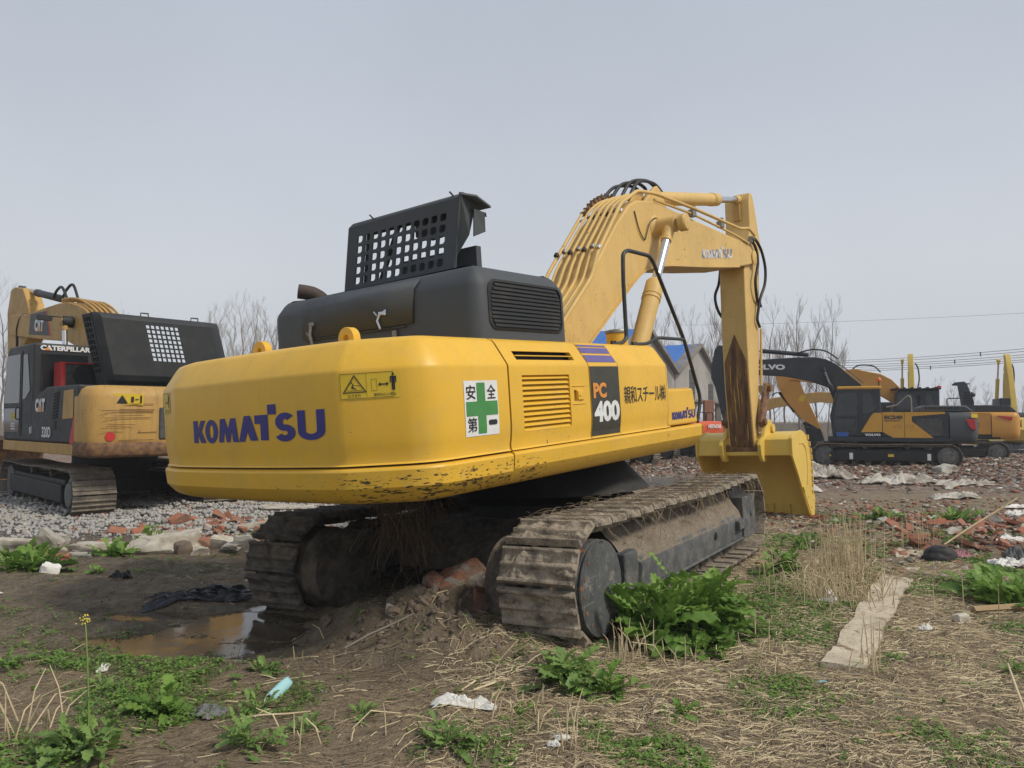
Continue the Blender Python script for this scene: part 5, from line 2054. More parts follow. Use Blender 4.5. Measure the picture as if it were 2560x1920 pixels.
# rear decals follow the curve: place on small planes
mb = MB()
mb.add([(-2.66, 1.06, 1.93), (-2.745, 0.62, 1.93), (-2.745, 0.62, 2.12), (-2.66, 1.06, 2.12)], [(0, 1, 2, 3)])
wl = mb.build('warning_label', 'sticker yellow', c2, smooth=0)
decal('warning_print', polys2d([[(0.03, 0.03), (0.20, 0.03), (0.115, 0.165)], [(0.25, 0.05), (0.29, 0.05), (0.29, 0.14), (0.25, 0.14)], [(0.31, 0.09), (0.36, 0.09), (0.36, 0.105), (0.31, 0.105)], [(0.385, 0.04), (0.41, 0.04), (0.41, 0.16), (0.385, 0.16)]]),
      plane_map((-2.665, 1.05, 1.93), (-0.19, -1, 0), (0, 0, 1), 0.012), 'decal black', c2)
decal('red_dot', ring2d(0, 0, 0.075, 0.075, 0, 0, 20), plane_map((-2.66, 1.10, 1.42), (-0.25, -1, 0), (0, 0, 1), 0.012), 'decal red', c2)
mb = MB()
mb.b2(-2.765, -2.70, -0.6, 0.36, 1.36, 1.90)
mb.build('rear_opening', 'interior grey', c2, bevel=0.03)
mb = MB()
mb.b2(-2.775, -2.70, -0.15, 0.05, 1.42, 1.86)
mb.build('white_plate', 'white plastic', c2, bevel=0.04)
mb = MB()
for z_ in (1.36, 1.86):
    mb.tube([(-2.70, 0.98, z_), (-2.77, 0.45, z_)], 0.006, 4)
mb.tube([(-2.68, 1.25, 1.84), (-2.765, 0.45, 1.84)], 0.006, 4)
mb.build('panel_seam', 'rusty steel', c2)
for k, (y0_, y1_, z_, dz) in enumerate(((1.2, 0.5, 1.72, 0.01), (1.15, 0.75, 1.62, -0.01), (0.9, 0.45, 1.95, 0.005), (1.25, 0.9, 1.55, 0.0), (0.7, 0.4, 1.48, 0.01), (1.0, 0.6, 1.80, 0.0))):
    mb = MB()
    xa = -2.70 if y0_ > 1.1 else -2.735
    mb.tube([(xa + 0.012, y0_, z_), (-2.752, y1_, z_ + dz)], 0.005, 3)
    mb.build('scratch', 'rusty steel', c2, smooth=0)
# black side cover behind the cab
mb = MB()
mb.prism([(-2.15, 1.30), (0.2, 1.30), (0.2, 2.02), (-0.15, 2.14), (-0.6, 2.27), (-2.15, 2.27)], 0.55, 1.415)
sc_ = mb.build('side_cover', 'black cover paint', CAT, bevel=0.03)
mb = MB()
for k in range(9):
    mb.prism([(-1.20 - 0.01 * k, 1.72 + k * 0.052), (-0.95 - 0.01 * k, 1.70 + k * 0.052), (-0.95 - 0.01 * k, 1.735 + k * 0.052), (-1.20 - 0.01 * k, 1.755 + k * 0.052)], 1.412, 1.424)
mb.build('vent', 'dark interior', sc_)
mb = MB()
mb.prism([(-1.95, 1.72), (-1.45, 1.70), (-1.50, 2.18), (-1.95, 2.20)], 1.412, 1.422)
mb.build('vent', 'ochre paint', sc_)
mb = MB()
mb.prism([(-2.02, 1.30), (-1.80, 1.30), (-2.02, 1.85)], 1.41, 1.42)
mb.build('red_wedge', 'decal red', sc_)
mb = MB()
mb.b2(-1.14, -0.98, 1.41, 1.425, 1.52, 1.68)
mb.build('lock_plate', 'black frame paint', sc_, bevel=0.01)
lettering('maker_lettering', 'CAT', (-0.05, 1.422, 1.83), (-1, 0, 0), (0, 0, 1), 0.52, 0.24, 'decal white', sc_, 0.06)
decal('logo_triangle', polys2d([[(0, 0), (0.26, 0), (0.13, 0.14)]]), plane_map((-0.18, 1.424, 1.83), (-1, 0, 0), (0, 0, 1), 0.009), 'decal orange', sc_)
lettering('model_number', '320D', (-0.45, 1.424, 1.38), (-1, 0, 0), (0, 0, 1), 0.46, 0.19, 'decal white', sc_, 0.03)
cb2 = cab(CAT, 'black cover paint', 0.2, 1.95, 0.36, 1.40, 1.29, 3.12, None)
lettering('owner_lettering', 'REGA', (0.30, 1.405, 1.42), (-1, 0, 0.25), (0.1, 0, 1), 0.42, 0.13, 'decal white', cb2, 0.02)
lettering('maker_lettering', 'CATERPILLAR', (0.19, 1.30, 2.985), (0, -1, 0), (0, 0, 1), 0.86, 0.095, 'decal white', cb2, 0.05)
decal('logo_triangle', polys2d([[(0, 0), (0.12, 0), (0.06, 0.06)]]), plane_map((0.192, 1.24, 2.985), (0, -1, 0), (0, 0, 1), 0.009), 'decal orange', cb2)
decal('sticker', rect2d(0.28, 0.13), plane_map((1.45, 1.405, 1.70), (-1, 0, 0), (0, 0, 1)), 'sticker yellow', cb2)
decal('sticker_print', join2d([rect2d(0.26, 0.03, 0, 0.10), rect2d(0.26, 0.03, 0, 0.05), rect2d(0.26, 0.03, 0, 0)]), plane_map((1.45, 1.405, 1.50), (-1, 0, 0), (0, 0, 1)), 'decal white', cb2)
mb = MB()
mb.b2(-0.28, 0.08, 0.42, 1.02, 2.28, 2.72)
ra = mb.build('oil_cooler', 'interior grey', CAT, bevel=0.01)
mb = MB()
mb.b2(-0.30, 0.08, 1.02, 1.10, 2.24, 2.74)
mb.b2(-0.30, 0.08, 0.40, 1.10, 2.72, 2.75)
mb.build('cooler_frame', 'red paint', ra, bevel=0.006)
mb = MB()
mb.lathe((-0.285, 0.66, 2.50), (-1, 0.66, 2.50), [(0, 0.20), (0.012, 0.20), (0.014, 0.18), (0.006, 0.17), (0.006, 0.05), (0.02, 0.05), (0.021, 0)], 24)
mb.build('fan', 'black frame paint', ra)
mb = MB()
mb.tube(fillet_path([(-0.4, 0.36, 2.2), (-0.4, 0.36, 2.48), (-0.3, 0.12, 2.52)], 0.12, 5), 0.06, 12)
mb.tube(fillet_path([(-0.5, 0.12, 2.2), (-0.5, 0.10, 2.45), (-0.3, -0.1, 2.48)], 0.12, 5), 0.05, 12)
mb.build('intake_pipe', 'rusty steel', CAT)
mb = MB()
mb.b2(-2.1, -0.1, -1.38, 0.5, 1.3, 2.26)
mb.build('engine_bay', 'black frame paint', CAT, bevel=0.03)
# raised lid with punched grids
def punched(name, x, ys, zs, holes, mat, par, fn, th=0.03):
    """generic sheet with rectangular holes; fn(u,v,d)->point"""
    nu, nv = len(ys), len(zs)
    N = nu * nv
    V = [fn(u, v, 0) for u in ys for v in zs] + [fn(u, v, th) for u in ys for v in zs]
    kp = {(i, j) for i in range(nu - 1) for j in range(nv - 1) if not holes((ys[i] + ys[i + 1]) / 2, (zs[j] + zs[j + 1]) / 2)}
    F = []
    for i, j in kp:
        a, b, c_, d = i * nv + j, (i + 1) * nv + j, (i + 1) * nv + j + 1, i * nv + j + 1
        F += [(a, b, c_, d), (a + N, d + N, c_ + N, b + N)]
        for p, q, nb in ((a, b, (i, j - 1)), (b, c_, (i + 1, j)), (c_, d, (i, j + 1)), (d, a, (i - 1, j))):
            if nb not in kp:
                F.append((q, p, p + N, q + N))
    mb = MB()
    mb.add(V, F)
    return mb.build(name, mat, par, smooth=25)


cyl_ = [(0.36 + i * 0.038, 0.029) for i in range(7)]
czl_ = [(0.36 + j * 0.066, 0.045) for j in range(8)]
def lh(u, v):
    return any(a < u < a + w for a, w in cyl_) and any(b < v < b + h for b, h in czl_)


us_ = sorted(set([0, 0.04, 0.08, 0.30, 0.33, 0.62, 0.65, 0.9, 0.96, 1.0] + [a for a, w in cyl_] + [a + w for a, w in cyl_]))
vs2 = sorted(set([0, 0.06, 0.14, 0.92, 0.97, 1.0] + [b for b, h in czl_] + [b + h for b, h in czl_]))


def lidf(u, v, d):
    # u from the left end to the right end, v from bottom to top, bowed outwards
    yl = 0.80 - 0.05 * v
    y_ = (0.66 + 0.22 * v) - u * (2.05 + 0.03 * v)
    y_ = (0.62 + 0.29 * v) * (1 - u) + (-1.78 + 0.36 * v) * u
    bow = 0.16 * min(1, v / 0.14) ** 0.5 * min(1, (1 - v) / 0.08 + 0.15) ** 0.5 * min(1, u / 0.05 + 0.2) * min(1, (1 - u) / 0.08 + 0.1)
    rib = 0.015 * (1 if 0.30 < u < 0.33 or 0.62 < u < 0.65 else 0)
    return (-1.16 - bow + rib + d, y_, 2.32 + 1.29 * v)


LD = punched('raised_hood_lid', 0, us_, vs2, lh, 'black cover paint', CAT, lidf)
LD['label'] = 'black hood lid standing open with punched air grids'
mb = MB()
for k in range(2):
    for j in range(9):
        pass
# side wall of the lid, turned towards the cab, also punched
cyl2 = [(0.22 + i * 0.24, 0.17) for i in range(3)]
czl2 = [(0.16 + j * 0.082, 0.058) for j in range(10)]
us2 = sorted(set([0, 1.0] + [a for a, w in cyl2] + [a + w for a, w in cyl2]))
vs3 = sorted(set([0, 1.0] + [b for b, h in czl2] + [b + h for b, h in czl2]))
punched('lid_end', 0, us2, vs3, lambda u, v: any(a < u < a + w for a, w in cyl2) and any(b < v < b + h for b, h in czl2), 'black cover paint', LD,
        lambda u, v, d: (-1.14 + 0.36 * u, 0.62 + 0.29 * v + 0.03 * u - d, 2.34 + 1.25 * v))
mb = MB()
mb.b2(-1.18, -0.8, -1.40, 0.88, 3.585, 3.61)
mb.b2(-1.18, -0.8, -1.72, 0.62, 2.32, 2.35)
for y_ in (0.0, -0.95):
    mb.tube([(-1.18, y_ - 0.07, 3.61), (-1.18, y_ - 0.07, 3.67), (-1.18, y_ + 0.07, 3.67), (-1.18, y_ + 0.07, 3.61)], 0.012, 6)
mb.build('lid_flange', 'black cover paint', LD, bevel=0.006)
# boom, arm, cylinders
bp2 = [(0.2, 1.9), (0.26, 2.6), (0.30, 3.25), (0.36, 3.47), (0.69, 3.76), (1.0, 3.93), (1.37, 4.05), (2.0, 4.18), (2.6, 4.22), (4.84, 4.19), (6.05, 4.27), (6.18, 4.15), (6.18, 3.9), (6.02, 3.77), (4.73, 3.62), (3.35, 3.47), (2.02, 3.35), (1.3, 3.15), (0.9, 2.7), (0.7, 1.95)]
b3 = boom_part(CAT, 'boom', bp2, 0.0, 0.56, 'ochre paint')
for k in range(5):
    y_ = 0.20 - 0.1 * k
    mb = MB()
    mb.tube(smooth_path([(0.15, y_, 2.6), (0.19, y_, 3.25), (0.28, y_, 3.55), (0.62, y_, 3.86), (1.35, y_, 4.14), (2.0 + 0.1 * k, y_, 4.27), (2.6 + 0.3 * (k % 3), y_, 4.30)], 4), 0.028, 7)
    mb.build('hydraulic_pipe', 'ochre paint', b3, smooth=60)
mb = MB()
mb.prism([(3.1, 3.55), (4.55, 3.68), (4.45, 4.15), (3.35, 4.12)], 0.281, 0.286)
bd = mb.build('boom_badge', 'decal black', b3)
mb = MB()
mb.prism([(3.02, 3.54), (3.12, 3.55), (3.38, 4.12), (3.30, 4.12)], 0.281, 0.286)
mb.build('red_wedge', 'decal red', b3)
lettering('maker_lettering', 'CAT', (4.12, 0.287, 3.72), (-1, 0, -0.08), (0, 0, 1), 0.62, 0.28, 'decal white', b3, 0.06)
decal('logo_triangle', polys2d([[(0, 0), (0.3, 0), (0.15, 0.16)]]), plane_map((3.95, 0.287, 3.71), (-1, 0, -0.08), (0, 0, 1), 0.009), 'decal orange', b3)
a3 = boom_part(CAT, 'arm', [(6.14, 5.0), (5.5, 4.9), (5.1, 4.5), (4.95, 4.2), (4.9, 3.7), (5.3, 3.5), (5.5, 3.2), (5.80, 1.2), (6.05, 1.1), (6.30, 1.25), (6.60, 3.70), (6.70, 4.39), (6.45, 4.95)], 0.0, 0.36, 'ochre paint')
rod_cyl('arm_cylinder', (3.3, 0, 4.42), (6.2, 0, 4.98), 0.60, 0.085, 0.05, 'dark slate paint', CAT, 0.2)
for y_ in (0.45, -0.45):
    rod_cyl('boom_cylinder', (1.35, y_, 1.9), (1.66, y_, 3.75), 0.6, 0.085, 0.05, 'ochre paint', CAT, 0.2)
for pts in ([(2.6, 0.1, 4.3), (2.9, 0.12, 4.62), (3.3, 0.1, 4.60), (3.5, 0.1, 4.46)], [(2.4, -0.05, 4.3), (2.75, -0.05, 4.68), (3.15, -0.05, 4.62), (3.4, -0.05, 4.45)], [(5.0, 0.24, 4.2), (5.25, 0.26, 4.15), (5.45, 0.28, 3.9), (5.5, 0.26, 3.5), (5.7, 0.24, 3.0), (5.95, 0.22, 2.9)]):
    mb = MB()
    mb.tube(smooth_path(pts, 6), 0.03, 8)
    mb.build('hose', 'rubber hose', b3, smooth=60)
mb = MB()
mb.cyl((1.66, 0.5, 3.72), (1.66, 0.30, 3.72), 0.12, n=18)
mb.build('work_lamp_boss', 'black frame paint', b3)
mb = MB()
mb.tube([(1.6, 0.5, 3.80), (1.3, 0.9, 3.76)], 0.012, 6)
mb.box((1.3, 0.92, 3.72), (0.12, 0.25, 0.10))
mb.build('work_lamp', 'black frame paint', b3, bevel=0.02)
bk2 = MB()
bk2.prism([(5.7, 1.2), (6.3, 1.3), (6.75, 0.9), (6.6, 0.3), (6.2, 0.05), (5.75, 0.0), (5.72, 0.06), (6.1, 0.2), (6.35, 0.5), (6.2, 0.9)], -0.6, 0.6)
bk2.build('bucket', 'rusty steel', CAT, bevel=0.02)

# --- slate and amber excavator on the brick field, right
VOL = empty('excavator', frameM(-.92, .39, 13.29, 27.3, 0.0))
tag(VOL, 'dark slate and amber excavator with an orange beacon, right of the yellow bucket', 'excavator', 'excavators parked in the yard')
for (yc, sd_) in ((1.2, 1), (-1.2, -1)):
    f = simple_track(VOL, yc, sd_, 1.9, 0.40, 0.6)
    if yc > 0:
        decal('arrow_mark', polys2d([[(0, 0.03), (0.28, 0.03), (0.28, 0), (0.42, 0.06), (0.28, 0.12), (0.28, 0.09), (0, 0.09)]]), plane_map((1.35, 1.481, 0.38), (1, 0, 0), (0, 0, 1)), 'sticker yellow', f)
        for x_ in (1.1, -1.28):
            decal('white_plate', rect2d(0.11, 0.22), plane_map((x_, 1.481, 0.32), (-1, 0, 0), (0, 0, 1)), 'decal white', f)
        decal('yellow_plate', rect2d(0.18, 0.09), plane_map((-0.1, 1.481, 0.42), (-1, 0, 0), (0, 0, 1)), 'sticker yellow', f)
mb = MB()
mb.lathe((0, 0, 0.5), (0, 0, 3), [(0, 0.6), (0.3, 0.6), (0.31, 0.8), (0.45, 0.8), (0.46, 0)], 32)
mb.b2(-0.8, 0.8, -1.0, 1.0, 0.35, 0.62)
mb.build('turntable', 'black frame paint', VOL)
mb = MB()
mb.b2(-2.1, 1.78, -1.32, 1.30, 0.92, 1.10)
mb.build('deck', 'dark slate paint', VOL, bevel=0.03)
cv = round_house('counterweight', VOL, 'grey cover paint', -1.98, 1.33, 0.90, 1.93, 2.92)
mb = MB()
mb.add([(-2.60, 1.325, 1.75), (-2.79, 1.22, 1.75), (-2.79, 1.22, 1.88), (-2.60, 1.325, 1.88)], [(0, 1, 2, 3)])
mb.build('warning_label', 'sticker yellow', cv, smooth=0).location = (-0.01, 0.015, 0)
mb = MB()
mb.prism([(-2.44, 1.70), (-2.70, 1.70), (-2.74, 1.35), (-2.62, 1.35), (-2.52, 1.48)], 1.24, 1.345)
mb.build('rear_lamp', 'decal red', cv, bevel=0.01)
vl = plane_map((-2.88, 0.75, 1.40), (-0.05, -1, 0), (0, 0, 1), 0.03)
decal('maker_lettering', text2d('VOLVO', 0.05), vl, 'decal white', cv, 1.1, 0.20)
mb = MB()
mb.prism([(-1.97, 1.10), (0.05, 1.10), (0.05, 1.93), (-1.97, 1.93)], 0.45, 1.30)
vs = mb.build('side_cover', 'dark slate paint', VOL, bevel=0.02)
mb = MB()
mb.prism([(-1.85, 1.935), (-1.85, 1.88), (-0.86, 1.80), (-0.86, 1.63), (-1.50, 1.07), (-0.28, 1.07), (0.03, 1.26), (0.03, 1.935)], 1.301, 1.309)
mb.prism([(-1.85, 1.93), (0.03, 1.93), (0.03, 1.945), (-1.85, 1.945)], 0.6, 1.309)
vp = mb.build('amber_panel', 'amber paint', vs, smooth=0)
mb = MB()
mb.prism([(-1.0, 1.15), (-1.75, 1.15), (-1.75, 1.72), (-1.0, 1.72)], 1.301, 1.306)
mb.build('vent_door', 'interior grey', vs, smooth=0)
mb = MB()
mb.b2(-0.642, -0.63, 1.305, 1.312, 1.07, 1.93)
mb.b2(0.035, 0.045, 1.305, 1.312, 1.07, 1.93)
for x_ in (-0.42, -0.78):
    mb.b2(x_ - 0.1, x_ + 0.1, 1.305, 1.313, 1.40, 1.405)
    mb.b2(x_ - 0.1, x_ + 0.1, 1.305, 1.313, 1.49, 1.495)
    mb.b2(x_ - 0.1, x_ - 0.095, 1.305, 1.313, 1.40, 1.49)
    mb.b2(x_ + 0.095, x_ + 0.1, 1.305, 1.313, 1.40, 1.49)
mb.build('panel_seam', 'decal black', vs)
lettering('model_letters', 'EC240', (-0.02, 1.311, 1.70), (-1, 0, 0), (0, 0, 1), 0.56, 0.13, 'decal dark grey', vs, 0.06)
lettering('model_letters', 'HEAVYDUTY', (-0.02, 1.311, 1.62), (-1, 0, 0), (0, 0, 1), 0.50, 0.055, 'decal dark grey', vs, 0.03)
vc_ = cab(VOL, 'dark slate paint', 0.08, 1.62, 0.42, 1.30, 1.10, 2.80, 'amber paint')
mb = MB()
mb.prism([(0.05, 1.26), (0.05, 1.92), (0.30, 1.92), (0.40, 1.80), (0.72, 1.25)], 1.301, 1.312)
mb.build('amber_panel', 'amber paint', vc_, smooth=0)
lettering('maker_lettering', 'VOLVO', (0.60, 1.312, 1.12), (-1, 0, 0), (0, 0, 1), 0.50, 0.085, 'decal white', vc_, 0.06)
decal('blue_sticker', rect2d(0.38, 0.15), plane_map((1.50, 1.304, 1.10), (-1, 0, 0), (0, 0, 1)), 'decal blue', vc_)
mb = MB()
mb.tube(fillet_path([(1.75, 1.3, 1.15), (1.78, 1.32, 1.2), (1.72, 1.35, 2.05), (1.68, 1.3, 2.3)], 0.05, 3), 0.02, 6)
mb.build('grab_rail', 'dull steel', vc_)
mb = MB()
mb.cyl((0.10, 0.75, 2.85), (0.10, 0.75, 3.05), 0.02, n=8)
bc_ = mb.build('beacon_mast', 'black frame paint', vc_)
mb = MB()
mb.lathe((0.10, 0.75, 3.02), (0.10, 0.75, 4), [(0, 0.08), (0.02, 0.09), (0.10, 0.08), (0.14, 0.05), (0.15, 0)], 16)
mb.build('beacon', 'beacon orange', vc_)
mb = MB()
mb.tube(fillet_path([(-0.10, 1.15, 2.12), (-0.42, 1.15, 2.18), (-0.78, 1.15, 2.52), (-0.86, 1.15, 2.45), (-0.88, 1.15, 1.94)], 0.07, 4), 0.024, 8)
mb.build('handrail', 'dull steel', VOL)
mb = MB()
mb.prism([(-1.1, 1.93), (-1.12, 2.10), (-1.28, 2.17), (-2.5, 2.16), (-2.75, 1.95)], -1.1, 1.0)
hv = mb.build('engine_cover', 'grey cover paint', VOL, bevel=0.05)
mb = MB()
for k in range(11):
    x_ = -1.30 - k * 0.095
    mb.prism([(x_, 2.03), (x_ - 0.05, 2.03), (x_ - 0.06, 2.12), (x_ - 0.01, 2.12)], 0.99, 1.004)
mb.build('vent_slots', 'dark interior', hv)
mb = MB()
mb.prism([(-2.20, 2.90), (-2.30, 2.97), (-2.58, 3.0), (-2.66, 2.93), (-2.86, 2.30), (-2.86, 1.96), (-2.50, 1.96), (-2.45, 2.3), (-2.36, 2.93), (-2.22, 2.86)], 0.2, 0.24)
mb.b2(-2.75, -2.36, -0.9, 0.2, 2.90, 2.94)
ol = mb.build('raised_hood_lid', 'grey cover paint', hv, bevel=0.01)
mb = MB()
for i in range(4):
    for j in range(5):
        mb.b2(-2.56 - i * 0.07, -2.60 - i * 0.07, 0.23, 0.247, 2.22 + j * 0.09, 2.27 + j * 0.09)
mb.build('lid_vents', 'dark interior', ol)
bv = boom_part(VOL, 'boom', [(0.1, 1.9), (0.2, 2.4), (0.67, 2.98), (1.13, 3.40), (1.43, 3.69), (1.79, 3.90), (2.16, 3.99), (2.8, 4.0), (4.05, 3.96), (5.33, 3.90), (5.42, 3.70), (5.34, 3.47), (4.06, 3.38), (3.3, 3.32), (2.39, 3.12), (1.81, 2.90), (1.40, 2.60), (0.9, 2.0)], 0.0, 0.56, 'dark slate paint')
lettering('maker_lettering', 'VOLVO', (4.62, 0.281, 3.59), (-1, 0, -0.03), (0, 0, 1), 1.40, 0.20, 'decal white', bv, 0.05)
boom_part(VOL, 'arm', [(5.66, 4.57), (5.40, 4.55), (5.12, 4.25), (5.02, 3.7), (5.05, 3.17), (5.12, 1.35), (5.44, 1.30), (5.80, 2.94), (5.95, 3.31), (5.92, 3.85), (5.80, 4.4)], 0.0, 0.36, 'dark slate paint')
rod_cyl('arm_cylinder', (2.4, 0, 4.10), (5.5, 0, 4.48), 0.55, 0.08, 0.045, 'dark slate paint', VOL, 0.2)
for y_ in (0.42, -0.42):
    o = rod_cyl('boom_cylinder', (1.35, y_, 2.0), (1.92, y_, 3.62), 0.6, 0.08, 0.045, 'dark slate paint', VOL, 0.2)
mb = MB()
a_0, b_0 = Vector((1.60, 0.42, 2.72)), Vector((1.86, 0.42, 3.45))
for k in range(11):
    p = a_0.lerp(b_0, k / 11)
    q_ = a_0.lerp(b_0, (k + 0.5) / 11)
    mb.cyl(p, q_, 0.10, 0.06, 12)
mb.build('rod_gaiter', 'rubber hose', VOL)
mb = MB()
mb.tube(smooth_path([(1.4, 0.2, 3.9), (1.8, 0.2, 4.2), (2.3, 0.15, 4.28), (2.8, 0.1, 4.16)], 5), 0.028, 8)
mb.tube([(0.55, 0.30, 3.0), (1.1, 0.30, 3.5), (1.75, 0.30, 3.98)], 0.02, 6)
mb.build('hose', 'rubber hose', bv, smooth=60)
mb = MB()
mb.prism([(5.45, 1.4), (4.8, 1.5), (4.35, 1.1), (4.3, 0.5), (4.7, 0.04), (5.1, 0.0), (4.9, 0.3), (4.8, 0.8)], -0.6, 0.6)
mb.build('bucket', 'black frame paint', VOL, bevel=0.02)

# --- orange excavator behind it
SNY = empty('excavator', frameM(-.92, .39, 19.0, 34.0, -0.15))
tag(SNY, 'orange excavator with a black cab, partly hidden behind the slate excavator', 'excavator', 'excavators parked in the yard')
for (yc, sd_) in ((1.3, 1), (-1.3, -1)):
    simple_track(SNY, yc, sd_, 2.05, 0.42, 0.6)
mb = MB()
mb.b2(-2.2, 1.9, -1.4, 1.4, 1.0, 1.2)
mb.b2(-0.8, 0.8, -1.0, 1.0, 0.35, 1.0)
mb.build('deck', 'black frame paint', SNY)
co_ = round_house('counterweight', SNY, 'orange paint', -1.9, 1.45, 1.0, 2.15, 3.05)
decal('maker_lettering', text2d('SANY', 0.06), plane_map((-3.0, 1.1, 1.50), (-0.08, -1, 0), (0, 0, 1), 0.03), 'decal black', co_, 1.15, 0.34)
mb = MB()
mb.prism([(-2.1, 2.0), (-2.65, 1.95), (-2.6, 1.78), (-2.3, 1.88)], 1.40, 1.47)
mb.build('red_flash', 'decal red', co_)
mb = MB()
mb.prism([(-1.9, 1.2), (0.0, 1.2), (0.0, 2.15), (-1.9, 2.15)], 0.5, 1.42)
mb.build('side_cover', 'orange paint', SNY, bevel=0.04)
cs = cab(SNY, 'dark slate paint', 0.0, 1.8, 0.45, 1.42, 1.2, 3.12)
mb = MB()
mb.b2(-0.05, 1.85, 0.35, 1.5, 3.14, 3.20)
for k in range(6):
    mb.b2(0.1 + 0.3 * k, 0.16 + 0.3 * k, 0.3, 1.5, 3.19, 3.25)
mb.build('cab_guard', 'black frame paint', cs)
mb = MB()
mb.lathe((-0.02, 1.2, 3.18), (-0.02, 1.2, 4), [(0, 0.07), (0.03, 0.09), (0.11, 0.08), (0.13, 0)], 14)
mb.build('beacon', 'decal red', cs)
mb = MB()
mb.tube(fillet_path([(-0.3, 1.2, 2.15), (-0.3, 1.2, 2.75), (-1.1, 1.2, 2.75), (-1.2, 1.2, 2.15)], 0.08, 3), 0.025, 6)
mb.build('handrail', 'black frame paint', SNY)
mb = MB()
mb.prism([(-1.2, 2.15), (-1.3, 2.45), (-2.6, 2.45), (-2.9, 2.15)], -1.2, 1.1)
mb.b2(-2.7, -2.3, -0.8, 0.9, 2.4, 2.75)
mb.tube(smooth_path([(-1.15, 0.3, 2.4), (-1.15, 0.3, 2.65), (-1.3, 0.4, 2.85), (-1.45, 0.5, 2.95)], 4), 0.09, 10)
mb.build('engine_cover', 'dark slate paint', SNY, bevel=0.05)
bs = boom_part(SNY, 'boom', [(0.2, 2.0), (0.6, 2.5), (1.40, 3.25), (1.77, 3.66), (2.21, 3.92), (2.79, 4.05), (3.24, 4.18), (3.6, 4.15), (4.58, 3.95), (5.95, 3.85), (6.16, 3.75), (4.59, 3.50), (3.45, 3.45), (2.48, 3.1), (1.6, 2.5), (1.0, 2.0)], 0.0, 0.56, 'orange paint')
asn = boom_part(SNY, 'arm', [(6.76, 3.92), (6.0, 4.5), (5.75, 4.3), (5.68, 3.63), (5.45, 3.0), (4.72, 1.30), (4.80, 1.20), (5.17, 1.38), (5.64, 1.90), (6.25, 2.64), (6.62, 3.32)], 0.0, 0.36, 'orange paint')
decal('sticker', rect2d(0.22, 0.3), plane_map((5.75, 0.182, 2.75), (-1, 0, -0.4), (-0.4, 0, 1)), 'sticker yellow', asn)
rod_cyl('bucket_cylinder', (6.62, 0, 3.15), (5.45, 0, 1.55), 0.6, 0.07, 0.045, 'black frame paint', SNY, 0.15)
mb = MB()
mb.tube(smooth_path([(6.95, 0.1, 3.0), (6.75, 0.1, 3.12), (6.5, 0.1, 3.1)], 4), 0.03, 6)
mb.tube(smooth_path([(2.2, 0.1, 4.0), (2.5, 0.1, 4.3), (3.1, 0.1, 4.35), (3.4, 0.1, 4.15)], 4), 0.035, 6)
mb.build('hose', 'rubber hose', bs)
mb = MB()
mb.prism([(5.50, 1.5), (4.80, 1.40), (4.65, 0.9), (4.75, 0.25), (5.15, 0.15), (5.2, 0.2), (5.35, 0.9)], -0.6, 0.6)
mb.prism([(5.6, 1.65), (5.45, 1.75), (4.9, 1.42), (5.0, 1.3)], -0.2, 0.2)
mb.build('bucket', 'black frame paint', SNY, bevel=0.02)

# --- ochre machine whose boom end shows between the arms
OCH = empty('excavator', frameM(-.92, .39, 20.6, 41.0, -0.4))
tag(OCH, 'ochre excavator farther back whose curved boom shows between the arms of the parked machines', 'excavator', 'excavators parked in the yard')
for (yc, sd_) in ((1.2, 1), (-1.2, -1)):
    simple_track(OCH, yc, sd_, 1.9, 0.4, 0.6)
round_house('counterweight', OCH, 'ochre paint', -1.9, 1.4, 1.0, 2.1, 2.8)
mb = MB()
mb.b2(-2.0, 1.8, -1.35, 1.35, 1.0, 1.3)
mb.b2(-0.8, 0.8, -1.0, 1.0, 0.35, 1.0)
mb.build('deck', 'dark slate paint', OCH)
cab(OCH, 'dark slate paint', 0.0, 1.7, 0.45, 1.35, 1.2, 3.0)
boom_part(OCH, 'boom', [(0.4, 2.2), (0.9, 2.9), (2.2, 3.55), (3.8, 3.62), (5.2, 3.45), (6.2, 3.30), (6.75, 3.1), (6.98, 2.85), (7.05, 2.2), (6.7, 2.5), (6.0, 2.75), (5.2, 2.88), (3.6, 3.05), (2.2, 2.85), (1.2, 2.2)], 0.0, 0.5, 'ochre paint')
boom_part(OCH, 'arm', [(7.0, 3.4), (6.75, 3.2), (6.8, 1.2), (7.0, 1.1), (7.3, 2.8), (7.2, 3.3)], 0.0, 0.34, 'ochre paint')
mb = MB()
mb.prism([(6.6, 1.2), (7.2, 1.2), (7.4, 0.7), (7.1, 0.1), (6.6, 0.1), (7.0, 0.7)], -0.5, 0.5)
mb.build('bucket', 'rusty steel', OCH)

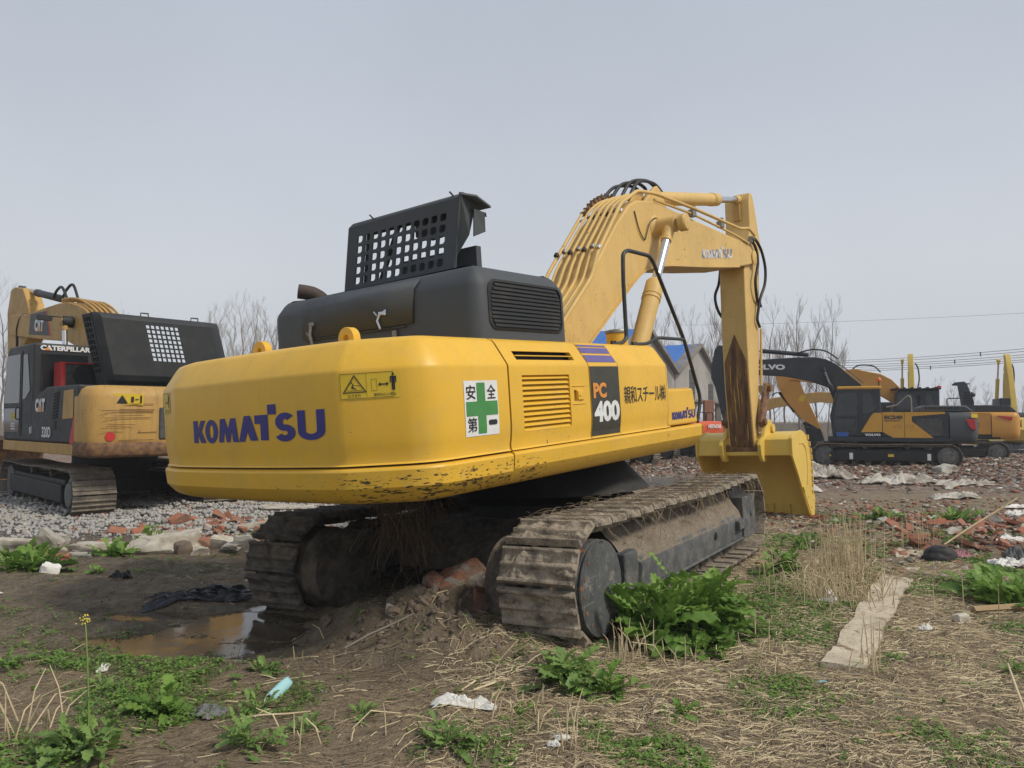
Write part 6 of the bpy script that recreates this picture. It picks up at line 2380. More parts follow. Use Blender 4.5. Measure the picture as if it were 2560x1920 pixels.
# --- two far machines with upright arms
def far_upright(x, y, z, lab, fx, fy, cabmat):
    e = empty('excavator', frameM(fx, fy, x, y, z))
    tag(e, lab, 'excavator', 'excavators parked in the yard')
    for (yc, sd_) in ((1.2, 1), (-1.2, -1)):
        simple_track(e, yc, sd_, 1.9, 0.4, 0.6)
    mb = MB()
    mb.b2(-2.0, 1.8, -1.35, 1.35, 1.0, 1.3)
    mb.b2(-0.8, 0.8, -1.0, 1.0, 0.35, 1.0)
    mb.build('deck', 'far yellow paint', e)
    round_house('counterweight', e, 'far yellow paint', -1.7, 1.38, 1.0, 2.1, 2.7)
    cab(e, cabmat, 0.0, 1.7, 0.45, 1.35, 1.2, 3.0)
    b = boom_part(e, 'boom', [(0.3, 1.9), (0.9, 1.9), (1.75, 3.2), (1.85, 4.6), (1.6, 5.4), (1.25, 5.4), (1.1, 4.6), (1.0, 3.6), (0.2, 2.4)], 0.0, 0.34, 'far yellow paint')
    a = boom_part(e, 'arm', [(1.35, 5.9), (1.2, 5.6), (1.45, 4.8), (2.1, 2.6), (2.35, 2.5), (2.3, 3.4), (2.0, 4.9), (1.75, 5.7), (1.6, 6.3), (1.4, 6.5), (1.25, 6.4)], 0.0, 0.30, 'far yellow paint')
    rod_cyl('arm_cylinder', (1.0, -0.5, 3.4), (1.4, -0.45, 6.1), 0.6, 0.10, 0.05, 'far yellow paint', e, 0.2)
    mb = MB()
    mb.tube(smooth_path([(1.2, 0.3, 4.2), (1.1, 0.45, 4.9), (1.2, 0.4, 5.6), (1.35, 0.25, 5.9)], 4), 0.04, 6)
    mb.build('hose', 'rubber hose', b)
    mb = MB()
    mb.prism([(2.1, 2.7), (2.6, 2.6), (2.9, 2.0), (2.6, 1.4), (2.0, 1.2), (2.4, 1.8)], -0.55, 0.55)
    mb.build('bucket', 'far yellow paint', e)
    return e


far_upright(25.0, 47.5, -0.8, 'far yellow excavator whose upright arm rises over the black cab of the orange machine', -0.45, -0.9, 'dark slate paint')
far_upright(29.9, 46.5, -0.9, 'far yellow excavator with an upright arm above the dark car at the right edge', -0.25, -0.97, 'dark slate paint')

# --- red orange compact machine and two more tracks seen below the yellow body
HIT = empty('excavator', frameM(-0.75, 0.66, 7.55, 33.6, 0.0))
tag(HIT, 'red orange excavator seen low down between the yellow machine and its bucket', 'excavator', 'excavators parked in the yard')
for (yc, sd_) in ((1.1, 1), (-1.1, -1)):
    simple_track(HIT, yc, sd_, 1.5, 0.34, 0.5)
mb = MB()
mb.b2(-1.5, 1.4, -1.2, 1.2, 0.70, 0.80)
mb.b2(-0.6, 0.6, -0.9, 0.9, 0.3, 0.72)
mb.build('deck', 'far yellow paint', HIT)
hc = round_house('counterweight', HIT, 'red orange paint', -0.6, 1.25, 0.80, 1.62, 1.55)
decal('maker_lettering', text2d('HITACHI', 0.06), plane_map((-1.53, 0.62, 1.32), (-0.05, -1, 0), (0, 0, 1), 0.03), 'decal white', hc, 1.05, 0.16)
mb = MB()
mb.add([(-1.30, 1.14, 1.36), (-1.46, 0.95, 1.36), (-1.46, 0.95, 1.5), (-1.30, 1.14, 1.5)], [(0, 1, 2, 3)])
mb.build('warning_label', 'sticker yellow', hc, smooth=0).location = (-0.03, 0.03, 0)
mb = MB()
mb.prism([(-0.6, 0.8), (0.0, 0.8), (0.0, 1.6), (-0.6, 1.6)], 0.5, 1.22)
mb.b2(-0.6, 1.3, -1.2, 0.3, 0.8, 1.5)
mb.build('side_cover', 'red orange paint', HIT, bevel=0.05)
cab(HIT, 'dark slate paint', 0.0, 1.3, 0.3, 1.2, 0.8, 2.45)
mb = MB()
for y0_ in (-0.9, -0.2):
    mb.tube(fillet_path([(-1.0, y0_, 1.6), (-1.0, y0_, 2.0), (-1.0, y0_ + 0.6, 2.0), (-1.0, y0_ + 0.6, 1.6)], 0.08, 3), 0.02, 6)
mb.build('handrail', 'black frame paint', HIT)
boom_part(HIT, 'boom', [(0.5, 1.2), (0.9, 1.2), (2.4, 2.7), (4.0, 2.5), (4.1, 2.7), (2.3, 3.1), (0.5, 1.6)], -0.2, 0.3, 'red orange paint')
for (ox_, oy_, lab) in ((2.75, 27.2, 'dark tracked excavator almost hidden behind the yellow machine, nearest of its row'), (4.2, 30.6, 'excavator with pale track shoes hidden behind the yellow side panel')):
    e = empty('excavator', frameM(-0.80, 0.60, ox_, oy_, 0.0))
    tag(e, lab, 'excavator', 'excavators parked in the yard')
    for (yc, sd_) in ((1.15, 1), (-1.15, -1)):
        simple_track(e, yc, sd_, 1.7, 0.38, 0.55)
    mb = MB()
    mb.b2(-1.6, 1.7, -1.25, 1.25, 0.95, 1.2)
    mb.b2(-0.7, 0.7, -0.9, 0.9, 0.3, 0.95)
    mb.build('deck', 'dark slate paint', e)
    round_house('counterweight', e, 'dark slate paint', -1.0, 1.3, 1.0, 1.8, 2.2)
    cab(e, 'dark slate paint', 0.0, 1.4, 0.4, 1.25, 1.2, 2.3)

# ------------------------------------------------------------------ sheds, wall, cars, wires
def shed(name, ridge, g, a, half, zr, ze, length, lab, mats, windows=True):
    """ridge: xy of the gable peak, g: unit vector along the gable plane, a: axis away from the gable"""
    o = empty(name, None, (ridge[0], ridge[1], 0))
    tag(o, lab, 'shed', 'twin gabled sheds')
    g = Vector((g[0], g[1], 0))
    a = Vector((a[0], a[1], 0))
    Z = Vector((0, 0, 1))
    zb = -1.2
    mb = MB()
    pts = [(-half, zb), (half, zb), (half, ze), (0, zr - 0.05), (-half, ze)]
    zf = 3.05
    pts = [(-half + 0.05, zf), (half - 0.05, zf), (half - 0.05, ze), (0, zr - 0.1), (-half + 0.05, ze)]
    V = [g * p + Z * q - a * 0.0 for p, q in pts] + [g * p + Z * q + a * length for p, q in pts]
    n = len(pts)
    mb.add(V, [tuple(range(n)), tuple(range(2 * n - 1, n - 1, -1))] + [(i, i + n, (i + 1) % n + n, (i + 1) % n) for i in range(n)])
    w = mb.build('wall', 'shed wall', o, smooth=0)
    # roof slabs
    for sg, nm in ((-1, 'roof'), (1, 'roof')):
        mb = MB()
        e0 = g * (sg * (half + 0.0)) + Z * (ze + 0.02)
        r0 = Z * (zr + 0.02)
        f = -a * 0.35
        b = a * length
        up = Z * 0.10
        V = [e0 + f, r0 + f, r0 + b, e0 + b, e0 + f + up, r0 + f + up, r0 + b + up, e0 + b + up]
        mb.add(V, [(0, 1, 2, 3), (4, 7, 6, 5), (0, 4, 5, 1), (1, 5, 6, 2), (2, 6, 7, 3), (3, 7, 4, 0)])
        rf = mb.build(nm, 'blue roof sheet', o, smooth=0)
        rf['label'] = 'blue sheet roof slope'
        mb = MB()
        k = 0.14
        V = [e0 + f * 1.15 + up * 1.2, r0 + f * 1.15 + up * 1.2, r0 + f * 1.15 - Z * k, e0 + f * 1.15 - Z * k, e0 + a * 0.5 + up * 1.2, r0 + a * 0.5 + up * 1.2, r0 + a * 0.5 + up * .2, e0 + a * 0.5 + up * .2]
        mb.add(V, [(0, 1, 2, 3), (4, 7, 6, 5), (0, 4, 5, 1), (1, 5, 6, 2), (2, 6, 7, 3), (3, 7, 4, 0)])
        mb.build('verge', 'shed verge', rf, smooth=0)
        mb = MB()
        for i in range(int(length / 1.2)):
            t = i * 1.2
            p, q = e0 + a * t + up * 1.3, r0 + a * t + up * 1.3
            mb.tube([p, q], 0.03, 4)
        mb.build('roof_ribs', 'blue roof sheet', rf, smooth=0)
    if windows:
        for c0 in (-half * 0.28, half * 0.62):
            mb = MB()
            V = []
            for p, q in ((c0 - 0.75, zf + 0.1), (c0 + 0.75, zf + 0.1), (c0 + 0.75, ze - 0.2 + (0.7 if abs(c0) < 2.5 else -0.2)), (c0 - 0.75, ze - 0.2 + (0.7 if abs(c0) < 2.5 else -0.2))):
                V.append(g * p + Z * q - a * 0.02)
            mb.add(V, [(0, 1, 2, 3)])
            wn = mb.build('boarded_window', 'interior grey', o, smooth=0)
            mb = MB()
            for k in (0.3, 0.6):
                zz = zf + 0.1 + (V[2].z - V[0].z) * k
                mb.tube([g * (c0 - 0.75) + Z * zz - a * 0.04, g * (c0 + 0.75) + Z * zz - a * 0.04], 0.03, 4)
            mb.build('window_bar', 'shed verge', wn)
    # open ground floor: posts, beam and dark back wall
    mb = MB()
    for i in range(4):
        p = -half + 0.3 + i * (2 * half - 0.6) / 3
        c_ = g * p - a * 0.1
        mb.box((c_.x, c_.y, (zb + zf) / 2 + 0.1), (0.45, 0.45, zf - zb))
    mb.build('posts', 'shed verge', o)
    mb = MB()
    V = [g * -half + Z * zb + a * 2.5, g * half + Z * zb + a * 2.5, g * half + Z * zf + a * 2.5, g * -half + Z * zf + a * 2.5]
    mb.add(V, [(0, 1, 2, 3)])
    mb.build('rear_wall', 'interior grey', o, smooth=0)
    mb = MB()
    V = []
    for t in (-0.5, 2.5):
        for p in (-half, half):
            V.append(g * p + Z * (zf - 0.02) + a * t)
            V.append(g * p + Z * (zf + 0.16) + a * t)
    mb.add(V, [(0, 1, 3, 2), (4, 6, 7, 5), (0, 4, 5, 1), (2, 3, 7, 6), (0, 2, 6, 4), (1, 5, 7, 3)])
    mb.build('floor_slab', 'shed verge', o, smooth=0)
    return o


GV = (0.495, 0.869)
AV = (-0.869, 0.495)
shed('shed', (8.9, 50.0), GV, AV, 6.0, 7.6, 5.05, 22, 'nearer of the twin gabled sheds, its peak left of the black handrail', None, windows=False)
shed('shed', (14.87, 60.5), GV, AV, 6.0, 7.6, 5.05, 22, 'right hand gabled shed with a blue roof and two dark boarded windows', None)
mb = MB()
mb.b2(12.2, 12.8, 48.0, 48.5, -1, 2.9)
mb.b2(12.9, 15.5, 48.6, 48.9, -1, 1.2)
b_ = mb.build('brick_pier', 'brick', None, bevel=0.02)
tag(b_, 'red brick pier and stub wall in front of the sheds', 'wall')
mb = MB()
mb.b2(24, 60, 84.0, 84.3, -1.2, 1.25)
mb.b2(23.6, 24.2, 83.8, 84.4, -1.2, 1.5)
tag(mb.build('boundary_wall', 'shed verge', None), 'long low grey wall under the bare trees', 'wall')


def car(x, y, z, rot, mat, lab):
    o = empty('car', Matrix.Translation((x, y, z)) @ Matrix.Rotation(rot, 4, 'Z'))
    tag(o, lab, 'car', 'cars parked behind the excavators')
    mb = MB()
    side = [(-2.35, 0.35), (-2.38, 0.65), (-2.25, 0.88), (-1.3, 0.98), (1.2, 0.98), (2.1, 0.88), (2.36, 0.7), (2.38, 0.35), (1.9, 0.24), (-1.9, 0.24)]
    V, F = [], []
    for y_, k in ((-0.90, 0.94), (-0.86, 1.0), (0.86, 1.0), (0.90, 0.94)):
        V += [(a * (0.985 if abs(y_) > 0.88 else 1), y_, 0.55 + (b - 0.55) * k) for a, b in side]
    n = len(side)
    for r in range(3):
        F += [(r * n + i, r * n + (i + 1) % n, (r + 1) * n + (i + 1) % n, (r + 1) * n + i) for i in range(n)]
    F += [tuple(range(n)), tuple(range(4 * n - 1, 3 * n - 1, -1))]
    mb.add(V, F)
    bd = mb.build('body', mat, o, bevel=0.05, seg=3)
    mb = MB()
    gh = [(-1.75, 0.94), (-1.0, 1.36), (-0.3, 1.44), (0.4, 1.40), (1.45, 0.94)]
    V = [(a, -0.80, b) if b < 1 else (a, -0.62, b) for a, b in gh] + [(a, 0.80, b) if b < 1 else (a, 0.62, b) for a, b in gh]
    m = len(gh)
    mb.add(V, [tuple(range(m)), tuple(range(2 * m - 1, m - 1, -1))] + [(i, i + m, (i + 1) % m + m, (i + 1) % m) for i in range(m)])
    mb.build('roof', mat, bd, bevel=0.05, seg=3)
    for sg in (-1, 1):
        for poly in ([(-1.55, 0.99), (-0.97, 1.31), (-0.35, 1.38), (-0.35, 0.99)], [(-0.28, 0.99), (-0.28, 1.38), (0.38, 1.34), (1.22, 0.99)]):
            mb = MB()
            mb.add([(a, sg * (0.815 - (b - 0.94) * 0.36), b) for a, b in poly], [(0, 1, 2, 3)])
            mb.build('window', 'glass', bd, smooth=0)
    for wx in (-1.42, 1.42):
        for sg in (-1, 1):
            mb = MB()
            mb.lathe((wx, sg * 0.66, 0.33), (wx, sg * 3, 0.33), [(0, 0.2), (0.01, 0.32), (0.2, 0.33), (0.23, 0.30), (0.235, 0.22)], 24)
            w = mb.build('wheel', 'tyre', o)
            mb = MB()
            mb.lathe((wx, sg * 0.86, 0.33), (wx, sg * 3, 0.33), [(0, 0.21), (0.03, 0.2), (0.02, 0.06), (0.04, 0.05), (0.041, 0)], 10)
            mb.build('rim', 'chrome', w)
    mb = MB()
    mb.b2(2.25, 2.37, -0.8, -0.5, 0.62, 0.76)
    mb.build('headlight', 'glass', bd, bevel=0.02)
    return o


car(28.9, 45.0, -1.0, math.pi, 'dark car paint', 'dark saloon car at the right edge below the far yellow arm')
car(18.3, 42.5, -1.0, 0.25, 'white car paint', 'white car seen under the slate excavator')
car(21.6, 49.0, -1.1, 0.1, 'dark car paint', 'dark car behind the white car, seen under the slate excavator')

# power lines
for k, (y0, y1) in enumerate(((868, 898), (875, 903), (884, 909), (890, 914), (897, 919), (902, 923), (783, 806))):
    mb = MB()
    d0, d1 = 66.0, 96.0
    if k == 6:
        d0, d1 = 90.0, 130.0
    zA = 1.7 + (1048 - y0 + 8) * d0 / 1895
    xA = (2680 - 1280) / 1895 * d0
    zB = 1.7 + (1048 - y1 - 6) * d1 / 1895
    xB = (1990 - 1280) / 1895 * d1
    if k == 6:
        xB = (1700 - 1280) / 1895 * d1
    A_, B_ = Vector((xA, d0, zA)), Vector((xB, d1, zB))
    pts = []
    for i in range(13):
        t = i / 12
        p = A_.lerp(B_, t)
        p.z -= 0.35 * 4 * t * (1 - t)
        pts.append(p)
    mb.tube(pts, 0.022 if k < 6 else 0.016, 4)
    if k in (0, 2, 4):
        q = pts[3 + k // 2]
        mb.box((q.x, q.y, q.z - 0.15), (0.08, 0.08, 0.42))
    w = mb.build('power_line', 'wire', None, smooth=0)
    tag(w, ('topmost of the six power lines at the right', 'second power line from the top at the right', 'third power line from the top at the right', 'fourth power line from the top at the right', 'fifth power line from the top at the right', 'lowest of the six power lines at the right', 'single thin wire high above the group of six')[k], 'power line', 'power lines crossing the sky at the right')

# ------------------------------------------------------------------ bare trees
def tree_meshes(seed, h=12.0, spread=1.0, dens=1.0):
    rs = random.Random(seed)
    tr, tw = MB(), MB()
    pts, rr = [], []
    p = Vector((0, 0, 0))
    n = 9
    for i in range(n + 1):
        t = i / n
        pts.append(Vector((rs.gauss(0, 0.05) * i * 0.5, rs.gauss(0, 0.05) * i * 0.5, h * t)))
        rr.append(0.10 * (1 - t) ** 0.9 + 0.01)
    tr.tube(pts, 0, 7, True, rr)

    def branch(p, d, l, r, lev):
        q = [p]
        k = 5 if lev < 2 else 3
        dd = d.copy()
        for i in range(k):
            dd = (dd + Vector((rs.gauss(0, 0.10), rs.gauss(0, 0.10), 0.10 + rs.gauss(0, 0.06)))).normalized()
            q.append(q[-1] + dd * l / k)
        tw.tube(q, 0, 3, False, [r * (1 - 0.75 * i / k) for i in range(k + 1)])
        if lev >= 3:
            return
        m = int((7, 5, 3)[lev] * dens)
        for i in range(m):
            t = rs.uniform(0.2, 0.98)
            pos = t * k
            a = q[int(pos)].lerp(q[min(k, int(pos) + 1)], pos - int(pos))
            ang = rs.uniform(0, 2 * math.pi)
            side = Vector((math.cos(ang), math.sin(ang), 0.3))
            nd = (dd * 0.9 + side * 0.55 * spread + Vector((0, 0, 0.25))).normalized()
            branch(a, nd, l * rs.uniform(0.3, 0.5), r * 0.45, lev + 1)

    nb = int(20 * dens)
    for i in range(nb):
        t = rs.uniform(0.18, 0.96)
        pos = t * n
        a = pts[int(pos)].lerp(pts[min(n, int(pos) + 1)], pos - int(pos))
        ang = rs.uniform(0, 2 * math.pi)
        el = rs.uniform(0.9, 1.6)
        d = Vector((math.cos(ang) * spread, math.sin(ang) * spread, el)).normalized()
        branch(a, d, h * (0.34 - 0.22 * t) * rs.uniform(0.8, 1.2), 0.036 * (1.1 - t) + 0.009, 0)
    return tr, tw


VAR = []
for sd_, sp__, dn in ((1, 0.75, 1.0), (2, 0.55, 1.15), (3, 0.9, 1.0), (4, 0.65, 1.2), (5, 1.25, 1.25)):
    tr, tw = tree_meshes(sd_, 12.0, sp__, dn)
    a = tr.build('trunk', 'bark', None, smooth=60)
    b = tw.build('crown', 'dead twig', None, smooth=0)
    VAR.append((a, b))
TREES = [(1590, 805, 92, 0), (1625, 770, 80, 1), (1658, 802, 88, 3), (1700, 788, 84, 0), (1738, 800, 92, 2), (1790, 762, 78, 1), (1826, 758, 80, 3), (1862, 778, 88, 0), (1925, 775, 78, 2), (1962, 802, 90, 1), (1998, 772, 80, 3), (2042, 788, 86, 0), (2085, 775, 72, 2), (2108, 850, 92, 1),
         (2345, 955, 90, 4), (2385, 962, 96, 4), (2425, 955, 92, 4), (2465, 968, 98, 4), (2510, 985, 100, 4), (2556, 972, 94, 4),
         (3, 728, 70, 2), (78, 765, 86, 3), (312, 780, 78, 1), (510, 800, 84, 3), (545, 778, 66, 4), (585, 802, 72, 4), (602, 762, 78, 2), (630, 764, 76, 0), (662, 790, 84, 4), (690, 782, 84, 1), (1540, 800, 94, 1), (560, 830, 90, 2), (2000, 880, 110, 4), (1935, 870, 105, 4), (1880, 860, 108, 4), (1770, 850, 104, 4), (2240, 975, 100, 4), (2290, 970, 104, 4)]
for k, (px, py, d, v) in enumerate(TREES):
    zt_ = 1.7 + (1048 - py) * d / 1895
    zb_ = -0.9 if px > 1500 else 0.0
    x_ = (px - 1280) / 1895 * d
    s_ = (zt_ - zb_) / 12.0
    e_ = empty('bare_tree', None, (x_, d, zb_))
    e_.scale = (s_, s_, s_)
    e_.rotation_euler = (0, 0, random.uniform(0, 6.28))
    side = 'at the left, beyond the black and ochre excavator' if px < 760 else ('at the right, beyond the parked excavators' if px > 2200 else 'in the row beyond the sheds and the yellow arm')
    grp_ = [q for q in sorted(t_[0] for t_ in TREES if (t_[0] < 760) == (px < 760))]
    ordn = ('first', 'second', 'third', 'fourth', 'fifth', 'sixth', 'seventh', 'eighth', 'ninth', 'tenth', 'eleventh', 'twelfth', 'thirteenth', 'fourteenth', 'fifteenth', 'sixteenth', 'seventeenth', 'eighteenth', 'nineteenth', 'twentieth', 'twenty-first', 'twenty-second', 'twenty-third', 'twenty-fourth', 'twenty-fifth', 'twenty-sixth', 'twenty-seventh', 'twenty-eighth')[grp_.index(px)]
    tag(e_, 'bare tree, ' + ordn + ' from the left ' + ('in the group at the left side' if px < 760 else 'in the row at the right side'), 'tree', 'bare trees ' + ('left' if px < 760 else 'far right' if px > 2200 else 'beyond the yard'))
    for m in VAR[v]:
        c = m.copy()
        c.parent = e_
        COL.objects.link(c)
for a, b in VAR:
    bpy.data.objects.remove(a)
    bpy.data.objects.remove(b)


def brush(i):
    if i % 3:
        x_ = random.uniform(16, 75)
        y_ = random.uniform(86, 96)
        z_ = -1.0
    else:
        x_ = random.uniform(-62, -20)
        y_ = random.uniform(74, 84)
        z_ = 0
    h_ = random.uniform(1.2, 3.6)
    p = Vector((x_, y_, z_))
    return [p, p + Vector((random.gauss(0, 0.2), random.gauss(0, 0.2), h_ * 0.5)), p + Vector((random.gauss(0, 0.6), random.gauss(0, 0.3), h_))], 0.02


tag(strands('brushwood', 2600, brush, 'dead twig'), 'grey brown brushwood along the far edge of the yard', 'brushwood', kind='stuff')

# ------------------------------------------------------------------ stones and rubble
def ico():
    bm = bmesh.new()
    bmesh.ops.create_icosphere(bm, subdivisions=1, radius=1)
    v = np.array([tuple(p.co) for p in bm.verts])
    f = np.array([[q.index for q in p.verts] for p in bm.faces])
    bm.free()
    return v, f


IV, IF = ico()
BV = np.array([(-1, -1, -1), (1, -1, -1), (1, 1, -1), (-1, 1, -1), (-1, -1, 1), (1, -1, 1), (1, 1, 1), (-1, 1, 1)], float)
BF = np.array([(3, 2, 1, 0), (4, 5, 6, 7), (0, 1, 5, 4), (1, 2, 6, 5), (2, 3, 7, 6), (3, 0, 4, 7)])


def rotm(n):
    q = RNG.normal(size=(n, 4))
    q /= np.linalg.norm(q, axis=1)[:, None]
    w, x, y, z = q.T
    return np.stack([np.stack([1 - 2 * (y * y + z * z), 2 * (x * y - z * w), 2 * (x * z + y * w)], -1),
                     np.stack([2 * (x * y + z * w), 1 - 2 * (x * x + z * z), 2 * (y * z - x * w)], -1),
                     np.stack([2 * (x * z - y * w), 2 * (y * z + x * w), 1 - 2 * (x * x + y * y)], -1)], 1)


def scatter(name, V0, F0, P, Sz, mats, mi, jit=0.25, flatrot=False, label=None, cat=None, smooth=0):
    n = len(P)
    V = V0[None] * (1 + jit * RNG.uniform(-1, 1, (n, len(V0), 1))) * Sz[:, None, :]
    R = rotm(n)
    if flatrot:
        a = RNG.uniform(0, 2 * np.pi, n)
        t = RNG.normal(0, 0.25, (n, 2))
        c, s = np.cos(a), np.sin(a)
        R = np.zeros((n, 3, 3))
        R[:, 0, 0], R[:, 0, 1], R[:, 1, 0], R[:, 1, 1], R[:, 2, 2] = c, -s, s, c, 1
        R[:, 2, 0], R[:, 0, 2] = t[:, 0], -t[:, 0]
        R[:, 2, 1], R[:, 1, 2] = t[:, 1], -t[:, 1]
    V = np.einsum('nij,nvj->nvi', R, V) + P[:, None, :]
    F = (F0[None] + (np.arange(n) * len(V0))[:, None, None]).reshape(-1, F0.shape[1])
    me = bpy.data.meshes.new(name)
    me.vertices.add(n * len(V0))
    me.vertices.foreach_set('co', V.ravel())
    me.loops.add(F.size)
    me.loops.foreach_set('vertex_index', F.ravel().astype(np.int32))
    me.polygons.add(len(F))
    me.polygons.foreach_set('loop_start', np.arange(0, F.size, F0.shape[1], dtype=np.int32))
    for m in mats:
        me.materials.append(MATS[m])
    me.polygons.foreach_set('material_index', np.repeat(mi, len(F0)).astype(np.int32))
    me.update(calc_edges=True)
    o = bpy.data.objects.new(name, me)
    link(o)
    if label:
        tag(o, label, cat, kind='stuff')
    return o


def samp(n, x0, x1, y0, y1, dens, p=1.0):
    out = []
    while sum(len(a) for a in out) < n:
        x = RNG.uniform(x0, x1, n * 3)
        u = RNG.uniform(0, 1, n * 3)
        y = y0 * (y1 / y0) ** u if p else RNG.uniform(y0, y1, n * 3)
        k = RNG.uniform(0, 1, n * 3) < dens(x, y)
        out.append(np.stack([x[k], y[k]], -1))
    return np.concatenate(out)[:n]


def onground(P, dz=0.0):
    return np.concatenate([P, (height(P[:, 0], P[:, 1]) + dz)[:, None]], 1)


# gravel
P = samp(26000, -14, -0.5, 9.6, 21, lambda x, y: masks(x, y)[1] * (x > -0.72 * y - 1.5))
P3 = onground(P, 0.012)
r = RNG.uniform(0.014, 0.038, (len(P), 1)) * (1 + 0.02 * (P[:, 1:2] - 10))
scatter('gravel', IV, IF, P3, r * RNG.uniform(0.6, 1.2, (len(P), 3)), ['gravel stone', 'concrete', 'pale mortar', 'brick'], RNG.choice(4, len(P), p=[0.74, 0.18, 0.06, 0.02]), label='grey gravel under the worn excavator at the left', cat='gravel')
# brick rubble field
P = samp(17000, -6, 45, 13.5, 48, lambda x, y: masks(x, y)[2] * (np.abs(x) < 0.75 * y) * (0.12 + 0.88 * sst(17, 20, y)))
P3 = onground(P, 0.01)
k = RNG.uniform(0.02, 0.085, (len(P), 1)) * (0.65 + 0.022 * P[:, 1:2])
scatter('brick_rubble', BV, BF, P3, k * np.stack([RNG.uniform(0.5, 1.3, len(P)), RNG.uniform(0.3, 0.8, len(P)), RNG.uniform(0.10, 0.36, len(P))], -1), ['brick', 'concrete', 'pale mortar', 'dirt clod', 'white plastic', 'dull brick'], RNG.choice(6, len(P), p=[0.14, 0.14, 0.12, 0.29, 0.015, 0.295]), 0.3, True, 'broken brick and mortar rubble covering the back of the yard', 'rubble')
# finer bits in the near rubble patches
def dn(x, y):
    return np.clip(1.3 * gau(x, y, 6.7, 10.6, 1.9, 2.0) + 0.8 * gau(x, y, -3.2, 10.6, 1.6, 0.8) * (y > 9.9) + 0.25 * (y > 12) * (x > 1.5), 0, 1)


P = samp(5200, -6, 11, 8.0, 16, dn)
P3 = onground(P, 0.008)
k = RNG.uniform(0.012, 0.045, (len(P), 1))
scatter('rubble_chips', BV, BF, P3, k * np.stack([RNG.uniform(0.6, 1.4, len(P)), RNG.uniform(0.4, 1, len(P)), RNG.uniform(0.15, 0.5, len(P))], -1), ['brick', 'concrete', 'pale mortar', 'dirt clod'], RNG.choice(4, len(P), p=[0.5, 0.17, 0.13, 0.2]), 0.3, True, 'small brick and mortar chips in the nearer rubble patches', 'rubble')
# clods in the near soil
P = samp(9000, -5, 5, 3.4, 10, lambda x, y: 0.25 + 0.75 * np.clip(gau(x, y, -0.4, 5.8, 1.2, 0.9), 0, 1))
P3 = onground(P, 0.0)
k = 0.003 + 0.013 * RNG.uniform(0, 1, (len(P), 1)) ** 2.5 * (1 + 1.3 * gau(P[:, 0:1], P[:, 1:2], -0.5, 5.8, 1.0, 0.7))
scatter('soil_clods', IV, IF, P3, k * RNG.uniform(0.5, 1.5, (len(P), 3)), ['dirt clod', 'gravel stone'], RNG.choice(2, len(P), p=[0.985, 0.015]), jit=0.45, label='crumbs and clods of soil on the near ground', cat='soil')


def rock(name, x, y, size, rot=(0, 0, 0), mat='concrete', seed=0, lab='', cat='stone', grp=None, sink=0.3, amp=0.22, zoff=0.0, box=True):
    bm = bmesh.new()
    bmesh.ops.create_cube(bm, size=1)
    bmesh.ops.subdivide_edges(bm, edges=bm.edges[:], cuts=7, use_grid_fill=True)
    for v in bm.verts:
        p = v.co.copy()
        if not box:
            p = p.normalized() * 0.55 * 0.6 + p * 0.4
        n_ = Vector((mnoise.noise(p * 2.1 + Vector((seed * 3.1, 0, 0))), mnoise.noise(p * 2.1 + Vector((0, seed * 5.3, 9))), mnoise.noise(p * 2.1 + Vector((7, 0, seed * 2.7)))))
        n2 = mnoise.fractal(p * 5 + Vector((seed, 3, 1)), 1, 2, 3)
        q3 = p + n_ * amp * 0.7
        # knock off random corners with planes
        for kk in range(4):
            rr = random.Random(seed * 17 + kk)
            nn = Vector((rr.uniform(-1, 1), rr.uniform(-1, 1), rr.uniform(-0.6, 1))).normalized()
            dd = q3.dot(nn) - rr.uniform(0.40, 0.58)
            if dd > 0:
                q3 = q3 - nn * dd
        v.co = q3 + p * n2 * amp * 0.35
    for v in bm.verts:
        v.co = Vector((v.co.x * size[0], v.co.y * size[1], v.co.z * size[2]))
    me = bpy.data.meshes.new(name)
    bm.to_mesh(me)
    bm.free()
    me.polygons.foreach_set('use_smooth', [True] * len(me.polygons))
    me.set_sharp_from_angle(angle=math.radians(28))
    me.materials.append(MATS[mat])
    o = bpy.data.objects.new(name, me)
    link(o)
    o.location = (x, y, hz(x, y) + size[2] * (0.5 - sink) + zoff)
    o.rotation_euler = rot
    tag(o, lab, cat, grp)
    return o


rock('concrete_kerb', -6.15, 9.55, (1.05, 0.30, 0.20), (0.02, 0.03, 0.10), seed=1, mat='pale mortar', lab='long broken concrete kerb at the left edge below the gravel', cat='kerb')
rock('concrete_kerb', -5.20, 9.70, (0.66, 0.26, 0.17), (0, -0.02, -0.05), seed=2, mat='pale mortar', lab='short concrete kerb between the tilted block and the leafy weed', cat='kerb')
rock('concrete_block', -5.72, 9.45, (0.30, 0.18, 0.17), (0.1, 0.75, 0.4), seed=3, lab='tilted concrete block wedged between two kerbs', cat='block', zoff=0.06)
rock('concrete_block', -5.98, 10.15, (0.17, 0.08, 0.20), (0.1, 0.2, 0.4), seed=4, lab='small upright concrete piece standing behind the tilted block', cat='block', zoff=0.02)
rock('concrete_slab', -4.50, 9.90, (0.82, 0.55, 0.25), (0.05, -0.06, 0.12), seed=5, mat='pale mortar', lab='largest flat concrete slab beside the weeds on the gravel edge', cat='slab')
rock('mossy_stone', -4.16, 9.70, (0.22, 0.22, 0.22), (0, 0, 0.5), seed=6, mat='dirt clod', lab='dark mossy stone leaning on the large slab', cat='stone', box=False)
rock('broken_brick', -4.02, 9.95, (0.20, 0.11, 0.12), (0, 0.05, 0.05), seed=7, mat='brick', lab='red brick set upright right of the large slab', cat='brick', amp=0.06, zoff=0.03)
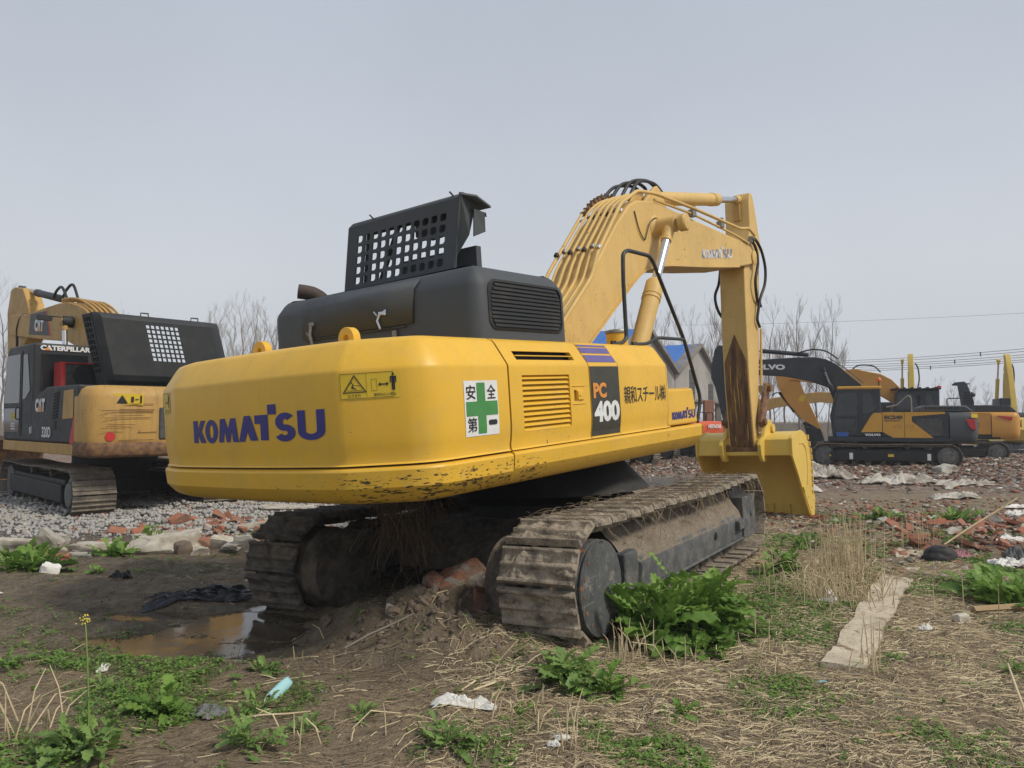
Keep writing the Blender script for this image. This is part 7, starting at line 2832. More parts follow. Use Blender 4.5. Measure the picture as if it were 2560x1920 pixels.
rock('pale_stone', -3.92, 9.62, (0.20, 0.15, 0.15), (0, 0, 0.3), seed=8, mat='pale mortar', lab='cream coloured stone at the water edge below the upright brick', cat='stone')
rock('mortar_slab', -3.72, 9.85, (0.30, 0.10, 0.22), (0.5, 0.2, 0.2), seed=9, mat='pale mortar', lab='leaning cream mortar slab left of the grey gable shaped piece', cat='slab')
rock('mortar_slab', -3.55, 9.70, (0.22, 0.16, 0.07), (0.1, 0.1, -0.2), seed=19, mat='concrete', lab='thin grey slab lying at the foot of the leaning slab', cat='slab', zoff=0.05)
rock('wall_fragment', -3.38, 9.75, (0.36, 0.12, 0.30), (0.25, 0.1, 0.1), seed=10, mat='concrete', lab='grey wall fragment with an angular top, beside the far track', cat='wall fragment')
rock('wall_fragment', -3.20, 9.95, (0.28, 0.12, 0.20), (0.2, -0.5, 0.1), seed=11, mat='brick', lab='red brick wall fragment leaning above the grey fragment', cat='wall fragment', zoff=0.10, amp=0.12)
rock('mortar_slab', -3.65, 11.0, (0.62, 0.20, 0.10), (0.05, -0.1, 0.15), seed=12, mat='pale mortar', lab='long cream mortar slab lying across the brick pieces', cat='slab', zoff=0.05)
rock('mortar_slab', -3.9, 13.2, (0.9, 0.5, 0.06), (0.03, 0.03, 0.2), seed=13, mat='pale mortar', lab='wide flat pale slab on the gravel beside the counterweight', cat='slab')
rock('white_stone', -4.98, 8.25, (0.17, 0.12, 0.15), (0.2, 0.3, 0.3), seed=14, mat='white plastic', lab='angular white stone alone on the mud at the left', cat='stone')
rock('pale_stone', -5.25, 9.25, (0.34, 0.16, 0.10), (0, 0.1, 0.1), seed=15, mat='concrete', lab='flat crumbling grey stone right of the red brick heap', cat='stone', amp=0.3)
for k, (x_, y_, s_) in enumerate(((-5.62, 9.18, 0.16), (-5.50, 9.12, 0.14), (-5.42, 9.20, 0.13), (-5.36, 9.06, 0.12), (-5.55, 9.02, 0.12), (-5.25, 9.02, 0.14), (-5.70, 9.22, 0.12))):
    rock('broken_brick', x_, y_, (s_, s_ * 0.6, s_ * 0.5), (0.3 * k, 0.2, k), seed=20 + k, mat='brick', lab='chunk of red brick in the small heap below the tilted block', cat='brick', grp='small red brick heap', amp=0.16)
rock('masonry_lump', -0.42, 6.42, (0.40, 0.24, 0.22), (0.15, -0.50, 0.35), seed=31, mat='masonry lump', lab='large chunk of mortared bricks under the counterweight', cat='masonry', amp=0.10, zoff=0.08)
rock('masonry_lump', -0.64, 6.30, (0.20, 0.16, 0.13), (0.5, 0.2, 1.4), seed=36, mat='masonry lump', lab='smaller masonry chunk leaning on the left of the large chunk', cat='masonry', amp=0.12, zoff=0.03)
rock('masonry_lump', -0.20, 6.00, (0.23, 0.15, 0.15), (0.2, 0.3, 0.2), seed=33, mat='dull brick', lab='dark red brick piece in front of the large chunk', cat='masonry', amp=0.10)
for k in range(26):
    rock('soil_clod', random.gauss(-0.75, 0.45), random.gauss(5.95, 0.22), tuple(random.uniform(0.04, 0.09) for _ in range(3)), (random.random() * 3, random.random() * 3, 0), seed=100 + k, mat='dirt clod', lab='angular dark soil clod on the mound under the counterweight', cat='soil clod', grp='clods on the dirt mound', amp=0.35)
rock('pale_stone', -0.33, 5.72, (0.07, 0.05, 0.05), (0, 0, 0.2), seed=34, mat='pale mortar', lab='small rounded pale pebble before the dark red brick piece', cat='stone', box=False)
mb = MB()
mb.add([(0, 0, 0), (0.20, 0.02, -0.02), (0.01, 0.01, 0.07), (0.01, 0.015, 0.0), (0.20, 0.035, -0.02), (0.02, 0.025, 0.07)], [(0, 1, 2), (5, 4, 3), (0, 3, 4, 1), (1, 4, 5, 2), (2, 5, 3, 0)])
o = mb.build('tile_shard', 'concrete', None, smooth=0)
o.location = (-0.98, 5.93, hz(-0.98, 5.93) + 0.01)
tag(o, 'thin grey triangular tile shard stuck in the dirt mound', 'tile')
# bricks of the left strip
for k in range(62):
    x_ = random.uniform(-5.6, -2.7)
    y_ = random.uniform(10.25, 12.2) + 0.25 * (x_ + 4)
    s_ = random.uniform(0.10, 0.22)
    rock('broken_brick', x_, y_, (s_, s_ * 0.55, s_ * 0.45), (random.gauss(0, 0.35), random.gauss(0, 0.35), random.uniform(0, 3)), seed=40 + k % 9, mat=('brick', 'brick', 'brick', 'concrete')[k % 4], lab=('broken red brick' if k % 4 < 3 else 'broken grey concrete lump') + ' in the strip behind the big slab', cat='brick' if k % 4 < 3 else 'stone', grp='brick strip behind the puddle' if k % 4 < 3 else 'concrete lumps behind the puddle', amp=0.12, sink=0.15)
rock('broken_brick', -4.95, 11.35, (0.26, 0.15, 0.14), (0.3, -0.5, 0.7), seed=77, mat='brick', lab='bright orange brick lying highest on the gravel edge', cat='brick', amp=0.07, sink=0.0)
# right heap
for k in range(110):
    x_ = random.gauss(6.5, 0.95)
    y_ = random.gauss(10.3, 1.05)
    if x_ < 4.9 or y_ < 8.6 or (x_ < 5.6 and y_ < 9.3):
        x_ = 6.2 + random.random()
        y_ = 10.5 + random.random()
    s_ = random.uniform(0.10, 0.27)
    q = k % 5
    rock('tile_shard' if q < 4 else 'concrete_piece', x_, y_, (s_, s_ * 0.55, s_ * 0.22), (random.gauss(0, 0.45), random.gauss(0, 0.35), random.uniform(0, 3)), seed=60 + k % 9, mat='brick' if q < 4 else 'concrete', lab='broken orange tile in the heap right of the path' if q < 4 else 'flat grey piece in the heap right of the path', cat='tile' if q < 4 else 'stone', grp='tile heap right of the path' if q < 4 else 'grey pieces in the tile heap', amp=0.09, sink=0.1)
rock('beige_stone', 3.72, 6.35, (0.15, 0.10, 0.09), (0, 0, 0.3), seed=91, mat='pale mortar', lab='beige stone on the grass below the wooden plank', cat='stone', box=False)
rock('white_stone', 4.35, 6.05, (0.10, 0.08, 0.06), (0, 0, 0.3), seed=92, mat='pale mortar', lab='pale stone at the right edge below the plank', cat='stone', box=False)
rock('grey_rock', 9.2, 23.3, (0.9, 0.5, 0.45), (0, 0, 0.3), seed=93, mat='concrete', lab='grey boulder beside the front of the slate excavator track', cat='stone', box=False, amp=0.3)
rock('grey_rock', 12.9, 22.6, (0.75, 0.45, 0.35), (0, 0, 0.3), seed=94, mat='concrete', lab='grey boulder below the rear of the slate excavator track', cat='stone', box=False, amp=0.3)
rock('brick_fragment', -0.08, 4.55, (0.035, 0.03, 0.02), (0, 0, 0), seed=95, mat='brick', lab='tiny red brick fragment above the white sheet', cat='brick')

# ------------------------------------------------------------------ litter
def crumple(name, x, y, w, d, h, mat, lab, cat, seed=0, rot=0.0, fold=1.0, zoff=0.01, th=0.004, shape=None):
    n, m = 46, 28
    P = np.zeros((n, m, 3))
    for i in range(n):
        for j in range(m):
            u, v = i / (n - 1) * 2 - 1, j / (m - 1) * 2 - 1
            q = Vector((u * 1.3 + seed * 3.7, v * 1.1, seed))
            e = 1 + 0.28 * mnoise.noise(q * 1.2) + 0.25 * mnoise.noise(Vector((v * 4, seed, 2 * (u > 0))))
            hh = abs(mnoise.noise(q * 1.5)) * 1.3 + 0.9 * abs(mnoise.noise(q * 3.3)) + 0.5 * abs(mnoise.noise(q * 7)) + 0.2 * mnoise.noise(q * 13)
            ed = (1 - abs(u) ** 6) * (1 - abs(v) ** 4)
            if shape:
                hh, ed = shape(u, v, hh, ed)
            P[i, j] = (u * w / 2 * e + 0.12 * w * mnoise.noise(q * 0.9 + Vector((5, 5, 5))), v * d / 2 * e, h * hh * fold * (0.25 + 0.75 * ed))
    o = grid_obj(name, P, mat, None, smooth=24)
    s_ = o.modifiers.new('t', 'SOLIDIFY')
    s_.thickness = th
    c, s = math.cos(rot), math.sin(rot)
    cv_ = np.zeros(len(o.data.vertices) * 3)
    o.data.vertices.foreach_get('co', cv_)
    cv_ = cv_.reshape(-1, 3)
    cv_[:, 2] += height(x + cv_[:, 0] * c - cv_[:, 1] * s, y + cv_[:, 0] * s + cv_[:, 1] * c) - hz(x, y)
    o.data.vertices.foreach_set('co', cv_.ravel())
    o.location = (x, y, hz(x, y) + zoff)
    o.rotation_euler = (0, 0, rot)
    tag(o, lab, cat)
    return o


def lump(name, x, y, s, mat, lab, cat, seed, rot=0):
    bm = bmesh.new()
    bmesh.ops.create_icosphere(bm, subdivisions=4, radius=1)
    for v in bm.verts:
        p = v.co.copy()
        k = 1 + 0.22 * mnoise.noise(p * 1.2 + Vector((seed, 0, 0))) + 0.07 * mnoise.noise(p * 3.5 + Vector((0, seed, 0))) - 0.05 * abs(mnoise.noise(Vector((p.x * 2, p.y * 6, p.z * 6 + seed))))
        v.co = Vector((p.x * s[0] * k, p.y * s[1] * k, max(-0.4, p.z) * s[2] * k))
    me = bpy.data.meshes.new(name)
    bm.to_mesh(me)
    bm.free()
    me.polygons.foreach_set('use_smooth', [True] * len(me.polygons))
    me.materials.append(MATS[mat])
    o = bpy.data.objects.new(name, me)
    link(o)
    o.location = (x, y, hz(x, y) + s[2] * 0.3)
    o.rotation_euler = (0, 0, rot)
    tag(o, lab, cat)
    return o


crumple('plastic_sheet', -0.27, 4.36, 0.34, 0.10, 0.035, 'white plastic', 'crumpled dirty white plastic sheet lying on the near soil', 'plastic sheet', 1, 0.03, 1.1)
crumple('plastic_sheet', -2.95, 7.25, 0.95, 0.30, 0.05, 'black plastic sheet', 'long crumpled black plastic sheet beside the puddle', 'plastic sheet', 2, 0.35)
crumple('plastic_rag', -1.72, 4.38, 0.17, 0.16, 0.03, 'grey cloth', 'grey rag in the weeds left of the blue mask', 'rag', 3, -0.5)
crumple('plastic_scrap', -4.05, 7.95, 0.20, 0.12, 0.08, 'black plastic sheet', 'dark folded scrap on the mud left of the puddle', 'scrap', 4, 0.2)
crumple('plastic_scrap', -4.95, 7.35, 0.13, 0.05, 0.015, 'white plastic', 'thin white scrap on the mud at the left', 'scrap', 5, 0.1)
crumple('plastic_scrap', -5.9, 12.2, 0.24, 0.10, 0.03, 'black plastic sheet', 'flat black scrap on the gravel below the worn track', 'scrap', 6, 0.1)
crumple('plastic_scrap', -6.75, 12.6, 0.14, 0.08, 0.03, 'decal red', 'red scrap on the gravel at the left', 'scrap', 7, 0.1)
crumple('plastic_scrap', -3.42, 12.3, 0.14, 0.08, 0.04, 'green plastic', 'small green plastic scrap on the gravel', 'scrap', 8, 0.1)
crumple('plastic_scrap', -2.73, 5.15, 0.06, 0.08, 0.03, 'white plastic', 'white scrap at the left edge of the mud', 'scrap', 9, 0.1)
crumple('paper_scrap', 0.26, 3.98, 0.07, 0.04, 0.02, 'white plastic', 'upper of two torn white scraps among the dry stalks', 'scrap', 10, 0.3)
crumple('paper_scrap', 0.21, 3.90, 0.06, 0.03, 0.02, 'white plastic', 'lower of two torn white scraps among the dry stalks', 'scrap', 11, 0.0)
crumple('tarpaulin', 8.35, 20.6, 1.5, 0.8, 0.32, 'dirty tarp', 'heaped white tarpaulin near the bucket', 'tarpaulin', 12, 0.1)
crumple('tarpaulin', 9.75, 19.1, 1.9, 0.7, 0.20, 'dirty tarp', 'long pale tarpaulin on the rubble below the slate machine', 'tarpaulin', 13, 0.05)
crumple('tarpaulin', 10.9, 18.2, 1.3, 0.5, 0.14, 'dirty tarp', 'small pale tarpaulin right of the long one', 'tarpaulin', 14, 0.2)
crumple('tarpaulin', 9.3, 16.0, 1.0, 0.42, 0.10, 'dirty tarp', 'thin white sheet alone on the dark soil', 'tarpaulin', 15, -0.05)
crumple('plastic_scrap', 6.6, 17.0, 0.55, 0.3, 0.14, 'white plastic', 'white lump beside the right edge of the bucket', 'scrap', 16, 0.4)
crumple('plastic_scrap', 8.9, 13.5, 0.5, 0.25, 0.06, 'white plastic', 'white sheet on the grass behind the tile heap', 'scrap', 17, 0.4)
crumple('plastic_scrap', 9.7, 14.4, 0.7, 0.25, 0.05, 'white plastic', 'farther white sheet on the grass behind the tile heap', 'scrap', 18, -0.1)
crumple('printed_sack', 5.62, 8.62, 0.42, 0.24, 0.06, 'white plastic', 'white sack with black marks in front of the tile heap', 'sack', 19, 0.1)
crumple('cement_bag', 5.85, 8.75, 0.34, 0.26, 0.14, 'grey cloth', 'grey bag behind the white sack', 'bag', 20, -0.3)
crumple('white_bag', 6.25, 9.45, 0.5, 0.2, 0.06, 'white plastic', 'white bag lying among the orange tiles', 'bag', 21, 0.1)
crumple('plastic_scrap', 1.95, 4.85, 0.05, 0.02, 0.008, 'mask blue', 'tiny blue scrap on the straw', 'scrap', 22, 0.1)
crumple('plastic_scrap', 3.15, 4.6, 0.10, 0.07, 0.02, 'black plastic sheet', 'black scrap in the straw at the right', 'scrap', 23, 0.8)
crumple('plastic_scrap', 3.55, 4.95, 0.13, 0.06, 0.02, 'white plastic', 'pale torn strip by the small green tuft at the right', 'scrap', 24, 0.1)
crumple('paper_scrap', 3.25, 6.05, 0.10, 0.07, 0.03, 'white plastic', 'pale crumpled paper right of the concrete path', 'scrap', 25, 0.5)
lump('paper_cup', 3.02, 7.30, (0.05, 0.045, 0.06), 'white plastic', 'round white crumpled cup in the dry stalks', 'cup', 26)
crumple('paper_scrap', 2.9, 7.0, 0.16, 0.10, 0.05, 'white plastic', 'pale scrap just below the crumpled cup', 'scrap', 27, 0.1)

# face mask
mb = MB()
P = []
for i in range(12):
    row = []
    for j in range(9):
        u, v = i / 11 * 2 - 1, j / 8 * 2 - 1
        row.append((u * 0.085, v * 0.035 * (1 - 0.35 * u * u * (u > 0)), 0.022 * (1 - u * u) * (1 - v * v) + 0.003 * math.sin(v * 12)))
    P.append(row)
mk = grid_obj('face_mask', np.array(P), 'mask blue', None, smooth=40)
mk.modifiers.new('t', 'SOLIDIFY').thickness = 0.003
mk.location = (-1.40, 4.68, hz(-1.40, 4.68) + 0.035)
mk.rotation_euler = (0.9, -0.35, 1.15)
tag(mk, 'light blue face mask dropped on the soil', 'face mask')
mb = MB()
mb.tube(smooth_path([(-0.085, -0.03, 0), (-0.13, -0.04, 0.01), (-0.15, 0.0, 0.0), (-0.12, 0.03, 0.01), (-0.085, 0.03, 0)], 4), 0.0025, 5)
mb.build('ear_loop', 'white plastic', mk)

# black sack with a pink cloth
lump('black_sack', 4.98, 8.92, (0.20, 0.14, 0.14), 'black frame paint', 'shiny dark sack lying at the head of the concrete path', 'sack', 2, 0.1)
crumple('pink_cloth', 5.28, 8.98, 0.22, 0.22, 0.07, 'pink cloth', 'dusty pink cloth against the dark sack', 'cloth', 31, 0.2)
# plank and sticks
def stick(name, a, b, r, mat, lab, cat, box=None):
    a, b = Vector(a), Vector(b)
    a.z += hz(a.x, a.y)
    b.z += hz(b.x, b.y)
    mb = MB()
    if box:
        mb.tube([a, b], r, 4)
    else:
        mb.tube([a, a.lerp(b, 0.35) + Vector((0, 0, 0.01)), a.lerp(b, 0.7), b], r, 6, True, [r, r * 0.9, r * 0.95, r * 0.6])
    o = mb.build(name, mat, None, smooth=0 if box else 60)
    tag(o, lab, cat)
    return o


stick('plank', (3.98, 6.62, 0.03), (4.72, 6.70, 0.06), 0.035, 'timber', 'wooden plank lying on the grass at the right edge', 'plank', True)
stick('plank', (2.35, 4.15, 0.01), (1.9, 4.05, 0.02), 0.008, 'timber', 'thin broken slat in the near straw', 'slat', True)
stick('plank', (-0.30, 4.58, 0.015), (-0.22, 4.75, 0.02), 0.007, 'dry straw', 'left of two short pale sticks above the white sheet', 'stick', True)
stick('plank', (-0.23, 4.58, 0.015), (-0.10, 4.70, 0.02), 0.007, 'dry straw', 'right of two short pale sticks above the white sheet', 'stick', True)
stick('reed', (5.2, 9.2, 0.10), (6.3, 9.5, 0.55), 0.012, 'dry straw', 'long dry reed leaning over the orange tiles', 'reed')
stick('reed', (2.62, 3.85, 0.02), (2.80, 4.35, 0.30), 0.008, 'dry straw', 'dry reed leaning up from the straw at the lower right', 'reed')
stick('reed', (-1.52, 4.22, 0.02), (-1.12, 4.30, 0.03), 0.007, 'dry straw', 'pale reed lying left of the near grass clumps', 'reed')
stick('branch', (-1.15, 5.28, 0.06), (-0.72, 5.62, 0.12), 0.010, 'bark', 'grey branch lying on the dirt mound', 'branch')

# ------------------------------------------------------------------ plants
def leaf_geo(L, Wd, lobes, droop, rs, curl=0.2):
    """pinnate leaf along +x: lobed margins, raised midrib and ruffled blade"""
    n = 26
    V, F = [], []
    nl = 5.5 + rs.random()
    ph = rs.random() * 6
    for i in range(n + 1):
        t = i / n
        env = (math.sin(math.pi * min(1, t * 0.86 + 0.10)) ** 0.6) * (0.30 + 0.70 * min(1, t * 1.5)) if t > 0.10 else 0.10 + t
        if t > 0.93:
            env *= (1.0 - t) / 0.07 * 0.8 + 0.12
        saw = abs(((t * nl) % 1.0) - 0.5) * 2
        lob = 1 - lobes * saw ** 1.5 * (1 - 0.5 * t)
        fine = 1 - 0.14 * (i % 2)
        w = Wd * env * lob * fine
        z = -droop * t * t * L + 0.015 * L * math.sin(t * 9 + ph)
        x = t * L * (1 - 0.22 * droop * t)
        rip = 0.14 * Wd * math.sin(t * 31 + ph)
        lean = 0.07 * L * (1 - saw)
        V += [(x + lean, -w, z + curl * w + rip), (x + lean * 0.4, -w * 0.5, z + curl * w * 0.3), (x, 0, z - 0.03 * Wd), (x + lean * 0.4, w * 0.5, z + curl * w * 0.3), (x + lean, w, z + curl * w - rip)]
    for i in range(n):
        a = i * 5
        for k in range(4):
            F.append((a + k, a + k + 1, a + k + 6, a + k + 5))
    return V, F


def weed(x, y, h, r, n, seed, lab, lobes=0.5, mat='weed leaf', stems=None, name='weed', z=None):
    rs = random.Random(seed)
    mb = MB()
    tint = []
    z0 = hz(x, y) if z is None else z
    for i in range(int(n * 1.7)):
        lay = rs.random()
        ang = rs.uniform(0, 2 * math.pi)
        # outer leaves lie low, inner leaves stand
        el = math.radians(12 + 62 * lay + rs.gauss(0, 8))
        L = (r * 0.55 + h * 0.25) * rs.uniform(0.5, 1.1) * (1 - 0.3 * lay)
        Wd = L * rs.uniform(0.22, 0.34)
        base = Vector((math.cos(ang), math.sin(ang), 0)) * r * 0.35 * rs.random() + Vector((rs.gauss(0, r * 0.20), rs.gauss(0, r * 0.20), h * 0.75 * lay * rs.random()))
        V, F = leaf_geo(L, Wd, lobes * rs.uniform(0.7, 1.2), rs.uniform(0.15, 0.75), rs, rs.uniform(-0.1, 0.45))
        M = Matrix.Translation(base) @ Matrix.Rotation(ang, 4, 'Z') @ Matrix.Rotation(-el, 4, 'Y') @ Matrix.Rotation(rs.gauss(0, 0.35), 4, 'X')
        mb.add(V, F, M)
        tint += [min(1, max(0, 0.8 - 0.8 * lay + rs.gauss(0, 0.22)))] * len(V)
    o = empty(name, None, (x, y, z0))
    tag(o, lab, 'weed')
    lf = mb.build('leaves', mat, o, smooth=60)
    at = lf.data.attributes.new('tint', 'FLOAT', 'POINT')
    if len(lf.data.vertices) == len(tint):
        at.data.foreach_set('value', tint)
    mb = MB()
    for i in range(max(2, int(n / 14))):
        ang = rs.uniform(0, 6.28)
        q = Vector((math.cos(ang) * r * 0.2, math.sin(ang) * r * 0.2, h * rs.uniform(0.4, 0.8)))
        mb.tube([(0, 0, -0.02), q * 0.5 + Vector((0, 0, 0.02)), q], 0, 5, True, [0.006, 0.005, 0.003])
    mb.build('stem', 'stalk green', o)
    for st_ in (stems or []):
        mb = MB()
        dx, dy, hh = st_
        path_ = smooth_path([(0, 0, 0), (dx * 0.2, dy * 0.2, hh * 0.4), (dx * 0.55, dy * 0.5, hh * 0.8), (dx, dy, hh)], 5)
        mb.tube(path_, 0, 6, True, [0.006 * (1 - 0.6 * i / len(path_)) for i in range(len(path_))])
        fs = mb.build('flower_stalk', 'stalk green', o)
        mb = MB()
        for i in range(26):
            c = path_[-1] + Vector((rs.gauss(0, 0.014), rs.gauss(0, 0.014), rs.gauss(0, 0.012)))
            V = [c + Vector(p) for p in ((-0.006, 0, 0), (0, -0.006, 0.002), (0.006, 0, 0), (0, 0.006, 0.002), (0, 0, 0.007))]
            mb.add(V, [(0, 1, 4), (1, 2, 4), (2, 3, 4), (3, 0, 4)])
        mb.build('flowers', 'flower yellow', fs, smooth=0)
    return o


weed(1.06, 5.72, 0.58, 0.48, 66, 1, 'largest leafy weed, against the near end of the track', 0.55)
weed(1.42, 5.98, 0.64, 0.50, 64, 2, 'tall leafy weed behind and right of the largest one', 0.6)
weed(1.62, 6.26, 0.44, 0.36, 42, 3, 'lower leafy weed at the right end of the big weed clump', 0.5)
weed(1.28, 5.45, 0.20, 0.26, 28, 4, 'low front weed of the big clump beside the track', 0.45)
weed(0.34, 4.78, 0.24, 0.28, 46, 5, 'pale lobed weed in front of the track end', 0.6, 'pale leaf')
weed(0.56, 4.66, 0.15, 0.22, 30, 6, 'low green weed right of the pale lobed one', 0.3)
weed(2.98, 8.45, 0.26, 0.28, 40, 7, 'upright dark green weed beside the far end of the track', 0.15)
weed(2.70, 8.15, 0.15, 0.22, 26, 8, 'small weed left of the upright one by the track', 0.4)
weed(3.75, 9.9, 0.14, 0.30, 24, 9, 'flat weed beyond the dry stalks', 0.4)
weed(-2.10, 3.84, 0.22, 0.24, 34, 10, 'bright lobed weed with a tall yellow flower stalk, lower left', 0.6, 'pale leaf', [(-0.10, 0.12, 0.62)])
weed(-2.00, 4.38, 0.25, 0.22, 30, 11, 'taller weed with budding stems behind the flowering one', 0.4, 'weed leaf', None)
weed(-1.32, 3.86, 0.17, 0.17, 24, 12, 'lobed weed at the bottom edge, left of centre', 0.6, 'pale leaf')
weed(-1.10, 4.10, 0.10, 0.14, 16, 13, 'small weed right of the bottom edge weed', 0.5, 'pale leaf')
weed(-0.33, 3.86, 0.16, 0.17, 26, 14, 'small weed at the bottom edge below the white sheet', 0.6, 'pale leaf')
weed(-5.35, 8.55, 0.22, 0.48, 50, 15, 'wide weed at the left edge below the kerb', 0.4)
weed(-5.75, 8.9, 0.2, 0.35, 30, 16, 'weed at the left edge behind the wide one', 0.4)
weed(-4.78, 9.25, 0.18, 0.32, 36, 17, 'leafy weed in front of the short kerb', 0.25)
weed(-4.82, 10.05, 0.24, 0.26, 30, 18, 'upright weed between the short kerb and the big slab', 0.2)
weed(-4.55, 8.4, 0.06, 0.14, 16, 19, 'tiny weed alone on the mud below the kerb', 0.2)
weed(4.45, 6.95, 0.26, 0.45, 50, 20, 'dark leafy weed at the right edge below the tiles', 0.3)
weed(4.75, 7.5, 0.24, 0.4, 40, 21, 'leafy weed at the right edge behind the dark one', 0.3)
weed(5.6, 11.6, 0.14, 0.4, 30, 22, 'low weed patch behind the tile heap, left part', 0.3)
weed(6.5, 11.2, 0.16, 0.4, 30, 23, 'low weed patch behind the tile heap, right part', 0.3)
weed(-3.42, 5.2, 0.10, 0.14, 18, 24, 'small weed on the mud at the far left edge', 0.4)
weed(-1.62, 5.05, 0.09, 0.18, 20, 25, 'small weed above the grey rag', 0.4, 'pale leaf')
weed(-1.45, 4.40, 0.09, 0.14, 16, 26, 'yellow green weed below the face mask', 0.5, 'pale leaf')
weed(-0.82, 4.28, 0.07, 0.12, 16, 27, 'little yellow green weed left of the white sheet', 0.4, 'pale leaf')
weed(-2.55, 4.75, 0.08, 0.15, 16, 28, 'low weed between the flowering weed and the mud', 0.4, 'pale leaf')
weed(3.30, 5.05, 0.08, 0.13, 20, 29, 'small bright tuft by the pale strip at the right', 0.5, 'pale leaf')
weed(0.95, 4.35, 0.05, 0.16, 18, 30, 'flat little weed in the straw, bottom centre right', 0.4)


def stalks(x, y, n, h, spread, seed, lab, bend=0.2, r0=0.0042):
    rs = random.Random(seed)
    mb = MB()
    for i in range(n):
        bx_, by_ = rs.gauss(0, spread), rs.gauss(0, spread)
        hh = h * rs.uniform(0.35, 1.0)
        a = rs.uniform(0, 6.28)
        k = abs(rs.gauss(0, bend))
        z0 = hz(x + bx_, y + by_) - hz(x, y) - 0.01
        p0 = Vector((bx_, by_, z0))
        p1 = p0 + Vector((math.cos(a) * k * hh * 0.4, math.sin(a) * k * hh * 0.4, hh * 0.55))
        p2 = p0 + Vector((math.cos(a) * k * hh, math.sin(a) * k * hh, hh * (1 - 0.4 * k)))
        mb.tube([p0, p1, p2], 0, 4, True, [r0 * rs.uniform(0.6, 1.4), r0, r0 * 0.5])
    o = mb.build('dry_stalks', 'dry straw', None, smooth=0)
    o.location = (x, y, hz(x, y))
    tag(o, lab, 'dry stalks')
    return o


stalks(3.62, 8.35, 105, 0.74, 0.15, 1, 'tall dense clump of dry stalks beside the path', 0.12)
stalks(3.42, 8.0, 210, 0.28, 0.30, 2, 'low spread of dry stalks around the tall clump', 0.8)
stalks(3.0, 7.2, 130, 0.45, 0.26, 3, 'loose dry stalks around the crumpled cup', 0.4)
stalks(5.05, 9.5, 22, 0.55, 0.12, 4, 'thin dry stalks standing behind the dark sack', 0.1)
stalks(0.86, 5.25, 46, 0.30, 0.12, 5, 'dry stalks under the round cover of the track end', 0.35)
stalks(-2.58, 4.1, 12, 0.42, 0.10, 6, 'arching dry stalks in the lower left corner', 0.6)
stalks(0.30, 3.95, 9, 0.34, 0.10, 7, 'few upright dry stalks at the bottom edge', 0.2)
stalks(-0.02, 4.25, 14, 0.22, 0.12, 8, 'short dry stalks right of the white sheet', 0.5)
stalks(2.35, 5.05, 8, 0.45, 0.14, 9, 'few thin stalks standing at the near end of the path', 0.15)
stalks(3.75, 6.5, 5, 0.5, 0.25, 10, 'single thin stalks in the grass right of the path', 0.1)
stalks(-1.05, 4.02, 10, 0.22, 0.12, 11, 'short bent stalks near the bottom left weeds', 0.6)
stalks(-1.45, 5.6, 8, 0.22, 0.4, 12, 'few thin stalks at the puddle edge', 0.4)
stalks(1.55, 5.45, 26, 0.28, 0.25, 13, 'bent pale stalks in front of the big weed clump', 0.9)

# loose straw, fallen
N_ = 58000
P = samp(N_, -3.5, 5.2, 3.4, 12.5, lambda x, y: np.clip(masks(x, y)[4] * 1.0 + 0.045, 0, 1))
z = height(P[:, 0], P[:, 1])
a = RNG.uniform(0, np.pi, N_)
a = np.where(RNG.uniform(0, 1, N_) < 0.2, RNG.normal(0.2, 0.6, N_), a)
L = 0.015 + 0.15 * RNG.uniform(0, 1, N_) ** 1.8
L = np.where(RNG.uniform(0, 1, N_) < 0.06, L * 2.0, L)
w = 0.0005 + 0.0022 * RNG.uniform(0, 1, N_) ** 2.2
dx, dy = np.cos(a) * L / 2, np.sin(a) * L / 2
z1 = height(P[:, 0] - dx, P[:, 1] - dy)
z2 = height(P[:, 0] + dx, P[:, 1] + dy)
up = RNG.uniform(0.002, 0.022, N_)
t1, t2 = RNG.uniform(0, 0.018, N_), RNG.uniform(0, 0.018, N_)
bow = RNG.normal(0, 0.12, N_) * L
rows = []
for f, zz, tt in ((-1, z1, t1), (0, (z1 + z2) / 2, (t1 + t2) / 2 + 0.004), (1, z2, t2)):
    cx = P[:, 0] + dx * f - dy / (L / 2) * bow * (f == 0)
    cy = P[:, 1] + dy * f + dx / (L / 2) * bow * (f == 0)
    cz = zz + up * 0.5 + tt
    nx_, ny_2 = -np.sin(a) * w, np.cos(a) * w
    rows.append(np.stack([cx + nx_, cy + ny_2, cz - w], -1))
    rows.append(np.stack([cx, cy, cz + w], -1))
    rows.append(np.stack([cx - nx_, cy - ny_2, cz - w], -1))
V = np.stack(rows, 1)
F0 = []
for r_ in (0, 3):
    F0 += [(r_, r_ + 1, r_ + 4, r_ + 3), (r_ + 1, r_ + 2, r_ + 5, r_ + 4)]
F0 = np.array(F0)
F = (F0[None] + (np.arange(N_) * 9)[:, None, None]).reshape(-1, 4)


def npmesh(name, V, F, mats, label, cat, attr=None, mi=None):
    me = bpy.data.meshes.new(name)
    V = V.reshape(-1, 3)
    me.vertices.add(len(V))
    me.vertices.foreach_set('co', V.ravel())
    me.loops.add(F.size)
    me.loops.foreach_set('vertex_index', F.ravel().astype(np.int32))
    me.polygons.add(len(F))
    me.polygons.foreach_set('loop_start', np.arange(0, F.size, F.shape[1], dtype=np.int32))
    me.update(calc_edges=True)
    for m in mats:
        me.materials.append(MATS[m])
    if mi is not None:
        me.polygons.foreach_set('material_index', mi.astype(np.int32))
    if attr is not None:
        at = me.attributes.new('tint', 'FLOAT', 'POINT')
        at.data.foreach_set('value', attr.astype(np.float32).ravel())
    o = bpy.data.objects.new(name, me)
    link(o)
    tag(o, label, cat, kind='stuff')
    return o


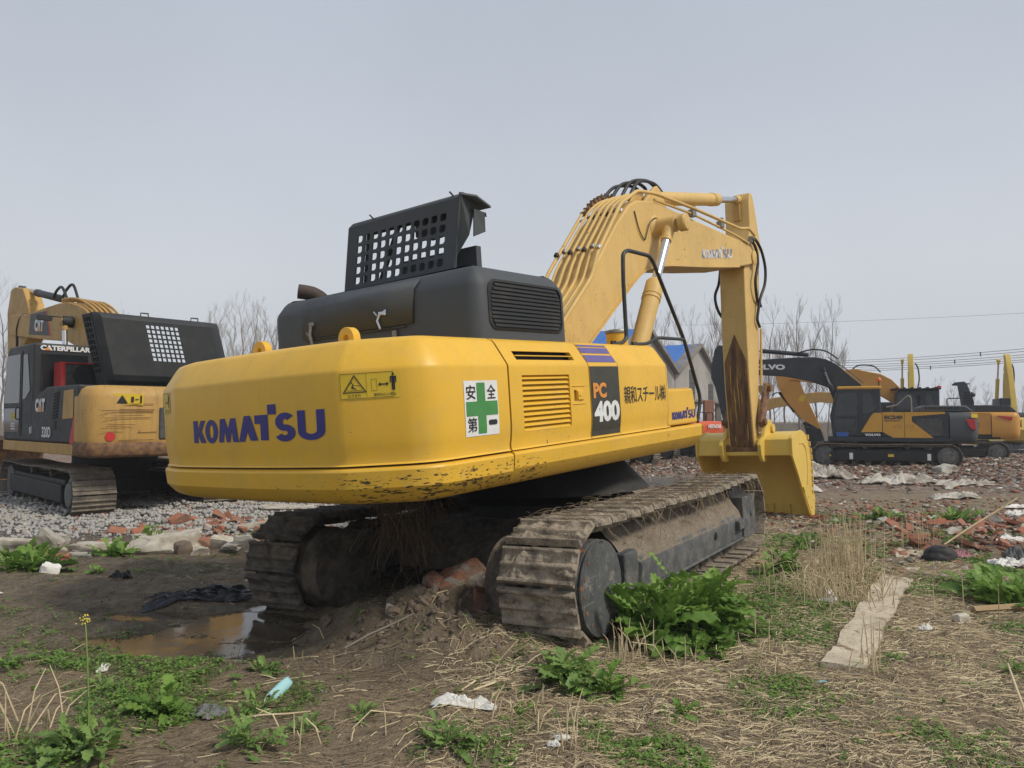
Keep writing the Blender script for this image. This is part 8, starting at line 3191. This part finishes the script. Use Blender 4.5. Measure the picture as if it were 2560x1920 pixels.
npmesh('loose_straw', V, F, ['dry straw', 'bark', 'dull straw'], 'loose straw and dead stems strewn over the soil', 'straw', mi=np.repeat(RNG.choice(3, N_, p=[0.62, 0.08, 0.30]), 4))


# grass and ground cover
def blades(name, n, dens, x0, x1, y0, y1, h0, h1, label, w0=0.0018, clump=0.0):
    P = samp(n, x0, x1, y0, y1, dens)
    if clump:
        m = n // 14
        c = samp(m, x0, x1, y0, y1, dens)
        idx = RNG.integers(0, m, n)
        P = c[idx] + RNG.normal(0, clump, (n, 2)) * (0.6 + 0.05 * c[idx][:, 1:2])
    z = height(P[:, 0], P[:, 1])
    h = RNG.uniform(h0, h1, n)
    a = RNG.uniform(0, 2 * np.pi, n)
    k = np.abs(RNG.normal(0.45, 0.3, n))
    dx, dy = np.cos(a), np.sin(a)
    w = RNG.uniform(0.6, 1.4, n) * w0 * (0.6 + 0.1 * P[:, 1])
    rows = []
    for t, ww in ((0, 1.0), (0.55, 0.85), (1.0, 0.15)):
        cx = P[:, 0] + dx * h * k * t * t
        cy = P[:, 1] + dy * h * k * t * t
        cz = z + h * t * (1 - 0.25 * k * t) - 0.003
        rows.append(np.stack([cx - dy * w * ww, cy + dx * w * ww, cz], -1))
        rows.append(np.stack([cx + dy * w * ww, cy - dx * w * ww, cz], -1))
    V = np.stack(rows, 1)
    F0 = np.array([(0, 1, 3, 2), (2, 3, 5, 4)])
    F = (F0[None] + (np.arange(n) * 6)[:, None, None]).reshape(-1, 4)
    tint = np.repeat(RNG.uniform(0, 1, n)[:, None], 6, 1)
    return npmesh(name, V, F, ['grass blade'], label, 'grass', tint)


blades('grass', 46000, lambda x, y: masks(x, y)[3] ** 1.5, -5.5, 7.0, 3.3, 16, 0.012, 0.05, 'short green grass in patches on the soil', 0.0016, 0.035)


def cover(name, n, dens, x0, x1, y0, y1, s0, s1, label):
    m = n // 9
    c = samp(m, x0, x1, y0, y1, dens)
    idx = RNG.integers(0, m, n)
    P = c[idx] + RNG.normal(0, 0.022, (n, 2))
    z = height(P[:, 0], P[:, 1]) + RNG.uniform(0.003, 0.035, n)
    s = RNG.uniform(s0, s1, n) * (0.8 + 0.04 * P[:, 1])
    a = RNG.uniform(0, 2 * np.pi, n)
    tl = RNG.normal(0, 0.35, (n, 2))
    rows = []
    for (u, v) in ((-1, 0), (-0.35, -0.55), (0.5, -0.45), (1, 0), (0.5, 0.45), (-0.35, 0.55)):
        X = (u * np.cos(a) - v * np.sin(a)) * s
        Y = (u * np.sin(a) + v * np.cos(a)) * s
        rows.append(np.stack([P[:, 0] + X, P[:, 1] + Y, z + X * tl[:, 0] + Y * tl[:, 1]], -1))
    V = np.stack(rows, 1)
    F0 = np.array([(0, 1, 2, 3), (0, 3, 4, 5)])
    F = (F0[None] + (np.arange(n) * 6)[:, None, None]).reshape(-1, 4)
    return npmesh(name, V, F, ['weed leaf'], label, 'ground cover', np.repeat(RNG.uniform(0, 1, n)[:, None], 6, 1))


def dcov(x, y):
    g = masks(x, y)[3]
    return np.clip(g * (0.35 + 0.9 * sst(0.5, 0.62, fbm(x * 2.2, y * 2.2, 3, 77))) + 0.012, 0, 1)


cover('ground_cover', 62000, dcov, -5.5, 6.5, 3.3, 12.5, 0.006, 0.016, 'small leafy ground cover between the weeds')

# dark twigs and rotten stems in the mud on the left
def twig(i):
    x_, y_ = random.uniform(-6, 1.2), 3.6 * (10.5 / 3.6) ** random.random()
    a = random.gauss(0.15, 0.6)
    l = random.uniform(0.03, 0.22)
    z_ = 0
    return (x_, y_, a, l)


tw_ = [twig(i) for i in range(12000)]
X_ = np.array([[t[0], t[0] + math.cos(t[2]) * t[3] * 0.5, t[0] + math.cos(t[2] + 0.2) * t[3]] for t in tw_])
Y_ = np.array([[t[1], t[1] + math.sin(t[2]) * t[3] * 0.5, t[1] + math.sin(t[2] + 0.2) * t[3]] for t in tw_])
Z_ = height(X_, Y_)
mb = MB()
for i in range(len(tw_)):
    mb.tube([(X_[i, k], Y_[i, k], Z_[i, k] + 0.006 + 0.006 * (k == 1)) for k in range(3)], random.uniform(0.0007, 0.0026), 3, False)
tag(mb.build('dead_twigs', 'dull straw', None, smooth=0), 'rotten twigs and stems scattered over the mud', 'twigs', kind='stuff')

# haze: the air between the yard and the far trees
mb = MB()
mb.b2(-150, 150, -30, 170, -3.5, 24)
hzo = mb.build('haze', 'decal white', None, smooth=0)
t = NT('haze air')
t.t.nodes.remove(t.b)
pv = t.n('ShaderNodeVolumePrincipled')
pv.inputs['Color'].default_value = (0.88, 0.91, 0.96, 1)
pv.inputs['Density'].default_value = 0.0013
t.l(pv.outputs[0], t.t.nodes['Material Output'].inputs['Volume'])
hzo.data.materials[0] = MATS['haze air']
tag(hzo, 'pale haze over the far side of the yard', 'haze', kind='stuff')
